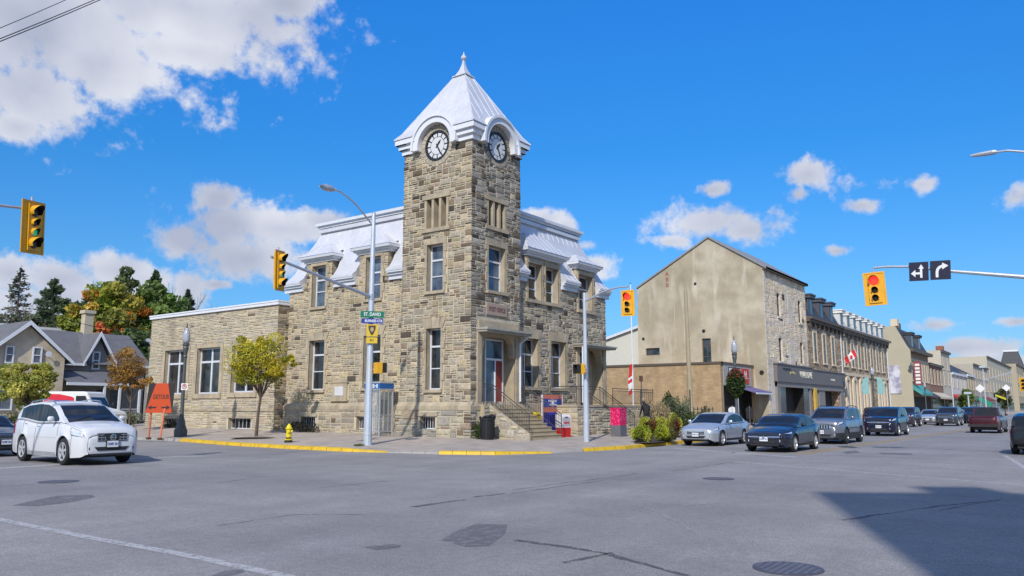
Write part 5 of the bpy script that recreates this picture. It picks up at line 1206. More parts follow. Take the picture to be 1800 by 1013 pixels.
for sd in (-1,1):
    mb = MB(); w0 = 1.0; cz = 3.2
    mb.prism([(sd*.38,cz-.75),(sd*(w0-.1),cz-.75),(sd*w0,cz-.4),(sd*w0,cz+.1),(sd*(w0-.15),cz+.6),(sd*(w0-.4),cz+.75),(sd*.38,cz+.75)], lambda s, z, d: (s*math.cos(ANG)+d, s*math.sin(ANG), z), -.01, .01); mb.build('banner', BANN, t3)
b4 = AY(1627,700,-4.6); b4.z = .2; d4 = (b4-CAM).x*fx+(b4-CAM).y*fy
t4 = hlamp('far heritage lamp post before the teal awning', b4, AT(1640,672,d4).z-.2)
# hanging basket: see plants
# hydrant
bh_ = G(507,778,.17); bh_.z = .15
t = thing('fire_hydrant', 'yellow fire hydrant with a black outlet at the yellow kerb', 'fire hydrant', bh_)
HY = mat('hydrant_yellow', (.70,.55,.01), .4, var=.08); mb = MB(); mb.lathe([(.17,.12),(.17,.17),(.115,.18),(.115,.58),(.15,.59),(.15,.64),(.12,.65),(.10,.72),(.05,.78),(.03,.82)], (0,0,0), 16); mb.build('barrel', HY, t, smooth=False)
mb = MB(); mb.lathe([(.17,0),(.17,.16),(.125,.17),(.125,.24)], (0,0,0), 12); mb.build('base', BLACK, t)
u = Vector((math.cos(ANG),math.sin(ANG),0)); mb = MB(); mb.tube([u*.0+Vector((0,0,.5)), -u*.18+Vector((0,0,.5))], [.07,.07], 12); mb.build('outlet', BLACK, t)
mb = MB(); mb.tube([Vector((0,0,.5)), u*.17+Vector((0,0,.5))], .05, 10); mb.tube([Vector((0,0,.5)), Vector((-.12,-.12,.5))], .065, 10); mb.build('outlet', HY, t)
mb = MB(); mb.lathe([(.12,.64),(.115,.66),(.06,.74)], (0,0,.005), 12); mb.build('bonnet', mat('hydrant_green', (.15,.30,.12), .5), t)
# detour board
pL, pR = G(261,772,.12), G(281,773,.12); c0 = (pL+pR)/2; c0.z = .1; dd0 = (c0-CAM).x*fx+(c0-CAM).y*fy
t = thing('detour_sign', 'orange and black DETOUR board on two orange legs with arrows both ways', 'road sign', c0)
ORG = mat('sign_orange', (.52,.058,.006), .45, var=.04); OL = mat('leg_orange', (.60,.17,.08), .6, var=.08)
zt0, zt1 = AT(281,726,dd0).z-c0.z, AT(281,674,dd0).z-c0.z; wh = .66; cc_ = AT(280.5,700,dd0)-c0; u = Vector((math.cos(ANG),math.sin(ANG),0)); n = Vector((u.y,-u.x,0)); sk = .035
fb_ = lambda s, z, d: tuple(Vector((cc_.x,cc_.y,0))+u*(s+sk*(z-zt0))+n*d+Vector((0,0,z)))
mb = MB(); mb.prism([(-wh,zt0),(wh,zt0),(wh+.03,zt1),(-wh+.06,zt1)], fb_, 0, .02); mb.build('panel', mat('sign_black', (.02,.012,.01), .5), t)
mb = MB(); mb.prism([(-wh,zt0),(wh,zt0),(wh*.52,zt1),(-wh*.38,zt1)], fb_, .022, .026); p = mb.build('orange_field', ORG, t)
mb = MB(); text('lettering', 'DETOUR', .30, mat('letter_dark', (.06,.02,.01), .5), p, frame_mtx(Vector(fb_(.06,(zt0+zt1)/2+.05,.03)), u, (0,0,1)), .002, .66, .006)
for sd in (-1,1):
    mb = MB(); z = zt0+.26; x = sd*.32; mb.prism([(x-sd*.2,z-.035),(x+sd*.05,z-.035),(x+sd*.05,z-.11),(x+sd*.24,z),(x+sd*.05,z+.11),(x+sd*.05,z+.035),(x-sd*.2,z+.035)], fb_, .028, .032); mb.build('arrow', BLACK, p)
for bb, xo in ((pL,-.42),(pR,.30)):
    mb = MB(); f0 = Vector((bb.x-c0.x, bb.y-c0.y, 0)); f1 = Vector(fb_(xo*.9,zt0+.3,-.03)); mb.tube([f0, f1], .045, 6); mb.build('leg', OL, t)
for bb in (pL,pR):
    f0 = Vector((bb.x-c0.x, bb.y-c0.y, 0)); mb = MB(); mb.lathe([(.12,0),(.14,.08),(.06,.12)], (f0.x,f0.y,0), 8); mb.build('foot', mat('rust', (.10,.05,.03), .8), t)
# wheelie-free litter bin, phone booth, newspaper boxes, notice board, pink utility box
bb = G(849,775,.24); bb.z = .22
t = thing('litter_bin', 'black litter bin with a full bag at the tower corner', 'litter bin', (.05,-.95,.25))
mb = MB(); mb.lathe([(.27,0),(.31,.05),(.33,.85),(.36,.87),(.36,.93),(.30,.94)], (0,0,0), 18); 
for k in range(18): a = k*math.pi/9; mb.box(math.cos(a)*.325-.012, math.cos(a)*.325+.012, math.sin(a)*.325-.012, math.sin(a)*.325+.012, .1, .82)
mb.build('drum', BLACK, t)
R_ = random.Random(4); mb = MB()
for k in range(26):
    a = R_.uniform(0,6.28); r0 = R_.uniform(.05,.38); p = Vector((r0*math.cos(a), r0*math.sin(a), .93)); mb.obox(p+Vector((0,0,R_.uniform(0,.1))), (R_.uniform(.02,.09),0,R_.uniform(-.05,.05)), (0,R_.uniform(.02,.09),R_.uniform(-.04,.04)), (0,.01,R_.uniform(.01,.05)))
mb.build('bin_bag', mat('bin_bag', (.02,.02,.022), .3), t)
t = thing('phone_booth', 'glazed phone booth with a blue band against the stone wall', 'phone booth', (-.72, AX(667,740,-1.14).y, .3))
y0, y1 = 0.0, AX(641,740,-1.14).y-AX(667,740,-1.14).y; hb = AX(690,672,-1.0).z-.3
ALU = mat('aluminium', (.52,.54,.56), .35, metal=.5, var=.05); mb = MB()
for x in (-.42,.42):
    for y in (y0, y1): mb.box(x-.03,x+.03,y-.03,y+.03,0,hb)
for z in (.22,1.0): mb.box(-.43,-.40,y0,y1,z-.02,z+.02); mb.box(-.40,.40,y0-.015,y0+.015,z-.02,z+.02)
for k in (1,2,3,4): y = y0+(y1-y0)*k/5; mb.box(-.43,-.41,y-.015,y+.015,.22,hb-.3)
for k in (1,2): x = -.42+.84*k/3; mb.box(x-.014,x+.014,y0-.01,y0+.01,.22,hb-.3)
mb.build('frame', ALU, t)
mb = MB(); mb.box(-.40,.40,y0+.02,y1-.02,.0,.04); mb.build('floor', CONC, t)
mb = MB(); mb.box(-.48,.46,y0-.06,y1+.06,hb-.04,hb+.04); mb.box(-.47,.45,y0-.05,y1+.05,hb-.34,hb-.30); mb.build('roof', ALU, t)
BB = mat('booth_blue', (.01,.10,.32), .35); mb = MB(); mb.box(-.46,.44,y0-.045,y1+.045,hb-.30,hb-.04); o = mb.build('header_band', BB, t)
text('lettering', 'Bell', .25, SW, o, frame_mtx((-.464,(y0*.70+y1*.30),hb-.18), (0,-1,0), (0,0,1)), .002, 1, .008); text('lettering', 'Bell', .25, SW, o, frame_mtx((-.464,(y0*.24+y1*.76),hb-.18), (0,-1,0), (0,0,1)), .002, 1, .008)
GL2 = mat('booth_glass', (.6,.65,.65), .05); GL2.node_tree.nodes['Principled BSDF'].inputs['Alpha'].default_value = .22
mb = MB(); mb.quad((-.415,y0,.2),(-.415,y1,.2),(-.415,y1,hb-.3),(-.415,y0,hb-.3)); mb.quad((-.4,y0,.2),(.4,y0,.2),(.4,y0,hb-.3),(-.4,y0,hb-.3)); mb.build('pane', GL2, t)
mb = MB(); ym = (y0+y1)/2; mb.box(.2,.38,ym-.2,ym+.2,.95,1.75); mb.build('telephone', BLACK, t); mb = MB(); mb.box(.02,.38,ym-.3,ym+.3,.80,.84); mb.build('shelf', ALU, t); mb = MB(); mb.tube([(.16,ym+.12,1.25),(.12,ym+.12,1.5)], .03, 6); mb.tube([(.12,ym+.12,1.25),(.02,ym+.1,1.0),(.16,ym,1.0)], .01, 5); mb.build('handset', BLACK, t)
def newsbox(label, x, y, z, cols, h=1.1, w=.48):
    t = thing('newspaper_box', label, 'newspaper box', (x,y,z), math.radians(-12), 'newspaper boxes by the steps'); mb = MB()
    vs = lambda z0, z1, a=0: mb.box(-w/2,w/2,-.2,.2,z0,z1)
    vs(.0, h*.42); mb.build('stand', cols[0], t)
    mb = MB(); mb.box(-w/2-.01,w/2+.01,-.21,.2,h*.42,h*.9); mb.prism([(-.21,h*.9),(.2,h*.9),(.2,h),(-.1,h)], lambda s, z, d: (d, s, z), -w/2-.01, w/2+.01); mb.build('cabinet', cols[1], t)
    mb = MB(); mb.box(-w/2+.05,w/2-.05,-.225,-.212,h*.5,h*.85); d = mb.build('door', cols[2], t); mb = MB(); mb.box(-.1,.1,-.25,-.226,h*.87,h*.9); mb.build('handle', BLACK, t)
    return t, d
NY = mat('box_yellow', (.65,.46,.01), .45); NB = mat('box_blue', (.015,.02,.22), .4); NR = mat('box_red', (.50,.015,.015), .4)
newsbox('yellow newspaper box nearest the post office wall behind the steps', 4.35, -.55, .29, (NY,NY,mat('box_gold',(.45,.28,.02),.5)), 1.15)
newsbox('dark blue newspaper box between the yellow and the red ones', 4.85, -1.15, .28, (NB,NB,mat('box_navy',(.01,.012,.12),.3)), 1.15, .55)
a_, d_ = newsbox('red and white newspaper box at the foot of the steps', 4.75, -1.95, .25, (NR,mat('box_white',(.66,.62,.62),.45),mat('box_print',(.42,.40,.42),.6)), 1.08, .62)
text('lettering', 'NEWS', .14, NR, d_, frame_mtx((0,-.23,.68),(1,0,0),(0,0,1)), .002, 1, .006)
e0, e1 = AY(956,694,-.55), AY(991,694,-.55); t = thing('notice_board', 'orange and blue post notice board in a white frame against the wall', 'notice board', ((e0.x+e1.x)/2,-.45,.28)); w = (e1.x-e0.x)/2; zt = e0.z-.28
mb = MB()
for x in (-w,w): mb.box(x-.035,x+.035,-.03,.03,0,zt)
mb.build('frame', WHITE, t); mb = MB(); mb.box(-w+.035,w-.035,-.015,.015,.6,zt); o = mb.build('panel', mat('board_orange',(.58,.17,.10),.5,var=.05), t)
mb = MB(); mb.box(-w+.1,-.11,-.022,-.016,zt-.62,zt-.2); mb.box(.11,w-.1,-.022,-.016,zt-.62,zt-.2); o2 = mb.build('blue_field', SBLUE, t); text('lettering', 'POST   POST', .16, SW, o2, frame_mtx((0,-.024,zt-.32),(1,0,0),(0,0,1)), .002, .9, .004); text('lettering', 'OFFICE   OFFICE', .11, SW, o2, frame_mtx((0,-.024,zt-.5),(1,0,0),(0,0,1)), .002, .9, .004)
mb = MB(); mb.lathe([(.001,0),(.1,0),(.1,.01)], (0,-.03,zt-.4), 14, axis='y'); mb.build('emblem', SW, t)
bp_ = G(1080,766,.25); t = thing('utility_box', 'utility box wrapped in bright pink flower print over a grey base', 'utility box', (bp_.x,bp_.y-.25,.24), 0)
hp_ = AT(1080,717,(bp_-CAM).x*fx+(bp_-CAM).y*fy).z-.24; mb = MB(); mb.box(-.33,.33,-.28,.28,0,hp_*.38); mb.build('base', mat('box_grey',(.13,.125,.14),.6), t)
PK = mat('pink_print', (.70,.01,.11), .5, var=0); nt = PK.node_tree; vt = nt.nodes.new('ShaderNodeTexVoronoi'); vt.inputs['Scale'].default_value = 11; tc = nt.nodes.new('ShaderNodeTexCoord'); nt.links.new(tc.outputs['Object'], vt.inputs['Vector']); cr = nt.nodes.new('ShaderNodeValToRGB'); cr.color_ramp.elements[0].color = (.85,.42,.50,1); cr.color_ramp.elements[0].position = .12; cr.color_ramp.elements[1].color = (.62,.005,.10,1); cr.color_ramp.elements[1].position = .3
nt.links.new(vt.outputs['Distance'], cr.inputs[0]); nt.links.new(cr.outputs[0], nt.nodes['Principled BSDF'].inputs['Base Color'])
mb = MB(); mb.box(-.33,.33,-.28,.28,hp_*.38,hp_-.06); mb.box(-.35,.35,-.30,.30,hp_-.06,hp_); mb.build('cabinet', PK, t)
# weathered post, flagpole, red parking meter
bp_ = AY(1215,735,-.6); bp_.z = .25; tp = AT(1205,511,((bp_-CAM).x*fx+(bp_-CAM).y*fy))
t = thing('utility_pole', 'weathered tan pole leaning slightly before the blank gable wall', 'utility pole', bp_)
mb = MB(); mb.tube([(0,0,0),(tp-bp_)*.5,(tp-bp_)], [.19,.15,.12], 10); mb.build('shaft', mat('tan_pole', (.36,.30,.19), .8, var=.1), t)
mb = MB(); mb.tube([Vector((-.2,-.05,0)), Vector((-.2,-.05,2.6))], .05, 6); mb.build('conduit', mat('brown_pipe', (.10,.06,.04), .7), t)
fp0 = AY(1113,700,.3); fp0.z = .3; df = (fp0-CAM).x*fx+(fp0-CAM).y*fy; ft = AT(1116,500,df)
t = thing('flagpole', 'slim white flagpole beside the side porch', 'flagpole', fp0); mb = MB(); mb.tube([(0,0,0),(0,0,ft.z-.3)], [.06,.04], 8); mb.build('pole', WHITE, t); mb = MB(); mb.lathe([(.01,-.06),(.06,0),(.01,.06)], (0,0,ft.z-.25), 10); mb.build('pole_ball', CHR, t)
FR = mat('flag_red', (.52,.02,.02), .7); FW = mat('flag_white', (.72,.70,.70), .7)
zf0, zf1 = AT(1115,692,df).z, AT(1115,640,df).z; t = thing('flag', 'limp red and white flag hanging by the flagpole next to the brick store', 'flag', (fp0.x-.05,fp0.y,zf0))
Hf = zf1-zf0; R_ = random.Random(2)
for nm, z0, z1, m in (('red_field',0,.16,FR),('white_field',.16,.40,FW),('red_leaf',.40,.52,FR),('white_field',.52,.60,FW),('red_field',.60,1.0,FR)):
    mb = MB(); n = 8
    for k in range(n):
        a = z0+(z1-z0)*k/n; b_ = z0+(z1-z0)*(k+1)/n
        for j in range(5):
            f_ = lambda j, s: (-u.x*(.02+.05*j*(1-.4*s)), -u.y*(.02+.05*j*(1-.4*s))+.05*math.sin(j*2.3+s*5), s*Hf-.10*j*(.3))
            mb.quad(f_(j,a),f_(j+1,a),f_(j+1,b_),f_(j,b_))
    mb.build(nm, m, t)
def disc_sign(label, px, py, y, r, m):
    p = AY(px,py,y); t = thing('parking_meter', label, 'parking meter', (p.x,p.y,.25)); mb = MB(); mb.tube([(0,0,0),(0,0,p.z-.25)], .035, 6); mb.build('post', IRONG, t); mb = MB(); mb.obox((0,0,p.z-.2),(.05,-.07,0),(.09,.09,0),(0,0,.18)); mb.build('head', m, t)
disc_sign('rusty brown post with a round head behind the porch railing', 1127, 667, 1.0, .2, mat('rust', (.16,.07,.04), .8))
# the person behind the flower bed
def person(label, pos, face, coat, hair, trousers, bend=.25, s=1.0):
    t = thing('person', label, 'person', pos, face)
    me = bpy.data.meshes.new('body'); f = math.sin(bend); V = [(0,0,.93),(0.03,0,1.15),(.06+f*.12,0,1.36),(.09+f*.3,0,1.50),(.12+f*.42,0,1.60),(.14+f*.5,0,1.68)]
    E_ = [(0,1),(1,2),(2,3),(3,4),(4,5)]; Rd = [(.155,.17),(.14,.165),(.15,.20),(.07,.07),(.085,.08),(.075,.07)]
    for sd in (-1,1):
        b = len(V); V += [(0,sd*.11,.86),(.03,sd*.12,.48),(-.02,sd*.12,.08),(.12,sd*.13,.04)]; E_ += [(0,b),(b,b+1),(b+1,b+2),(b+2,b+3)]; Rd += [(.10,.10),(.07,.07),(.05,.05),(.04,.05)]
        b = len(V); V += [(.06+f*.12,sd*.19,1.38),(.10+f*.1,sd*.26,1.12),(.26+f*.1,sd*.22,.92),(.34+f*.1,sd*.20,.84)]; E_ += [(2,b),(b,b+1),(b+1,b+2),(b+2,b+3)]; Rd += [(.07,.07),(.05,.05),(.035,.035),(.03,.02)]
    me.from_pydata(V, E_, []); o = bpy.data.objects.new('body', me); sc.collection.objects.link(o); o.parent = t
    md = o.modifiers.new('skin', 'SKIN'); o.modifiers.new('sub', 'SUBSURF').levels = 2; o.modifiers['sub'].render_levels = 2
    for i, r in enumerate(Rd): me.skin_vertices[0].data[i].radius = r
    me.skin_vertices[0].data[0].use_root = True; me.materials.append(coat)
    for z0, z1, nm, m in ((.0,.0,'x',None),):
        pass
    h = MB(); c = (.135+f*.48,0,1.68); h.lathe([(.001,-.115),(.055,-.10),(.082,-.04),(.088,.02),(.075,.08),(.04,.115),(.001,.125)], c, 14, sx=1.05, sy=.9); o = h.build('head', mat('skin', (.45,.27,.19), .6), t, smooth=True)
    h = MB(); c2 = (c[0]-.018,0,c[2]+.022); h.lathe([(.07,-.10),(.092,-.05),(.098,.02),(.082,.085),(.045,.115),(.001,.122)], c2, 14, sx=1.0, sy=.95); h.build('hair', hair, o, smooth=True)
    h = MB()
    for sd in (-1,1):
        h.lathe([(.001,-.01),(.012,0),(.001,.01)], (c[0]+.088,sd*.032,c[2]+.01), 6, axis='x')
    h.build('eye', BLACK, o)
    h = MB(); h.lathe([(.018,-.03),(.012,.02),(.001,.03)], (c[0]+.092,0,c[2]-.02), 6); h.build('nose', mat('skin', (.45,.27,.19)), o)
    for sd in (-1,1):
        h = MB(); w0 = Vector((.34+f*.1,sd*.20,.84))
        for k in range(4): h.tube([w0+Vector((.02,(k-1.5)*.02,-.02)), w0+Vector((.06,(k-1.5)*.022,-.06)), w0+Vector((.06,(k-1.5)*.022,-.10+abs(k-1.5)*.008))], [.010,.009,.007], 6)
        h.tube([w0+Vector((.0,-sd*.03,-.01)), w0+Vector((.05,-sd*.05,-.03))], [.012,.008], 6); h.build('hand', mat('skin', (.45,.27,.19)), t, smooth=True)
    h = MB(); h.lathe([(.02,.06),(.075,.1),(.085,.5),(.12,.86),(.03,.9)], (0,-.115,0), 10); h.lathe([(.02,.06),(.075,.1),(.085,.5),(.12,.86),(.03,.9)], (0,.115,0), 10); h.build('trousers', trousers, t, smooth=True)
    t.scale = (s,s,s); return t
pp = AY(1137,735,-2.6); person('person in a black jacket bending behind the flower bed near the porch', (pp.x,pp.y,.28), math.radians(60), mat('black_jacket', (.012,.011,.013), .8), mat('fair_hair', (.30,.22,.14), .7), mat('dark_trousers', (.03,.03,.04), .8), .35, 1.06)
# ================================================================== OTHER BUILDINGS
STUC = mat('stained_stucco', (.35,.295,.205), .9, var=.17, scale=.55, fine=.13, fscale=14, bump=.4, bscale=8, hue=((.47,.41,.31), .33), stain=((.54,.485,.39), 1.0, .55, .75))
PSTONE = mat('whitewashed_stone', (.60,.53,.44), .85, var=.2, scale=1.8, fine=.22, fscale=9, bump=.9, bscale=6, stain=((.36,.29,.2), 2.2, .58, .7))
BRICKT = brickmat('tan_brick', (.43,.29,.15), (.35,.23,.12), (.30,.235,.16), .42, .15, msize=.012, bump=.2)
def rubblemat(name, c1, c2, mort, scale):
    m = mat(name, c1, .9, var=.15); nt = m.node_tree; N = nt.nodes.new; L = nt.links.new; b = nt.nodes['Principled BSDF']
    tc = N('ShaderNodeTexCoord'); mp = N('ShaderNodeMapping'); mp.inputs['Scale'].default_value = (scale*.7, scale*.7, scale*1.5); L(tc.outputs['Object'], mp.inputs[0])
    v = N('ShaderNodeTexVoronoi'); v.inputs['Scale'].default_value = 1; L(mp.outputs[0], v.inputs['Vector'])
    e = N('ShaderNodeTexVoronoi'); e.feature = 'DISTANCE_TO_EDGE'; e.inputs['Scale'].default_value = 1; L(mp.outputs[0], e.inputs['Vector'])
    s = N('ShaderNodeSeparateColor'); L(v.outputs['Color'], s.inputs[0]); x = N('ShaderNodeMix'); x.data_type = 'RGBA'; L(s.outputs[0], x.inputs['Factor']); x.inputs['A'].default_value = (*c1,1); x.inputs['B'].default_value = (*c2,1)
    r = N('ShaderNodeMapRange'); L(e.outputs['Distance'], r.inputs['Value']); r.inputs['From Max'].default_value = .09; y = N('ShaderNodeMix'); y.data_type = 'RGBA'; L(r.outputs[0], y.inputs['Factor']); y.inputs['A'].default_value = (*mort,1); L(x.outputs['Result'], y.inputs['B'])
    L(y.outputs['Result'], b.inputs['Base Color']); bp = N('ShaderNodeBump'); bp.inputs['Strength'].default_value = .8; bp.inputs['Distance'].default_value = .04; L(r.outputs[0], bp.inputs['Height']); L(bp.outputs[0], b.inputs['Normal']); return m
RUB = rubblemat('rubble_stone', (.26,.18,.11), (.52,.41,.28), (.16,.115,.08), 2.0)
SURR = mat('light_stone_surround', (.62,.51,.36), .8, var=.1, bump=.2); SLATE = mat('dark_slate', (.045,.045,.052), .6, var=.25, scale=2, bump=.3, bscale=8)
PALEM = mat('pale_mansard', (.52,.51,.48), .6, var=.14, scale=1.5, stain=((.22,.22,.22), 1.5, .56, .6)); FASC = mat('grey_fascia', (.15,.135,.13), .6, var=.06); CREAM = mat('cream_wall', (.50,.45,.36), .8, var=.08, scale=.6)
WOODT = mat('brown_trim', (.10,.075,.055), .6, var=.1); SHOPG = mat('shop_glass', (.012,.013,.015), .05, var=.4, scale=1.2, spec=.8)
def fwin(parent, fn, h, m=None, arch=False, sur=.16, glass=None, mull=True, shut=None):
    # small window part with surround and sash; two materials
    a, b, c, e = h; mb = MB()
    if sur:
        fbox(mb, fn, a-sur, a, c, e, 0, .07, 0); fbox(mb, fn, b, b+sur, c, e, 0, .07, 0); fbox(mb, fn, a-sur, b+sur, e, e+sur*1.1, 0, .08, 0); fbox(mb, fn, a-sur-.05, b+sur+.05, c-.16, c, 0, .14, 0)
        if arch:
            m_ = (a+b)/2; mb.prism([(a-sur-.04,e+sur*1.1),(b+sur+.04,e+sur*1.1),(m_+(b-a)*.3,e+sur*1.1+.2),(m_,e+sur*1.1+.28),(m_-(b-a)*.3,e+sur*1.1+.2)], fn, 0, .1, 0)
    fbox(mb, fn, a, b, c, e, .004, .02, 1); z = (c+e)/2
    fbox(mb, fn, a, b, z-.03, z+.03, .02, .035, 2); fbox(mb, fn, a, a+.05, c, e, .02, .04, 2); fbox(mb, fn, b-.05, b, c, e, .02, .04, 2); fbox(mb, fn, a+.05, b-.05, e-.05, e, .02, .04, 2)
    return mb.build('window', [m or SURR, glass or mat('dim_glass', (.018,.018,.02), .22, var=.4, spec=.25), mat('dull_sash', (.30,.27,.23), .6)], parent)
f0 = YF(0)
# ---- gabled store
t = thing('gabled_store', 'tall stuccoed building with a blank stained gable wall and whitewashed stone front', 'building', (41,0,.2))
T = lambda x, y, z: (x-41, y, z-.2)
def at0(fn): return lambda s, z, d: tuple(a-b for a, b in zip(fn(s,z,d), (41,0,.2)))
gx = at0(XF(41)); gy = at0(YF(0)); HW = [(5.1,5.95,5.72,7.95),(10.25,11.7,6.6,7.3)]
mb = MB(); wallplane(mb, gx, 0, 12.5, 0, 13.2, HW, mi=0)
for h in HW: reveal(mb, gx, h, .2, 0, 0)
mb.prism([(0,13.2),(12.5,13.2),(4.96,17.35),(0,14.1)], gx, -.02, 0)
mb.build('gable_wall', STUC, t)
mb = MB(); fws = [(44.5,45.5,9.95,12.15),(51.05,52.05,9.9,12.15),(44.5,45.5,5.85,8.0),(51.05,52.05,5.85,8.0)]
wallplane(mb, gy, 41, 53.6, 0, 14.1, fws+[(44.2,55.0,.3,3.5)], mi=0)
for h in fws: reveal(mb, gy, h, .22, 0, 0)
stonework(mb, gy, 41.4, 53.6, 5.65, 13.8, [(h[0]-.1,h[1]+.1,h[2]-.2,h[3]+.1) for h in fws], 8, cell=(.26,.2), dark=lambda s,z:.015, base=(.68,.56,.41), vary=.16, d=(.0,.03), grey=.12, mi=1, ends=(0,0))
R = random.Random(8)
for k in range(30): z = .4+k*.46; fbox(mb, gy, 41.0, 41.35+.25*(k%2), z, z+.43, 0, .035, 0)
for y0,y1,z0,z1 in ((47.6,49.2,9.6,12.3),(47.6,49.2,5.6,8.2)): fbox(mb, gy, y0, y1, z0, z1, 0, .03, 0)
for h in fws: fbox(mb, gy, h[0]-.15, h[1]+.15, h[2]-.16, h[2], 0, .1, 0)
mb.build('front_wall', [PSTONE, STONE], t)
mb = MB(); mb.quad(T(53.6,0,0),T(53.6,12.5,0),T(53.6,12.5,13.2),T(53.6,0,14.1)); mb.quad(T(41,12.5,0),T(53.6,12.5,0),T(53.6,12.5,13.2),T(41,12.5,13.2)); mb.add([T(53.6,0,14.1),T(53.6,12.5,13.2),T(53.6,4.96,17.35)],[(0,1,2)]); mb.build('rear_wall', STUC, t)
mb = MB()
for a, b in (((0,14.1),(4.96,17.35)),((4.96,17.35),(12.5,13.2))):
    (y0,z0),(y1,z1) = a, b; e0 = -.35 if y0 == 0 else 0
    mb.prism([(40.85,0),(53.7,0),(53.7,1),(40.85,1)], lambda x, k, d, y0=y0,z0=z0,y1=y1,z1=z1,e0=e0: T(x, y0+(y1-y0)*k+(e0 if k == 0 else 0), z0+(z1-z0)*k+d+(e0*.6 if k == 0 else 0)), .0, .16)
mb.build('roof', mat('weathered_roof', (.24,.24,.25), .7, var=.1), t)
mb = MB(); fbox(mb, gy, 40.9, 53.7, 13.85, 14.1, 0, .35); mb.build('eaves', WOODT, t)
o = window(t, gx, HW[0], .15, bars=[(6.3,.05),(7.2,.05)], vbars=[(5.5,.04,5.8,7.9)], m=WOODT); o['label'] = 'tall brown-framed window above the brick roof'; window(t, gx, HW[1], .15, m=WOODT, vbars=[(11,.05,6.65,7.25)])
for h in fws: window(t, gy, h, .18, bars=[((h[2]+h[3])/2,.07)], m=WOODT)
for y, z, r in ((6.41,13.14,.13),(5.74,8.65,.16),(11.93,8.23,.14),(.52,4.69,.2),(7.3,7.9,.08)):
    mb = MB(); mb.prism([(y+r*math.cos(k*.524),z+r*math.sin(k*.524)) for k in range(12)], gx, 0, .05); mb.build('vent', BLACK, t)
text('lettering', 'A\nB\nB', .55, mat('faded_red', (.30,.10,.07), .9), t, frame_mtx(Vector(gx(9.25,13.8,.012)), (0,-1,0), (0,0,1)), .003, 1, .01)
mb = MB(); fbox(mb, gx, 8.55, 8.62, 7, 14.6, 0, .05); mb.build('wall_cable', mat('pale_cable', (.45,.42,.33), .7), t)
# shop front across the store and the stone building
mb = MB(); fbox(mb, gy, 42.6, 53.6, 3.95, 5.5, .0, .34); fbox(mb, gy, 42.5, 53.6, 5.5, 5.6, 0, .42); mb.build('shop_fascia', FASC, t)
mb = MB(); fbox(mb, gy, 42.8, 43.6, .1, 3.95, 0, .2); fbox(mb, gy, 42.8, 53.6, 3.5, 3.95, 0, .22); fbox(mb, gy, 43.6, 44.7, .1, 1.2, 0, .15); fbox(mb, gy, 53.0, 53.6, .1, 3.5, 0, .15); mb.build('shop_surround', mat('grey_shopfront', (.22,.20,.19), .6, var=.08), t)
for q_ in ((43.6,45.6,1.2),(51.2,53.0,.3)): mb = MB(); fbox(mb, gy, q_[0], q_[1], q_[2], 3.5, .02, .05); mb.build('shop_window', mat('shop_glass_grey', (.10,.10,.11), .08), t)
mb = MB(); fbox(mb, gy, 45.6, 51.2, .15, 3.5, -.9, -.88); mb.quad(gy(45.6,.15,-.9),gy(45.6,3.5,-.9),gy(45.6,3.5,0),gy(45.6,.15,0)); mb.quad(gy(51.2,.15,-.9),gy(51.2,3.5,-.9),gy(51.2,3.5,0),gy(51.2,.15,0)); mb.build('shop_entrance', DARK, t)
SCR = mat('sign_cream', (.66,.63,.52), .5); a_ = text('lettering', 'WALLONE', .85, SCR, t, frame_mtx(Vector(gy(51.3,4.75,.36)), (1,0,0), (0,0,1)), .02, 1.0, .012); text('lettering', 'jewellery', .35, mat('sign_ochre', (.45,.40,.18), .5), t, frame_mtx(Vector(gy(47.0,4.85,.36)), (1,0,0), (0,0,1)), .02, 1.2, .004)
mb = MB(); fbox(mb, gy, 44.2, 46.4, 5.12, 5.2, .3, .42); mb.build('sign_light', BLACK, t)
# ---- annex behind
t = thing('annex', 'cream lean-to annex between the post office and the gable wall', 'building', (41.3,12.6,.2))
mb = MB(); mb.prism([(0,0),(9,0),(9,6.6),(0,9.1)], lambda y, z, d: (d, y, z), 0, 8); mb.build('wall', mat('cream_siding', (.55,.53,.45), .7, var=.05), t); mb = MB(); mb.prism([(-.1,9.15),(9.2,6.62),(9.2,6.85),(-.1,9.4)], lambda y, z, d: (d, y, z), -.3, 8.2); mb.build('roof', TRIM, t)
# ---- brick store
t = thing('brick_store', 'low tan brick store with a red H sign, grey fascia and purple awning', 'building', (33.4,1.3,.2))
bx = lambda s, z, d: (-d, s, z); by = lambda s, z, d: (s, -d, z)
mb = MB(); wallplane(mb, bx, 0, 12.2, -.2, 4.95, [], mi=0); wallplane(mb, by, 0, .55, -.2, 4.95, [], mi=0); mb.quad((0,0,4.9),(7.6,0,4.9),(7.6,12.2,4.9),(0,12.2,4.9)); mb.quad((0,12.2,0),(7.6,12.2,0),(7.6,12.2,4.9),(0,12.2,4.9)); mb.build('wall', BRICKT, t)
mb = MB(); fbox(mb, bx, -.1, 12.25, 4.95, 5.14, -.3, .08); fbox(mb, by, 0, 7.6, 4.95, 5.14, -.3, .1); mb.build('roof_edge', WOODT, t)
mb = MB(); fbox(mb, by, .55, 7.0, 3.25, 4.95, -.02, .05); mb.build('fascia', mat('pale_fascia', (.34,.33,.31), .6, var=.06), t); mb = MB(); fbox(mb, by, 7.0, 7.6, 0, 4.95, -.02, .03); mb.build('brick_pier', BRICKT, t)
mb = MB(); fbox(mb, by, 1.6, 4.4, 3.85, 4.75, .05, .09, 0); fbox(mb, by, 1.68, 4.32, 3.93, 4.67, .09, .1, 1); mb.build('shop_sign', [mat('sign_dark_navy', (.012,.012,.035)), SW], t)['label'] = 'white sign with a navy border'
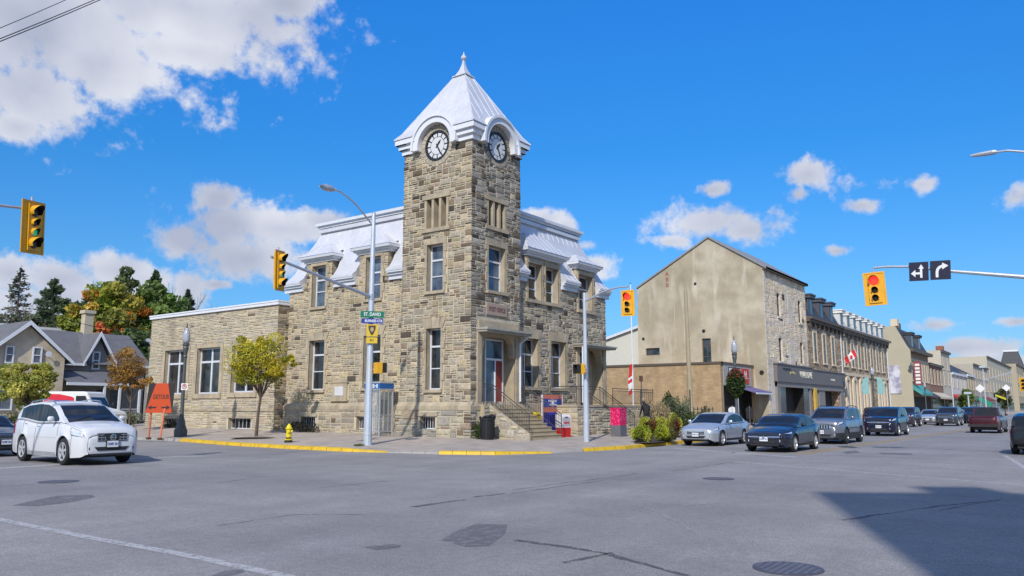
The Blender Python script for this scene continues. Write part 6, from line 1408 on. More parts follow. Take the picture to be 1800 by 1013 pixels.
mb = MB(); fbox(mb, by, 4.6, 6.3, 3.45, 4.75, .05, .09, 0); fbox(mb, by, 4.7, 6.2, 3.9, 3.94, .09, .1, 1); o = mb.build('shop_sign', [mat('sign_red', (.5,.02,.02)), SW], t); o['label'] = 'red sign with a white H'; text('lettering', 'H', .75, SW, o, frame_mtx((5.45,-.1,4.25), (1,0,0), (0,0,1)), .003, 1, .03)
mb = MB(); fbox(mb, by, .55, 7.0, 0, 3.25, -.8, -.78, 0); mb.quad((.55,0,0),(.55,.8,0),(.55,.8,3.25),(.55,0,3.25)); mb.quad((7,0,0),(7,.8,0),(7,.8,3.25),(7,0,3.25)); mb.quad((.55,0,3.25),(7,0,3.25),(7,.8,3.25),(.55,.8,3.25)); mb.build('shop_entrance', DARK, t)
mb = MB(); fbox(mb, by, 3.6, 3.75, 0, 3.25, -.1, .02); fbox(mb, by, .55, 3.6, 0, .5, -.1, 0); mb.build('door_post', TRIM, t)
mb = MB(); mb.prism([(0,3.2),(0,3.1),(1.5,2.62),(1.55,2.60),(1.55,2.78),(1.5,2.8)], lambda d, z, s: (s, -d, z), 3.9, 7.7); aw = mb.build('awning', mat('awning_purple', (.14,.12,.26), .7), t); mb = MB(); mb.box(3.88,7.72,-1.58,-1.5,2.56,2.70); mb.build('awning_rail', TRIM, aw)
def clothes_rack(label, x, y, cols, n=9, w=1.5):
    t = thing('clothes_rack', label, 'clothes rack', (x,y,.22), math.radians(20), 'clothes racks outside the brick store'); mb = MB()
    for sx in (-w/2, w/2): mb.tube([(sx,0,0),(sx,0,1.55)], .02, 6); mb.tube([(sx,-.25,0.02),(sx,.25,.02)], .02, 6)
    mb.tube([(-w/2,0,1.55),(w/2,0,1.55)], .02, 6); mb.build('frame', CHR, t); R = random.Random(int(x))
    for k in range(n):
        xx = -w/2+.1+(w-.2)*k/(n-1); mb = MB(); L_ = R.uniform(.75,1.15); m = cols[k%len(cols)]
        mb.prism([(-.22,1.42),(-.05,1.5),(.05,1.5),(.22,1.42),(.30,1.3),(.24,1.5-L_),(-.24,1.5-L_),(-.30,1.3)], lambda a, z, d, xx=xx: (xx+d+.08*a, a, z), -.035, .035); mb.build('garment', m, t)
CB = mat('cloth_black', (.015,.014,.016), .9); CW = mat('cloth_white', (.62,.62,.64), .9); CP = mat('cloth_plum', (.10,.03,.05), .9); CBR = mat('cloth_brown', (.12,.07,.04), .9); CGR = mat('cloth_grey', (.2,.2,.22), .9)
clothes_rack('rack of white and grey clothes left of the store entrance', AY(1288,735,-.2).x, -.2, [CW,CGR,CW,CW]); clothes_rack('rack of black and plum clothes under the purple awning', AY(1318,735,-.6).x, -.6, [CB,CBR,CB,CP,CB], 11, 1.9)
# ---- stone row with dark mansard
def mans(t, x0, x1, z0, z1, inset, m, depth, ofs=0, org=(0,0,0), ends=True):
    mb = MB(); g = lambda x, y, z: (x-org[0], y-org[1], z-org[2])
    mb.quad(g(x0,-.1,z0),g(x1,-.1,z0),g(x1,inset,z1),g(x0,inset,z1)); mb.quad(g(x0,inset,z1),g(x1,inset,z1),g(x1,depth-inset,z1),g(x0,depth-inset,z1)); mb.quad(g(x0,depth,z0),g(x1,depth,z0),g(x1,depth-inset,z1),g(x0,depth-inset,z1))
    for x in (x0, x1): mb.quad(g(x,-.1,z0),g(x,inset,z1),g(x,depth-inset,z1),g(x,depth,z0))
    return mb.build('mansard_roof', m, t)
def shell(t, x0, x1, z1, depth, m, org, holes=(), zb=0):
    mb = MB(); fn = lambda s, z, d: (s-org[0], -d-org[1], z-org[2]); wallplane(mb, fn, x0, x1, zb, z1, list(holes), mi=0)
    for h in holes: reveal(mb, fn, h, .8, 0, 0); mb.quad(fn(h[0],h[2],-.8),fn(h[1],h[2],-.8),fn(h[1],h[3],-.8),fn(h[0],h[3],-.8),1)
    g = lambda x, y, z: (x-org[0], y-org[1], z-org[2])
    for x in (x0, x1): mb.quad(g(x,0,zb),g(x,depth,zb),g(x,depth,z1),g(x,0,z1))
    mb.quad(g(x0,depth,zb),g(x1,depth,zb),g(x1,depth,z1),g(x0,depth,z1)); mb.quad(g(x0,0,z1),g(x1,0,z1),g(x1,depth,z1),g(x0,depth,z1))
    mb.build('wall', [m, DARK], t); return fn
def fdormer(t, fn, c, w, z0, z1, dep, m, mroof, win=True):
    mb = MB(); fbox(mb, fn, c-w/2, c+w/2, z0, z1, -1.4, -dep, 0); fbox(mb, fn, c-w/2-.16, c+w/2+.16, z1, z1+.28, -1.4, -dep+.28, 1); fbox(mb, fn, c-w/2-.24, c+w/2+.24, z1+.28, z1+.42, -1.4, -dep+.36, 1)
    d = mb.build('dormer', [m, mroof], t); mb = MB(); fbox(mb, fn, c-w*.3, c+w*.3, z0+.25, z1-.12, -dep, -dep+.02); mb.build('window', GLASS, d)
o_ = (53.62,0,.2); t = thing('stone_shop_building', 'rubble stone building with three dark slate dormers over a grey shop sign', 'building', o_)
fn = shell(t, 53.62, 66.5, 10.3, 12, RUB, o_, [(55.2,55.9,.2,3.4),(58.6,64.6,.2,3.4)])
for x in (56.2,59.7,63.2): fwin(t, fn, (x-.45,x+.45,6.3,9.3), sur=.32)
mb = MB(); fbox(mb, fn, 53.62, 66.5, 10.3, 10.55, 0, .35); fbox(mb, fn, 53.62, 66.6, 10.55, 10.8, 0, .6)
for k in range(8): x = 54+k*1.7; fbox(mb, fn, x-.12, x+.12, 9.85, 10.3, 0, .3)
mb.build('cornice', WOODT, t); mans(t, 53.62, 66.5, 10.8, 13.5, 1.3, SLATE, 12, org=o_)
for x in (56,60,64): fdormer(t, fn, x, 1.5, 11.0, 12.9, .15, mat('dark_dormer', (.07,.07,.085), .6), mat('slate_blue_trim', (.075,.08,.10), .6))
mb = MB(); fbox(mb, fn, 53.62, 66.4, 3.95, 5.35, 0, .34); fbox(mb, fn, 53.62, 66.4, 5.35, 5.45, 0, .42); mb.build('shop_fascia', FASC, t)
mb = MB(); fbox(mb, fn, 53.62, 66.4, 3.4, 3.95, 0, .2); fbox(mb, fn, 56.4, 58.6, .2, 3.4, 0, .1); fbox(mb, fn, 64.9, 66.4, .2, 3.4, 0, .15); mb.build('shop_surround', mat('grey_shopfront', (.22,.2,.19)), t)
mb = MB(); fbox(mb, fn, 54.2, 54.95, .2, 3.6, .1, .3); mb.build('yellow_pillar', mat('pillar_yellow', (.55,.36,.06), .6), t)
text('lettering', 'company', .36, SCR, t, frame_mtx(Vector(fn(61.0,4.6,.36)), (1,0,0), (0,0,1)), .02, 1.2, .004)
mb = MB(); mb.tube([fn(66.4,10.3,.1), fn(66.4,3,.1)], .07, 6); mb.build('downpipe', TRIM, t)
# ---- stone row with pale mansard
o_ = (66.6,0,.2); t = thing('arcaded_stone_building', 'long stone building with arched ground floor openings and pale dormers', 'building', o_)
fn = shell(t, 66.6, 91.5, 10.2, 13, RUB, o_, [(81.2,82.8,.2,4.0)])
for k in range(7): x = 68.6+k*3.35; fwin(t, fn, (x-.5,x+.5,6.4,9.2), sur=.38, arch=True)
for k in range(7):
    x = 68.6+k*3.35
    if k == 4: continue
    mb = MB(); A_ = [(x+.75*math.cos(a),4.1+.75*math.sin(a)) for a in [math.pi*j/8 for j in range(9)]]; Bo = [(x+1.15*math.cos(a),4.1+1.2*math.sin(a)) for a in [math.pi*j/8 for j in range(9)]]
    for (p,q),(r,s) in zip(zip(A_,A_[1:]),zip(Bo,Bo[1:])): mb.prism([p,r,s,q], fn, 0, .16, 0)
    fbox(mb, fn, x-1.15, x-.75, .2, 4.1, 0, .16, 0); fbox(mb, fn, x+.75, x+1.15, .2, 4.1, 0, .16, 0); mb.prism([(x-.75,.9)]+[(x+.75,.9)]+A_, fn, .004, .02, 1); fbox(mb, fn, x-.04, x+.04, .9, 4.7, .02, .05, 2); fbox(mb, fn, x-.75, x+.75, .2, 1.3, .02, .06, 0)
    mb.build('arched_window', [SURR, mat('pale_pane', (.22,.20,.17), .3), TRIM], t)
mb = MB(); fbox(mb, fn, 66.6, 91.5, 5.3, 5.65, 0, .14); fbox(mb, fn, 66.6, 91.5, .2, .9, 0, .2); mb.build('string_course', SURR, t)
mb = MB(); fbox(mb, fn, 66.6, 91.5, 9.7, 10.2, 0, .12); fbox(mb, fn, 66.6, 91.6, 10.2, 10.5, 0, .4); fbox(mb, fn, 66.6, 91.7, 10.5, 10.75, 0, .7)
for k in range(13): x = 67.2+k*2; fbox(mb, fn, x-.13, x+.13, 9.75, 10.2, .12, .38)
mb.build('cornice', mat('dark_cornice', (.16,.14,.12), .7, var=.15), t); mans(t, 66.6, 91.5, 10.75, 13.1, 1.2, PALEM, 13, org=o_)
for k in range(8): fdormer(t, fn, 68.3+k*3.1, 1.35, 10.95, 12.5, .1, PALEM, mat('dormer_white', (.68,.67,.64), .6, var=.1))
for x in (70.6,): 
    mb = MB(); fbox(mb, fn, x-.9, x+.9, 12.8, 14.0, -3.2, -2.2, 0); mb.build('chimney', SURR, t); 
    for dx in (-.5,.1,.6): mb = MB(); mb.lathe([(.17,14.0),(.15,14.5),(.18,14.55),(.18,14.65)], fn(x+dx,0,-2.7), 8); mb.build('chimney_pot', mat('clay_pot', (.20,.11,.08), .8), t)
mb = MB(); mb.tube([fn(91.3,10.2,.1), fn(91.3,.3,.1)], .08, 6); mb.build('downpipe', TRIM, t)
# flag on the stone row
p = AY(1490,641,-1.6); rr_ = Vector((fy,-fx,0)); t = thing('flag', 'red and white flag on an angled staff over the arched ground floor', 'flag', p)
P = lambda u_, v_: rr_*(1.1*u_-.3*v_)+Vector((0,0,.95*u_+.7*v_))+Vector((fx,fy,0))*.1*math.sin(u_*7+v_*2)
mb = MB(); mb.tube([P(1.05,1.1), P(1.02,-.1), Vector((P(1,0).x+1.0, 1.6, P(1,0).z-1.2))], .04, 6); mb.build('staff', WHITE, t)
for nm, s0, s1, m in (('red_field',0,.28,FR),('white_field',.28,.72,FW),('red_field',.72,1,FR)):
    mb = MB()
    for k in range(4):
        for j in range(3): u0, u1 = s0+(s1-s0)*k/4, s0+(s1-s0)*(k+1)/4; mb.quad(P(u0,j/3),P(u1,j/3),P(u1,(j+1)/3),P(u0,(j+1)/3))
    mb.build(nm, m, t)
mb = MB(); c_ = P(.5,.5)-Vector((fx,fy,0))*.06; mb.obox(c_, rr_*.12, Vector((fx,fy,0))*.01, (0,0,.16)); mb.build('red_leaf', FR, t)
# ---- beige end wall building
o_ = (108,0,.2); t = thing('mansard_corner_building', 'beige building with a plain end wall, black mansard and teal shop awning', 'building', o_)
fn = shell(t, 108, 126, 10.5, 18, mat('pinkish_stone', (.30,.19,.135), .85, var=.2, scale=2), o_)
EW = mat('beige_render', (.42,.37,.26), .85, var=.06, scale=.5, stain=((.34,.29,.2), .8, .6, .5)); mb = MB(); mb.prism([(-.3,0),(18,0),(18,11),(17,14.4),(1.6,14.4),(.1,11.2),(-.35,10.5)], lambda y, z, d: (-d, y, z-.2), 0, .4); mb.build('end_wall', EW, t)
mans(t, 108, 126, 10.8, 14.2, 1.6, SLATE, 18, org=o_); 
for x in (112.5,119): fdormer(t, fn, x, 2.3, 11.1, 13.2, .1, mat('dark_dormer', (.07,.07,.085)), SLATE)
mb = MB(); fbox(mb, fn, 107.7, 126.2, 10.3, 10.8, 0, .8); mb.build('cornice', WOODT, t); mb = MB(); mb.box(-.3,1.0,1.2,2.2,14.2,15.3); mb.build('chimney', SURR, t); mb = MB(); mb.box(6,7,2,3,14,15.2); mb.build('chimney', WOODT, t)
for k in range(7): x = 110.5+k*2.4; fwin(t, fn, (x-.5,x+.5,5.9,9.0), sur=.35)
mb = MB(); fbox(mb, fn, 108.4, 125.5, .3, 3.3, .01, .04); mb.build('shop_window', DARK, t); mb = MB(); mb.prism([(0,5.2),(0,4.6),(1.5,3.5),(1.5,3.9)], lambda d, z, s: fn(s,z,d), 108.3, 118); mb.build('awning', mat('awning_teal', (.06,.30,.28), .6), t); mb = MB(); mb.prism([(0,4.4),(0,4.2),(1.6,3.2),(1.6,3.4)], lambda d, z, s: fn(s,z,d), 118.5, 125.8); mb.build('awning', mat('awning_dark', (.06,.05,.05), .7), t)
mb = MB(); mb.box(2.0,2.25,-1.3,-.25,4.9,8.6); s_ = mb.build('vertical_sign', mat('sign_wine', (.25,.05,.05), .6), t); text('lettering', 'H\nO\nT\nE\nL', .62, SW, s_, frame_mtx((1.99,-.75,6.7), (0,-1,0), (0,0,1)), .003, 1, .02) if False else None
mb = MB()
for k in range(6): mb.box(1.97,1.995,-1.12,-.45,5.15+k*.55,5.5+k*.55)
mb.build('sign_letters', SW, s_)
p0, p1 = AX(1562,643,107.5), AX(1585,692,107.5); mb = MB(); mb.box(-.52,-.42,p1.y,p0.y,p1.z-.2,p0.z-.2); MU = mat('mural_print', (.62,.60,.64), .6, var=0, hue=((.30,.28,.36), .9)); mb.build('mural_banner', MU, t)['label'] = 'tall pale photo banner on the end wall'
mb = MB(); mb.tube([(-.5,-.4,7.9),(-1.0,-.4,8.3),(-1.0,-.4,7.2)], .06, 5); mb.lathe([(.35,0),(.35,.1)], (-1.0,-.4,7.6), 12, axis='x'); mb.build('bracket_lamp', IRONG, t)
# ---- far row: (px left, px right, top py left, depth, style)
def far_building(name, label, x0, x1, z1, m, wins=3, rows=((5.8,8.2),), gable=None, roof=None, depth=14, awn=None, y0=0.0, chim=None):
    o_ = (x0,y0,.2); t = thing(name, label, 'building', o_); fn = shell(t, x0, x1, z1, depth, m, (x0,y0 if False else 0,.2))
    for zz0, zz1 in rows:
        for k in range(wins): x = x0+(x1-x0)*(k+.5)/wins; w = min(1.1,(x1-x0)/wins*.32); fwin(t, fn, (x-w/2,x+w/2,zz0,zz1), sur=.2)
    mb = MB(); fbox(mb, fn, x0, x1, z1-.35, z1+.1, 0, .35); mb.build('cornice', WOODT if not gable else TRIM, t)
    mb = MB(); fbox(mb, fn, x0+.5, x1-.5, .3, 3.2, .01, .05); mb.build('shop_window', SHOPG, t)
    if awn: mb = MB(); mb.prism([(0,4.3),(0,4.0),(1.5,3.1),(1.5,3.4)], lambda d, z, s: fn(s,z,d), x0+.4, x1-.4); mb.build('awning', awn, t)
    if gable:
        mb = MB(); mb.prism([(-.2,z1),(depth+.2,z1),(depth*.4,z1+gable)], lambda y, z, d: (d, y, z-.2), 0, x1-x0); mb.build('roof', roof or SLATE, t)
        mb = MB(); mb.prism([(0,z1-.02),(depth,z1-.02),(depth*.4,z1+gable-.25)], lambda y, z, d: (d, y, z-.2), -.06, 0); mb.build('gable_wall', m, t)
    if chim: mb = MB(); mb.box(chim, chim+2, 3, 4.4, z1-.2, z1+(gable or 0)+2.0); mb.build('chimney', mat('red_brick', (.28,.11,.07), .9), t)
    return t
AWR = mat('awning_red', (.42,.03,.03), .6)
far_building('stone_shop_building', 'low pinkish stone building just past the teal awning', 126.3, 141, 9.3, mat('brown_brick', (.24,.13,.09), .9, var=.2), 4, awn=mat('awning_cream', (.5,.45,.35), .8))
far_building('rendered_building', 'plain cream tower-like block rising past the pinkish stone building', 141, 152, 12.4, CREAM, 2, rows=((6,8.2),(9,11)))
far_building('gabled_shop', 'white shop with a dark pitched roof and red brick chimney', 153, 176, 8.6, mat('white_render', (.60,.58,.54), .7), 4, gable=4.2, awn=AWR, chim=14)
far_building('gabled_shop', 'small cream shop with a steep dark roof beyond the brick chimney', 176.5, 190, 9.0, mat('tan_siding', (.36,.28,.18), .85), 3, gable=3.4, awn=mat('awning_green', (.03,.16,.08), .8))
far_building('flat_roofed_block', 'beige flat-roofed block before the clock tower', 190.5, 222, 12.0, mat('beige_panel', (.40,.36,.29), .8), 6, rows=((5.8,7.6),(8.8,10.4)), awn=mat('awning_maroon', (.2,.03,.04), .8))
far_building('flat_roofed_block', 'long beige block with a deep overhanging roof below the clock tower', 223, 300, 15.5, mat('beige_block', (.44,.40,.31), .8), 9, rows=((6,8.4),(10,12.6)))
far_building('stone_shop_building', 'tan building at the far right end of the street', 326, 400, 18, mat('tan_block', (.38,.32,.22), .8), 9, rows=((6,9),(11,14)))
for k, (x0, x1, z) in enumerate(((-0,20,9),(22,60,11),(62,100,9),(102,150,12),(152,240,11),(242,420,13))): pass
# clock tower far away
p = AY(1779,640,4); t = thing('clock_tower', 'distant clock tower with a steep dark mansard top', 'clock tower', (p.x,4,.2)); zt1 = AY(1779,621,4).z; zt0 = AY(1779,655,4).z; hw_ = 4.6
mb = MB(); mb.box(-hw_,hw_,-hw_,hw_,0,zt0-.2); mb.build('shaft', mat('tan_block', (.38,.32,.22)), t)
mb = MB(); rr = [(hw_*1.05,zt0),(hw_*.72,(zt0+zt1)/2+1.5),(hw_*.55,zt1)]; rg_ = [[(-a,-a,z),(a,-a,z),(a,a,z),(-a,a,z)] for a, z in rr]
for r0, r1 in zip(rg_, rg_[1:]):
    for k in range(4): mb.quad(r0[k], r0[(k+1)%4], r1[(k+1)%4], r1[k])
mb.add(rg_[-1], [(0,1,2,3)]); mb.build('tower_roof', SLATE, t); mb = MB(); mb.box(-hw_*.6,hw_*.6,-hw_*.6,hw_*.6,zt1,zt1+.7); mb.build('roof_cornice', WHITE, t)
mb = MB(); mb.lathe([(1.3,0),(1.3,.3)], (0,-hw_*.98,zt0+1.2), 14, axis='y'); mb.build('clock_face', WHITE, t); mb = MB(); mb.lathe([(.6,0),(.6,.1)], (0,-hw_*1.03,zt0+1.2), 12, axis='y'); mb.build('clock_hands', BLACK, t)
# far poles, signs and flags of the street
def fpole(label, px, pyt, y, name='utility_pole', cat='utility pole', arm=None):
    b = AY(px, 700, y); tp_ = AY(px, pyt, y); t = thing(name, label, cat, (b.x,y,.1)); mb = MB(); mb.tube([(0,0,0),(0,0,tp_.z-.1)], [.14,.09], 6); mb.build('pole', PALE, t)
    if arm: q = AY(px+arm, pyt+18, y); mb = MB(); mb.tube([(0,0,tp_.z-2.5),(0,-4.5,tp_.z-1.2)], .07, 5); mb.build('arm', PALE, t); 
    mb = MB(); mb.box(-.4,.4,-.5,.5,tp_.z-.35,tp_.z-.05); mb.build('lamp_head', PALE, t)
fpole('white far pole with a side arm before the beige blocks', 1732, 646, -7.5, arm=22)
fpole('faint far pole near the small tree', 1702, 690, -7)
def fsign(label, px, py, y, r, m, cat='road sign', name='diamond_sign'):
    p = AY(px,py,y); t = thing(name, label, cat, (p.x,y,.1)); mb = MB(); mb.tube([(0,0,0),(0,0,p.z)], .04, 5); mb.build('post', GALV, t); mb = MB(); mb.prism([(0,-r),(r,0),(0,r),(-r,0)], lambda s, z, d: (-d-.06, s, p.z-.1+z), 0, .03); mb.build('panel', m, t)
fsign('white diamond sign left of the far white pole', 1723, 683, -7, .75, SW); fsign('small white diamond sign right of the far white pole', 1769, 682, -8, .75, SW)
def banner(label, x, y, z, m, dx, dz, h):
    t = thing('banner_flag', label, 'flag', (x,y,.2), 0, 'feather flags far down the street'); mb = MB(); mb.tube([(0,0,0),(0,0,z)], .04, 5); mb.build('pole', GALV, t); mb = MB()
    for k in range(5): s0, s1 = k/5, (k+1)/5; mb.quad((0,-dx*s0,z-dz*s0),(0,-dx*s1,z-dz*s1),(0,-dx*s1,z-dz*s1-h),(0,-dx*s0,z-dz*s0-h)); 
    mb.build('cloth', m, t)
p = AY(1722,698,-6); banner('green flag hanging over the far pavement', p.x, -6, p.z, mat('flag_green', (.01,.25,.14), .7), 1.8, 1.2, .9); p = AY(1750,695,-6.5); banner('bright yellow flag hanging over the far pavement', p.x, -6.5, p.z, mat('flag_yellow', (.50,.46,.03), .7), 1.8, .8, .4)
p = AT(1799,676,78); signal('tiny yellow signal at the far right over the street', p, FX, [(.15,LOFF),(.15,LOFF),(.15,LOFF)])
# corner building outside the frame (casts the shade on the junction)
sh1 = G(1430,865); sh2 = G(1800,868); e = (sh2-sh1).normalized(); Hb = 19.0; off_ = Vector((-sdir.x,-sdir.y,0)).normalized()*Hb/math.tan(SUN_EL); Qc = sh1-off_; fv = Vector((e.y,-e.x,0)); 
if fv.dot(sdir) < 0: fv = -fv
t = thing('corner_building', 'tall brick corner building behind the viewer, outside the picture', 'building', (Qc.x,Qc.y,0), math.atan2(e.y,e.x))
sg1 = 1 if Vector((-e.y,e.x,0)).dot(fv) > 0 else -1
mb = MB(); mb.box(0,30,min(0,16*sg1),max(0,16*sg1),-.1,Hb); mb.build('wall', brickmat('red_brick_wall', (.25,.11,.07), (.2,.09,.06), (.3,.27,.23), .24, .08), t); mb = MB(); mb.box(2.2,3.6,.6*sg1-.5,.6*sg1+.5,Hb,Hb+1.1); mb.build('chimney', mat('red_brick', (.28,.11,.07)), t)
for k in range(8):
    for z in (1,4.6,8.2,11.8,15.4): mb = MB(); y = -.01*sg1; mb.box(1.2+k*3.6,2.5+k*3.6,min(y,-.06*sg1),max(y,-.06*sg1),z,z+2); mb.build('window', GLASS, t)
# ================================================================== HOUSE ON THE LEFT
HY_ = 33.0; Hh = lambda px, py, dy=0: AY(px, py, HY_+dy)
org = Vector((-7.0, HY_, .38)); t = thing('gabled_house', 'tan brick house with dark roofs, white bargeboards and a front porch', 'house', org)
HB = brickmat('house_brick', (.56,.47,.34), (.52,.43,.31), (.48,.42,.34), .3, .1, bump=.1, msize=.008); SHG = mat('roof_shingle', (.13,.13,.14), .9, var=.15, scale=1.5, fine=.2, fscale=14, bump=.3, bscale=10)
L3_ = lambda p: Vector(p)-org
apx = L3_(Hh(50,567)); er = L3_(Hh(122,633)); x0h, x1h = 2*apx.x-er.x+.3, er.x-.3; ze = er.z+.15
hf = lambda s, z, d: (s, -d, z)
w1 = L3_(Hh(15.5,607)), L3_(Hh(-9,640)); wz0, wz1 = L3_(Hh(15,639)).z, L3_(Hh(15,608)).z
wins = [(L3_(Hh(8,620)).x, L3_(Hh(24,620)).x, wz0, wz1), (L3_(Hh(56,622)).x, L3_(Hh(73,622)).x, L3_(Hh(64,640)).z, L3_(Hh(64,610)).z), (L3_(Hh(5,690)).x-.3, L3_(Hh(22,690)).x, 1.1, 2.9)]
mb = MB(); wallplane(mb, hf, x0h, x1h, -.3, ze, [], mi=0)
mb.prism([(x0h,ze),(x1h,ze),(apx.x,apx.z-.15)], hf, -.02, 0)
for x in (x0h, x1h): mb.quad((x,0,-.3),(x,9,-.3),(x,9,ze),(x,0,ze))
mb.build('wall', HB, t)
for h in wins: window(t, hf, h, -.1, bars=[((h[2]+h[3])/2,.06)], fw=.09, m=WHITE, glass=mat('house_glass', (.12,.14,.17), .1, var=.4))
mb = MB(); k_ = (apx.z-ze)/(apx.x-x0h); o1 = .45
for s_ in (-1,1):
    xe = x0h-o1 if s_ < 0 else x1h+o1; zE = ze-o1*k_
    mb.add([(xe,-.4,zE),(xe,9,zE),(apx.x,9,apx.z),(apx.x,-.4,apx.z),(xe,-.4,zE+.1),(xe,9,zE+.1),(apx.x,9,apx.z+.12),(apx.x,-.4,apx.z+.12)], [(0,1,2,3),(4,5,6,7),(0,3,7,4),(1,2,6,5),(0,1,5,4)])
mb.build('roof', SHG, t); mb = MB()
for s_ in (-1,1):
    xe = x0h-o1 if s_ < 0 else x1h+o1; zE = ze-o1*k_
    mb.prism([(xe,zE-.16),(apx.x,apx.z-.18),(apx.x,apx.z+.1),(xe,zE+.09)], hf, .40, .45)
mb.build('bargeboard', WHITE, t)
# main wing to the right
D = 1.6; hm = lambda s, z, d: (s, D-d, z); xr = L3_(Hh(236,600,D+2)).x; zem = L3_(Hh(140,637,D)).z; ridge = L3_(Hh(180,587,D+3.5)); zr_ = ridge.z
gxl, gxr, gap = L3_(Hh(148,636,D)).x, L3_(Hh(195,640,D)).x, L3_(Hh(173,585,D))
mb = MB(); wg = [(L3_(Hh(161,630,D)).x, L3_(Hh(175,630,D)).x, L3_(Hh(165,650,D)).z, L3_(Hh(165,618,D)).z)]
wallplane(mb, hm, x1h, xr, -.3, zem, [], mi=0); mb.prism([(gxl,zem),(gxr,zem),(gap.x,gap.z-.2)], hm, -.02, 0)
mb.prism([(D,-.3),(D+7,-.3),(D+7,zem),(D+3.5,zr_),(D,zem)], lambda y, z, d: (xr-d, y, z), 0, .1); mb.build('wall', mat('grey_brick', (.27,.255,.235), .85, var=.1), t)
window(t, hm, wg[0], -.1, bars=[((wg[0][2]+wg[0][3])/2,.06)], fw=.1, m=WHITE, glass=mat('house_glass', (.12,.14,.17)))
mb = MB(); mb.quad((apx.x,D-.35,zem-.12),(xr+.3,D-.35,zem-.12),(xr+.3,D+3.5,zr_),(apx.x,D+3.5,zr_)); mb.quad((apx.x,D+7.3,zem-.12),(xr+.3,D+7.3,zem-.12),(xr+.3,D+3.5,zr_),(apx.x,D+3.5,zr_)); mb.build('roof', SHG, t)
mb = MB()
for s_, xe in ((-1,gxl-.2),(1,gxr+.2)): mb.add([(xe,D-.45,zem-.1),(xe,D+.5,zem-.1),(gap.x,D+3.3,gap.z),(gap.x,D-.45,gap.z)], [(0,1,2,3)])
mb.build('dormer_roof', SHG, t); mb = MB()
for xe in (gxl-.25, gxr+.25): mb.prism([(xe,zem-.28),(gap.x,gap.z-.28),(gap.x,gap.z+.06),(xe,zem-.02)], hm, .45, .5)
mb.box(x1h+.3, gxl, D-.4, D-.34, zem-.25, zem-.08); mb.box(gxr, xr+.3, D-.4, D-.34, zem-.25, zem-.08); mb.build('bargeboard', WHITE, t)
pz1, pz0 = L3_(Hh(150,652,D)).z, L3_(Hh(150,672,-.4)).z; pxr = L3_(Hh(242,680)).x
mb = MB(); mb.add([(x1h+.05,-.5,pz0),(pxr,-.5,pz0),(pxr,D-.02,pz1),(x1h+.05,D-.02,pz1),(x1h+.05,-.5,pz0-.1),(pxr,-.5,pz0-.1)], [(0,1,2,3),(0,1,5,4)]); mb.build('porch_roof', SHG, t)
mb = MB(); mb.box(x1h+.05,pxr,-.52,-.42,pz0-.22,pz0-.02)
mb.build('porch_beam', WHITE, t)
for px in (178,205,240): x = L3_(Hh(px,690)).x; mb = MB(); mb.box(x-.07,x+.07,-.5,-.36,0,pz0-.2); mb.build('porch_post', WHITE, t)
mb = MB(); rail(mb, (L3_(Hh(178,700)).x,-.43,.4), (pxr,-.43,.4), .75, .14, r=.03); mb.build('porch_railing', WHITE, t); mb = MB(); mb.box(x1h+.1,pxr,-.5,D,-.1,.4); mb.build('porch_deck', mat('deck_grey', (.3,.29,.27), .8), t)
mb = MB(); fbox(mb, hm, L3_(Hh(188,700)).x, L3_(Hh(198,700)).x, .4, 2.5, .01, .05); mb.build('front_door', mat('door_brown', (.05,.035,.03), .6), t); mb = MB(); fbox(mb, hm, L3_(Hh(214,700)).x, L3_(Hh(232,700)).x, 1.2, 2.5, .01, .05); mb.build('window', mat('house_glass', (.12,.14,.17)), t)
c = L3_(Hh(154,560,D+3.5)); mb = MB(); mb.box(c.x-.32,c.x+.32,D+3.2,D+3.8,zr_-.4,c.z+.35); mb.box(c.x-.42,c.x+.42,D+3.1,D+3.9,c.z+.35,c.z+.6); mb.build('chimney', mat('cream_brick', (.50,.43,.30), .85, var=.1), t)
mb = MB(); c = L3_(Hh(82,623)); mb.lathe([(.001,.06),(.13,.04),(.2,.0)], (c.x,-.3,c.z), 14, axis='y'); mb.tube([(c.x,0,c.z-.1),(c.x,-.28,c.z)], .03, 5); mb.build('satellite_dish', TRIM, t)
# pale flat roofs behind the house
for i, (a, b, pt, pb, d, lb) in enumerate(((60,125,574,584,26,'long white flat roof behind the house gable'),(226,275,593,622,12,'white roofed shed between the house and the post office wing'),(-30,12,566,580,26,'white flat roof at the far left behind the house'))):
    p0, p1 = AY(a,pt,HY_+d), AY(b,pt+3,HY_+d); z0 = AY(b,pb,HY_+d).z; t = thing('flat_roofed_shed', lb, 'shed', ((p0.x+p1.x)/2,HY_+d,.5)); w = (p1.x-p0.x)/2
    mb = MB(); mb.box(-w,w,0,8,0,z0-.5); mb.build('wall', CREAM, t); mb = MB(); mb.box(-w-.1,w+.1,-.1,8.1,z0-.5,p0.z-.5); mb.build('roof', WHITE, t)
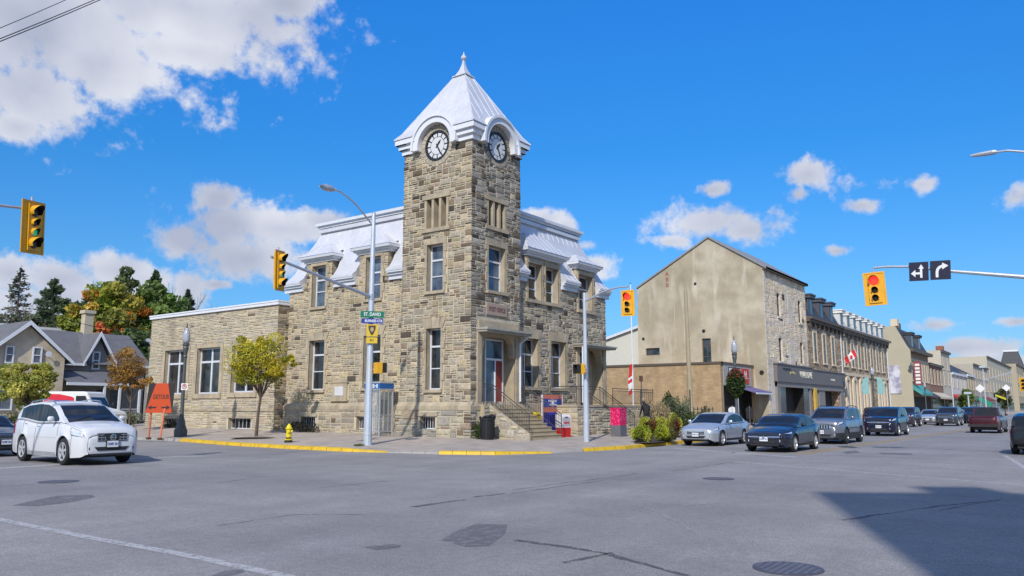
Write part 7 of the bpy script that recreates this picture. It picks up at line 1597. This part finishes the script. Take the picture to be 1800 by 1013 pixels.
# ================================================================== TREES AND PLANTS
def leafmat(name):
    m = bpy.data.materials.new(name); m.use_nodes = True; nt = m.node_tree; b = nt.nodes['Principled BSDF']; a = nt.nodes.new('ShaderNodeAttribute'); a.attribute_name = 'Col'
    b.inputs['Roughness'].default_value = .6; b.inputs['Specular IOR Level'].default_value = .3; nt.links.new(a.outputs['Color'], b.inputs['Base Color'])
    tr = nt.nodes.new('ShaderNodeBsdfTranslucent'); nt.links.new(a.outputs['Color'], tr.inputs[0]); ms = nt.nodes.new('ShaderNodeMixShader'); ms.inputs[0].default_value = .38
    nt.links.new(b.outputs[0], ms.inputs[1]); nt.links.new(tr.outputs[0], ms.inputs[2]); nt.links.new(ms.outputs[0], nt.nodes['Material Output'].inputs[0]); return m
LEAF = leafmat('leaves'); BARK = mat('bark', (.10,.075,.055), .9, var=.25, scale=6, bump=.6, bscale=12); BARKG = mat('grey_bark', (.17,.15,.13), .9, var=.2, scale=6)
def leafmesh(name, leaves, parent):
    me = bpy.data.meshes.new(name); v = []; f = []; c = []
    for p, ax, ay, col in leaves:
        n = len(v); v += [tuple(p-ax), tuple(p-ay*.6), tuple(p+ax), tuple(p+ay*.6)]; f.append((n,n+1,n+2,n+3)); c += [col[0],col[1],col[2],1]*4
    me.from_pydata(v, [], f); me.materials.append(LEAF); at = me.color_attributes.new('Col', 'FLOAT_COLOR', 'CORNER'); at.data.foreach_set('color', c)
    o = bpy.data.objects.new(name, me); sc.collection.objects.link(o); o.parent = parent; return o
def rv(R): 
    while True:
        v = Vector((R.uniform(-1,1),R.uniform(-1,1),R.uniform(-1,1)))
        if .01 < v.length < 1: return v
LB = 1.8
def tree(name, label, pos, trunk_h, blobs, cols, n, size, seed, r0=.12, lean=(0,0), bark=None, group=None, cat='tree', clump=.33, nc=None):
    # blobs: (dx,dy,dz, rx,ry,rz) relative to pos
    R = random.Random(seed); t = thing(name, label, cat, pos, 0, group); vol = [b[3]*b[4]*b[5] for b in blobs]; tot = sum(vol); leaves = []; cl = []
    nc = nc or 34
    for b, v in zip(blobs, vol):
        for k in range(max(3, int(nc*v/tot))):
            d = rv(R).normalized()*R.uniform(.4,1.12); c = Vector((b[0]+d.x*b[3], b[1]+d.y*b[4], b[2]+d.z*b[5])); rad = clump*min(b[3],b[5])*R.uniform(.45,1.3); cl.append((c, rad, R.choice(cols), R.uniform(.62,1.25)))
    per = max(8, n//len(cl))
    for c, rad, col, br in cl:
        for k in range(per):
            d = rv(R); d = d.normalized()*(d.length**.5); p = c+Vector((d.x,d.y,d.z*.72))*rad*1.15; s = size*R.uniform(.6,1.4)
            ax = rv(R).normalized()*s; ay = ax.cross(rv(R)).normalized()*s; q = br*R.uniform(.7,1.3); leaves.append((p, ax, ay, tuple(min(.9,x*q*LB) for x in col)))
    leafmesh('crown', leaves, t); mb = MB(); top = Vector((lean[0],lean[1],trunk_h))
    mb.tube([(0,0,-.1),(lean[0]*.35,lean[1]*.35,trunk_h*.5),top], [r0,r0*.75,r0*.6], 8)
    hub = top
    for c, rad, col, br in cl[::max(1,len(cl)//14)]:
        mid = hub.lerp(c,.5)+Vector((0,0,.1*(c-hub).length)); mb.tube([hub-Vector((0,0,R.uniform(0,.2)*trunk_h)), mid, c], [r0*.42,r0*.25,r0*.08], 5)
    mb.build('trunk', bark or BARK, t); return t
def conifer(name, label, pos, h, r, col, n, seed, size=.3, bare=0.0, group=None):
    R = random.Random(seed); t = thing(name, label, 'tree', pos, 0, group); leaves = []; mb = MB(); mb.tube([(0,0,0),(0,0,h*.98)], [r*.07,.03], 7); nb = int(h*9)
    for k in range(nb):
        f = (k+.5)/nb; z = h*(.08+.9*f); L_ = r*(1-f)**.8*R.uniform(.55,1.15)+.15; a = R.uniform(0,6.283); d = Vector((math.cos(a),math.sin(a),-.25+f*.5)); s = Vector((0,0,z)); e_ = s+d*L_+Vector((0,0,-.12*L_)); mb.tube([s,e_], [.05,.015], 4, cap=False)
        m = int(n/nb*(.4+L_/r)*1.6*(1-bare)*R.uniform(.6,1.3)); br = R.uniform(.6,1.2)
        for j in range(m):
            u_ = R.random()**.6; p = s.lerp(e_,u_)+Vector((R.gauss(0,.12*L_*.6),R.gauss(0,.12*L_*.6),R.gauss(-.12,.14))); ss = size*R.uniform(.5,1.3); ax = (d+rv(R)*.7).normalized()*ss; ay = ax.cross(rv(R)).normalized()*ss*.6; q = br*R.uniform(.7,1.3)*1.9; leaves.append((p,ax,ay,tuple(x*q for x in col)))
    leafmesh('crown', leaves, t); mb.build('trunk', BARK, t); return t
def bare_tree(label, pos, h, seed, spread=.35, group=None):
    R = random.Random(seed); t = thing('bare_tree', label, 'tree', pos, 0, group); mb = MB()
    def br(p, d, l, r, dep):
        q = p+d*l; mb.tube([p, p.lerp(q,.5)+rv(R)*l*.05, q], [r,r*.8,r*.6], 5, cap=False)
        if dep == 0: return
        for k in range(3 if dep > 1 else 2): br(p.lerp(q,R.uniform(.55,1)), (d+rv(R)*spread*1.6+Vector((0,0,.15))).normalized(), l*R.uniform(.5,.72), r*.55, dep-1)
    br(Vector((0,0,0)), Vector((0,0,1)), h*.38, h*.012, 5); mb.build('branches', BARKG, t)
TG = 'trees beyond the house'
def base(px, d, z=.4): p = AT(px, 720, d); p.z = z; return p
def up(px, py, d): return AT(px, py, d)
def szz(py, d): return (716-py)/1395*d+1.68-.4
# far trees on the left
conifer('spruce_tree', 'thin sparse spruce with bare drooping limbs at the far left', base(14,92), szz(462,92), 4.2, (.08,.085,.06), 5500, 3, .22, .45, TG)
conifer('spruce_tree', 'broad dark spruce between the sparse spruce and the orange maple', base(76,88), szz(484,88), 6.2, (.085,.11,.06), 22000, 4, .22, 0, TG)
conifer('spruce_tree', 'pointed dark pine rising above the right shoulder of the big green tree', base(258,100), szz(468,100), 4.2, (.045,.075,.03), 14000, 5, .24, 0, TG)
conifer('spruce_tree', 'small bluish spruce just above the wing parapet', base(320,96), szz(505,96), 3.6, (.06,.08,.055), 13000, 6, .22, 0, TG)
def T2(name, lb, px, d, py0, py1, wpx, cols, n, seed, size=.26, extra=()):
    s = d/1395; z1 = szz(py0,d); z0 = szz(py1,d); w = wpx*s/2; c = (z0+z1)/2; h = (z1-z0)/2
    bl = [(0,0,c,w,w*.8,h*.95),(-w*.35,0,c-h*.25,w*.6,w*.6,h*.6),(w*.4,0,c-h*.1,w*.55,w*.6,h*.65),(.1*w,0,c+h*.35,w*.55,w*.5,h*.6)]+[(a*w,0,c+b*h,w*r_,w*r_,h*r_) for a, b, r_ in extra]
    tree(name, lb, base(px,d), max(1.5,z0+.3), bl, cols, n, size, seed, r0=.3, group=TG, clump=.34, nc=70)
GR = [(.10,.15,.035),(.085,.13,.03),(.13,.18,.045)]; DG = [(.055,.08,.03),(.075,.105,.035)]; OR = [(.32,.17,.03),(.29,.21,.04),(.33,.14,.025),(.22,.20,.04)]; YG = [(.20,.22,.03),(.15,.18,.03),(.25,.2,.03)]
T2('maple_tree', 'orange and gold maple in front of the tall green trees', 188, 78, 492, 640, 105, OR+YG, 11000, 11)
T2('maple_tree', 'yellow and orange maple low behind the house ridge', 128, 76, 540, 650, 70, OR[:2]+YG, 6500, 12)
T2('broadleaf_tree', 'big bright green tree right of the orange maple', 258, 82, 505, 650, 115, GR, 11000, 13)
T2('broadleaf_tree', 'tall dull green tree behind the orange maple', 205, 98, 478, 650, 110, [(.07,.09,.035),(.09,.11,.04)], 9000, 14)
T2('broadleaf_tree', 'dark green tree at the wing parapet corner', 285, 90, 530, 655, 70, DG+GR[:1], 6500, 15)
T2('broadleaf_tree', 'grey green tree at the left edge behind the sparse spruce', 20, 84, 545, 670, 110, [(.08,.085,.05),(.10,.10,.06)], 7000, 16)
T2('broadleaf_tree', 'dark green tree between the broad spruce and the yellow maple', 112, 86, 530, 660, 60, DG, 6000, 17)
T2('red_maple', 'small red maple peeking beside the house chimney', 168, 72, 568, 625, 26, [(.42,.09,.03),(.36,.13,.04)], 1800, 18, .2)
T2('broadleaf_tree', 'dark low tree above the house roof beside the white shed', 215, 70, 575, 650, 90, DG, 6000, 19)
bare_tree('leafless tree with fine branches right of the pointed pine', base(288,104), szz(466,104), 2, .3, TG); bare_tree('leafless tree just above the wing parapet', base(338,104), szz(482,104), 3, .3, TG); bare_tree('leafless tree leaning beside the sparse spruce', base(32,86), szz(490,86), 5, .25, TG)
bare_tree('leafless tree between the pine and the small bluish spruce', base(305,108), szz(476,108), 9, .3, TG)
# street trees
def px_tree(name, lb, px, py, zb, blobs_px, th_py, cols, n, size, seed, r0, lean=0):
    b = G(px, py, zb); d = (b-CAM).x*fx+(b-CAM).y*fy; s = d/1395; rt = Vector((fy,-fx,0)); out = []
    for (x, y, rx, ry) in blobs_px:
        c = AT(x, y, d)-b; out.append((c.x, c.y, c.z, rx*s, rx*s*.9, ry*s))
    b.z = zb; tr = tree(name, lb, b, AT(px,th_py,d).z-zb, out, cols, n, size, seed, r0, (rt.x*lean, rt.y*lean), clump=.5, nc=64, group='street trees'); return tr
px_tree('street_tree', 'yellow green young tree in front of the post office wing', 450, 768, .22, [(452,642,42,36),(425,655,22,26),(470,612,30,22),(440,605,28,14),(500,632,24,14),(478,665,28,18),(515,640,10,6),(430,625,22,20)], 690, [(.36,.31,.025),(.30,.27,.025),(.42,.34,.03),(.22,.22,.025)], 16000, .048, 21, .09, .15)
px_tree('street_tree', 'rust brown young tree beside the detour board', 226, 762, .2, [(222,640,26,24),(205,660,22,20),(240,655,20,22),(215,622,18,14),(255,665,16,14),(228,680,24,10)], 700, [(.22,.11,.03),(.26,.15,.04),(.16,.10,.04),(.30,.18,.03)], 9000, .05, 22, .07)
px_tree('street_tree', 'bushy lime green young tree at the left edge', 45, 770, .2, [(40,665,42,26),(15,660,24,20),(65,680,24,26),(45,700,34,20),(50,650,28,14)], 705, [(.31,.29,.06),(.26,.26,.055),(.36,.33,.09),(.19,.20,.045)], 17000, .06, 23, .07)
def bush(name, lb, pos, rx, ry, h, cols, n, size, seed, group=None, up_=0.3, cat='plant'):
    R = random.Random(seed); t = thing(name, lb, cat, pos, 0, group); lv = []; nc = 16; cs = []
    for k in range(nc): a = R.uniform(0,6.283); q = R.random()**.5; cs.append((Vector((math.cos(a)*rx*q*.8, math.sin(a)*ry*q*.8, h*R.uniform(.3,.8)*(1-.4*q))), R.choice(cols), R.uniform(.65,1.25)))
    for c, col, br in cs:
        for j in range(n//nc):
            d = rv(R); p = c+Vector((d.x*rx*.38,d.y*ry*.38,d.z*h*.26)); p.z = max(.02,p.z); ax = (rv(R)+Vector((0,0,up_*2))).normalized()*size*R.uniform(.6,1.4); ay = ax.cross(rv(R)).normalized()*size*.7; q = br*R.uniform(.7,1.3); lv.append((p,ax,ay,tuple(x*q for x in col)))
    leafmesh('foliage', lv, t); mb = MB()
    for c, _, _ in cs: mb.tube([(c.x*.25,c.y*.25,-.02), c], .012, 4)
    mb.build('stems', BARK, t); return t
LIME = [(.38,.42,.03),(.30,.36,.03),(.45,.46,.06)]; RST = [(.20,.07,.025),(.15,.05,.02),(.15,.12,.04)]; TANC = [(.38,.30,.17),(.30,.23,.13)]; DGN = [(.05,.09,.02),(.07,.11,.03)]; GGN = [(.17,.20,.12),(.12,.15,.08)]
FB = 'plants in the corner flower bed'
def gb(px, py, z=.2): p = G(px,py,z); p.z = z-.02; return p
bush('coleus_plant', 'low lime green mound nearest the pink utility box', gb(1126,776), .60,.5,.95, LIME, 2600, .05, 31, FB); bush('coleus_plant', 'lime green mound beside the yellow kerb, second from the left', gb(1163,775), .45,.4,.95, LIME, 1700, .05, 32, FB)
bush('coleus_plant', 'tall yellow green plant behind the low lime mound', gb(1136,766), .5,.45,1.25, LIME+[(.5,.48,.12)], 2400, .06, 33, FB, .6); bush('coleus_plant', 'tall yellow plant in the middle of the flower bed', gb(1158,764), .45,.4,1.3, LIME+[(.5,.48,.12)], 2400, .06, 34, FB, .6)
bush('coleus_plant', 'tall yellow plant nearest the silver car', gb(1184,763), .5,.45,1.3, LIME+[(.5,.48,.12)], 2400, .06, 35, FB, .6); bush('coleus_plant', 'rust red foliage between the two lime mounds', gb(1148,770), .42,.4,1.15, RST, 1500, .05, 36, FB); bush('coleus_plant', 'rust red foliage beside the silver car bonnet', gb(1190,768), .5,.4,1.2, RST+[(.25,.2,.05)], 1700, .05, 37, FB)
bush('coleus_plant', 'dark stemmed green plant low at the silver car bumper', gb(1178,774), .5,.4,.7, [(.2,.22,.06),(.12,.12,.04)], 1400, .05, 38, FB)
def by_(px, y, z=.28): p = AY(px,720,y); p.z = z; return p
bush('ornamental_grass', 'dry beige feathery shrub behind the person in black', by_(1155,-1.6), 1.05,.8,2.45, TANC, 3200, .06, 39, FB, .8); bush('shrub', 'dark green shrub against the brick side wall', by_(1176,-.6), .9,.7,2.6, DGN, 2400, .07, 40, FB); bush('shrub', 'tall grey green shrub beside the tan pole', by_(1193,-1.4), .9,.8,2.75, GGN, 3000, .07, 41, FB, .7)
bush('shrub', 'dark green hedge plant behind the silver car roof', by_(1204,-1.9), .9,.8,1.6, DGN, 2000, .07, 42, FB); bush('ornamental_grass', 'thin brown grasses along the brick store wall', by_(1240,.2), 1.8,.6,1.5, [(.16,.14,.06),(.10,.11,.05)], 2600, .07, 43, FB, .9)
mb = MB()
for k in range(16): x = 20+k*.72; mb.box(x,x+.05,1.0,1.05,.3,1.7)
mb.box(20,31,1.01,1.04,1.5,1.56); mb.box(20,31,1.01,1.04,.5,.56); tag(mb.build('garden_fence', mat('green_fence', (.05,.08,.07), .6)), 'dark green slatted garden fence before the brick store', 'fence')
mb = MB(); p0 = [G(x,y,.19) for x, y in ((1114,778),(1135,779),(1165,777),(1188,771),(1192,765),(1122,768))]; vs = [(p.x,p.y,.185) for p in p0]; mb.add(vs, [tuple(range(len(vs)))]); struct(mb, 'soil_bed', mat('soil', (.06,.045,.03), .95, var=.3, bump=.6))
mb = MB(); c = G(450,770,.22); 
for k in range(20): a0, a1 = k*.3142, (k+1)*.3142; r = lambda a: 1.05+.15*math.sin(3*a); mb.add([(c.x,c.y,.262),(c.x+r(a0)*math.cos(a0),c.y+r(a0)*math.sin(a0),.235),(c.x+r(a1)*math.cos(a1),c.y+r(a1)*math.sin(a1),.235)], [(0,1,2)])
struct(mb, 'soil_bed', mat('soil', (.06,.045,.03)))
bush('shrub', 'dark scruffy shrub round the basement window left of the hydrant shadow', (-.35, AX(535,750,-.3).y, .33), .4,1.2,.75, [(.035,.035,.03),(.05,.05,.035)], 1500, .05, 44); bush('shrub', 'small weeds at the foot of the wing wall behind the lamp post', (-.8, AX(305,745,-.8).y, .4), .3,.9,.45, [(.06,.06,.04),(.10,.10,.06)], 900, .05, 45)
pp_ = AT(215,735,52); bush('shrub', 'pale grassy border in front of the house porch', (pp_.x,pp_.y,.4), 2.0,.8,1.3, [(.30,.31,.22),(.20,.23,.13),(.12,.16,.07)], 3600, .08, 46); pp_ = AT(178,738,46); bush('shrub', 'low green planting left of the rust brown tree', (pp_.x,pp_.y,.35), 1.2,.7,.7, DGN+[(.2,.22,.1)], 1500, .07, 47); pp_ = AT(48,735,45); bush('shrub', 'shrubs under the lime green tree at the left edge', (pp_.x,pp_.y,.3), 2.0,.8,1.5, [(.12,.14,.05),(.2,.19,.1)], 2600, .08, 48)
bush('weeds', 'tuft of weeds at the foot of the left mast', Vector((MASTB.x-.5,MASTB.y-.1,.14)), .3,.2,.12, [(.10,.13,.03)], 260, .03, 49); bush('shrub', 'low shrub at the dark corner of the tower by the litter bin', (-.1,-.55,.27), .25,.25,.9, DGN, 500, .05, 50)
# flower basket on the lamp
R = random.Random(77); t = thing('hanging_basket', 'full hanging flower basket, red on top and trailing green', 'flower basket', (LAMPR.x,LAMPR.y,0)); lv = []; zc = AT(1292,674,dr).z; sx_ = 17*dr/1395; sz_ = 27*dr/1395
for k in range(3600):
    d = rv(R); d = d.normalized()*(.55+.45*R.random()); w = 1.0 if d.z > -.2 else 1+ (d.z+.2)*.45; p = Vector((d.x*sx_*w, d.y*sx_*w, zc+d.z*sz_)); red = d.z > .35 and R.random() < .55; col = R.choice([(.30,.05,.05),(.24,.08,.06)] if red else [(.05,.09,.02),(.08,.12,.03),(.03,.06,.02)]); s = .07*R.uniform(.6,1.4); ax = rv(R).normalized()*s; ay = ax.cross(rv(R)).normalized()*s; lv.append((p,ax,ay,tuple(c_*R.uniform(.7,1.3) for c_ in col)))
leafmesh('foliage', lv, t); mb = MB(); mb.lathe([(.05,zc-.35),(.3,zc-.15),(.38,zc+.05)], (0,0,0), 14); mb.build('basket', BARK, t)
# far street trees and wood at the end of the street
p = AY(1698,706,-5); tree('street_tree', 'small green tree beside the red shop awning', (p.x,-5,.1), 1.6, [(0,0,3.0,1.1,1.1,1.5)], DG+GR, 1500, .3, 61, .12, group='street trees'); p = AY(1766,712,-6); tree('street_tree', 'small dull tree far down the street by the yellow flag', (p.x,-6,.1), 2, [(0,0,3.6,1.5,1.5,2)], [(.07,.06,.03),(.06,.08,.03)], 1200, .4, 62, .15, group='street trees')
R = random.Random(5); lv = []
for k in range(6000):
    x = R.uniform(900,1100); y = R.uniform(-350,160); h = 16+6*math.sin(y*.05)+4*math.sin(y*.17); z = h*R.random()**.6; s = R.uniform(.8,2); ax = rv(R).normalized()*s; ay = ax.cross(rv(R)).normalized()*s; lv.append((Vector((x,y,z)),ax,ay,tuple(c*R.uniform(.6,1.3) for c in (.05,.07,.03))))
o = leafmesh('distant_wood', lv, None); tag(o, 'distant wood beyond the end of the street', 'wood', kind='stuff')
R = random.Random(6); lv = []
for k in range(9000):
    x = R.uniform(-60,20); y = R.uniform(135,170); h = 7+1.5*math.sin(x*.13)+1*math.sin(x*.4); z = h*R.random()**.7; s = R.uniform(.3,.8); ax = rv(R).normalized()*s; ay = ax.cross(rv(R)).normalized()*s; lv.append((Vector((x,y,z)),ax,ay,tuple(c*R.uniform(.6,1.3) for c in (.07,.085,.04))))
o = leafmesh('distant_wood', lv, None); tag(o, 'distant wood behind the side street', 'wood', kind='stuff')

R = random.Random(12); lv = []
for k in range(420):
    if k < 230: c = G(450,770,.24); p = Vector((c.x+R.gauss(0,1.6), c.y+R.gauss(0,2.2), 0))
    elif k < 330: i = R.randrange(4, 8); p = kerb[i].lerp(kerb[i+1], R.random())+Vector((-R.uniform(.02,.25),-R.uniform(.02,.2),0))
    else: c = G(1150,772,.2); p = Vector((c.x+R.gauss(0,1.5), c.y+R.gauss(0,.7), 0))
    on_road = 230 <= k < 330; p.z = .012 if on_road else .30; a = R.uniform(0,6.28); s_ = R.uniform(.025,.05)
    if not on_road and p.x > -.2: p.x = -.6-R.random()
    ax = Vector((math.cos(a),math.sin(a),R.uniform(-.2,.2)))*s_; ay = Vector((-math.sin(a),math.cos(a),0))*s_*.8; lv.append((p,ax,ay,R.choice([(.30,.20,.04),(.35,.28,.05),(.18,.10,.04)])))
o = leafmesh('fallen_leaves', [l for l in lv if abs(l[0].z-.012) < .001], None); tag(o, 'fallen leaves scattered in the gutter along the yellow kerb', 'leaves', kind='stuff')
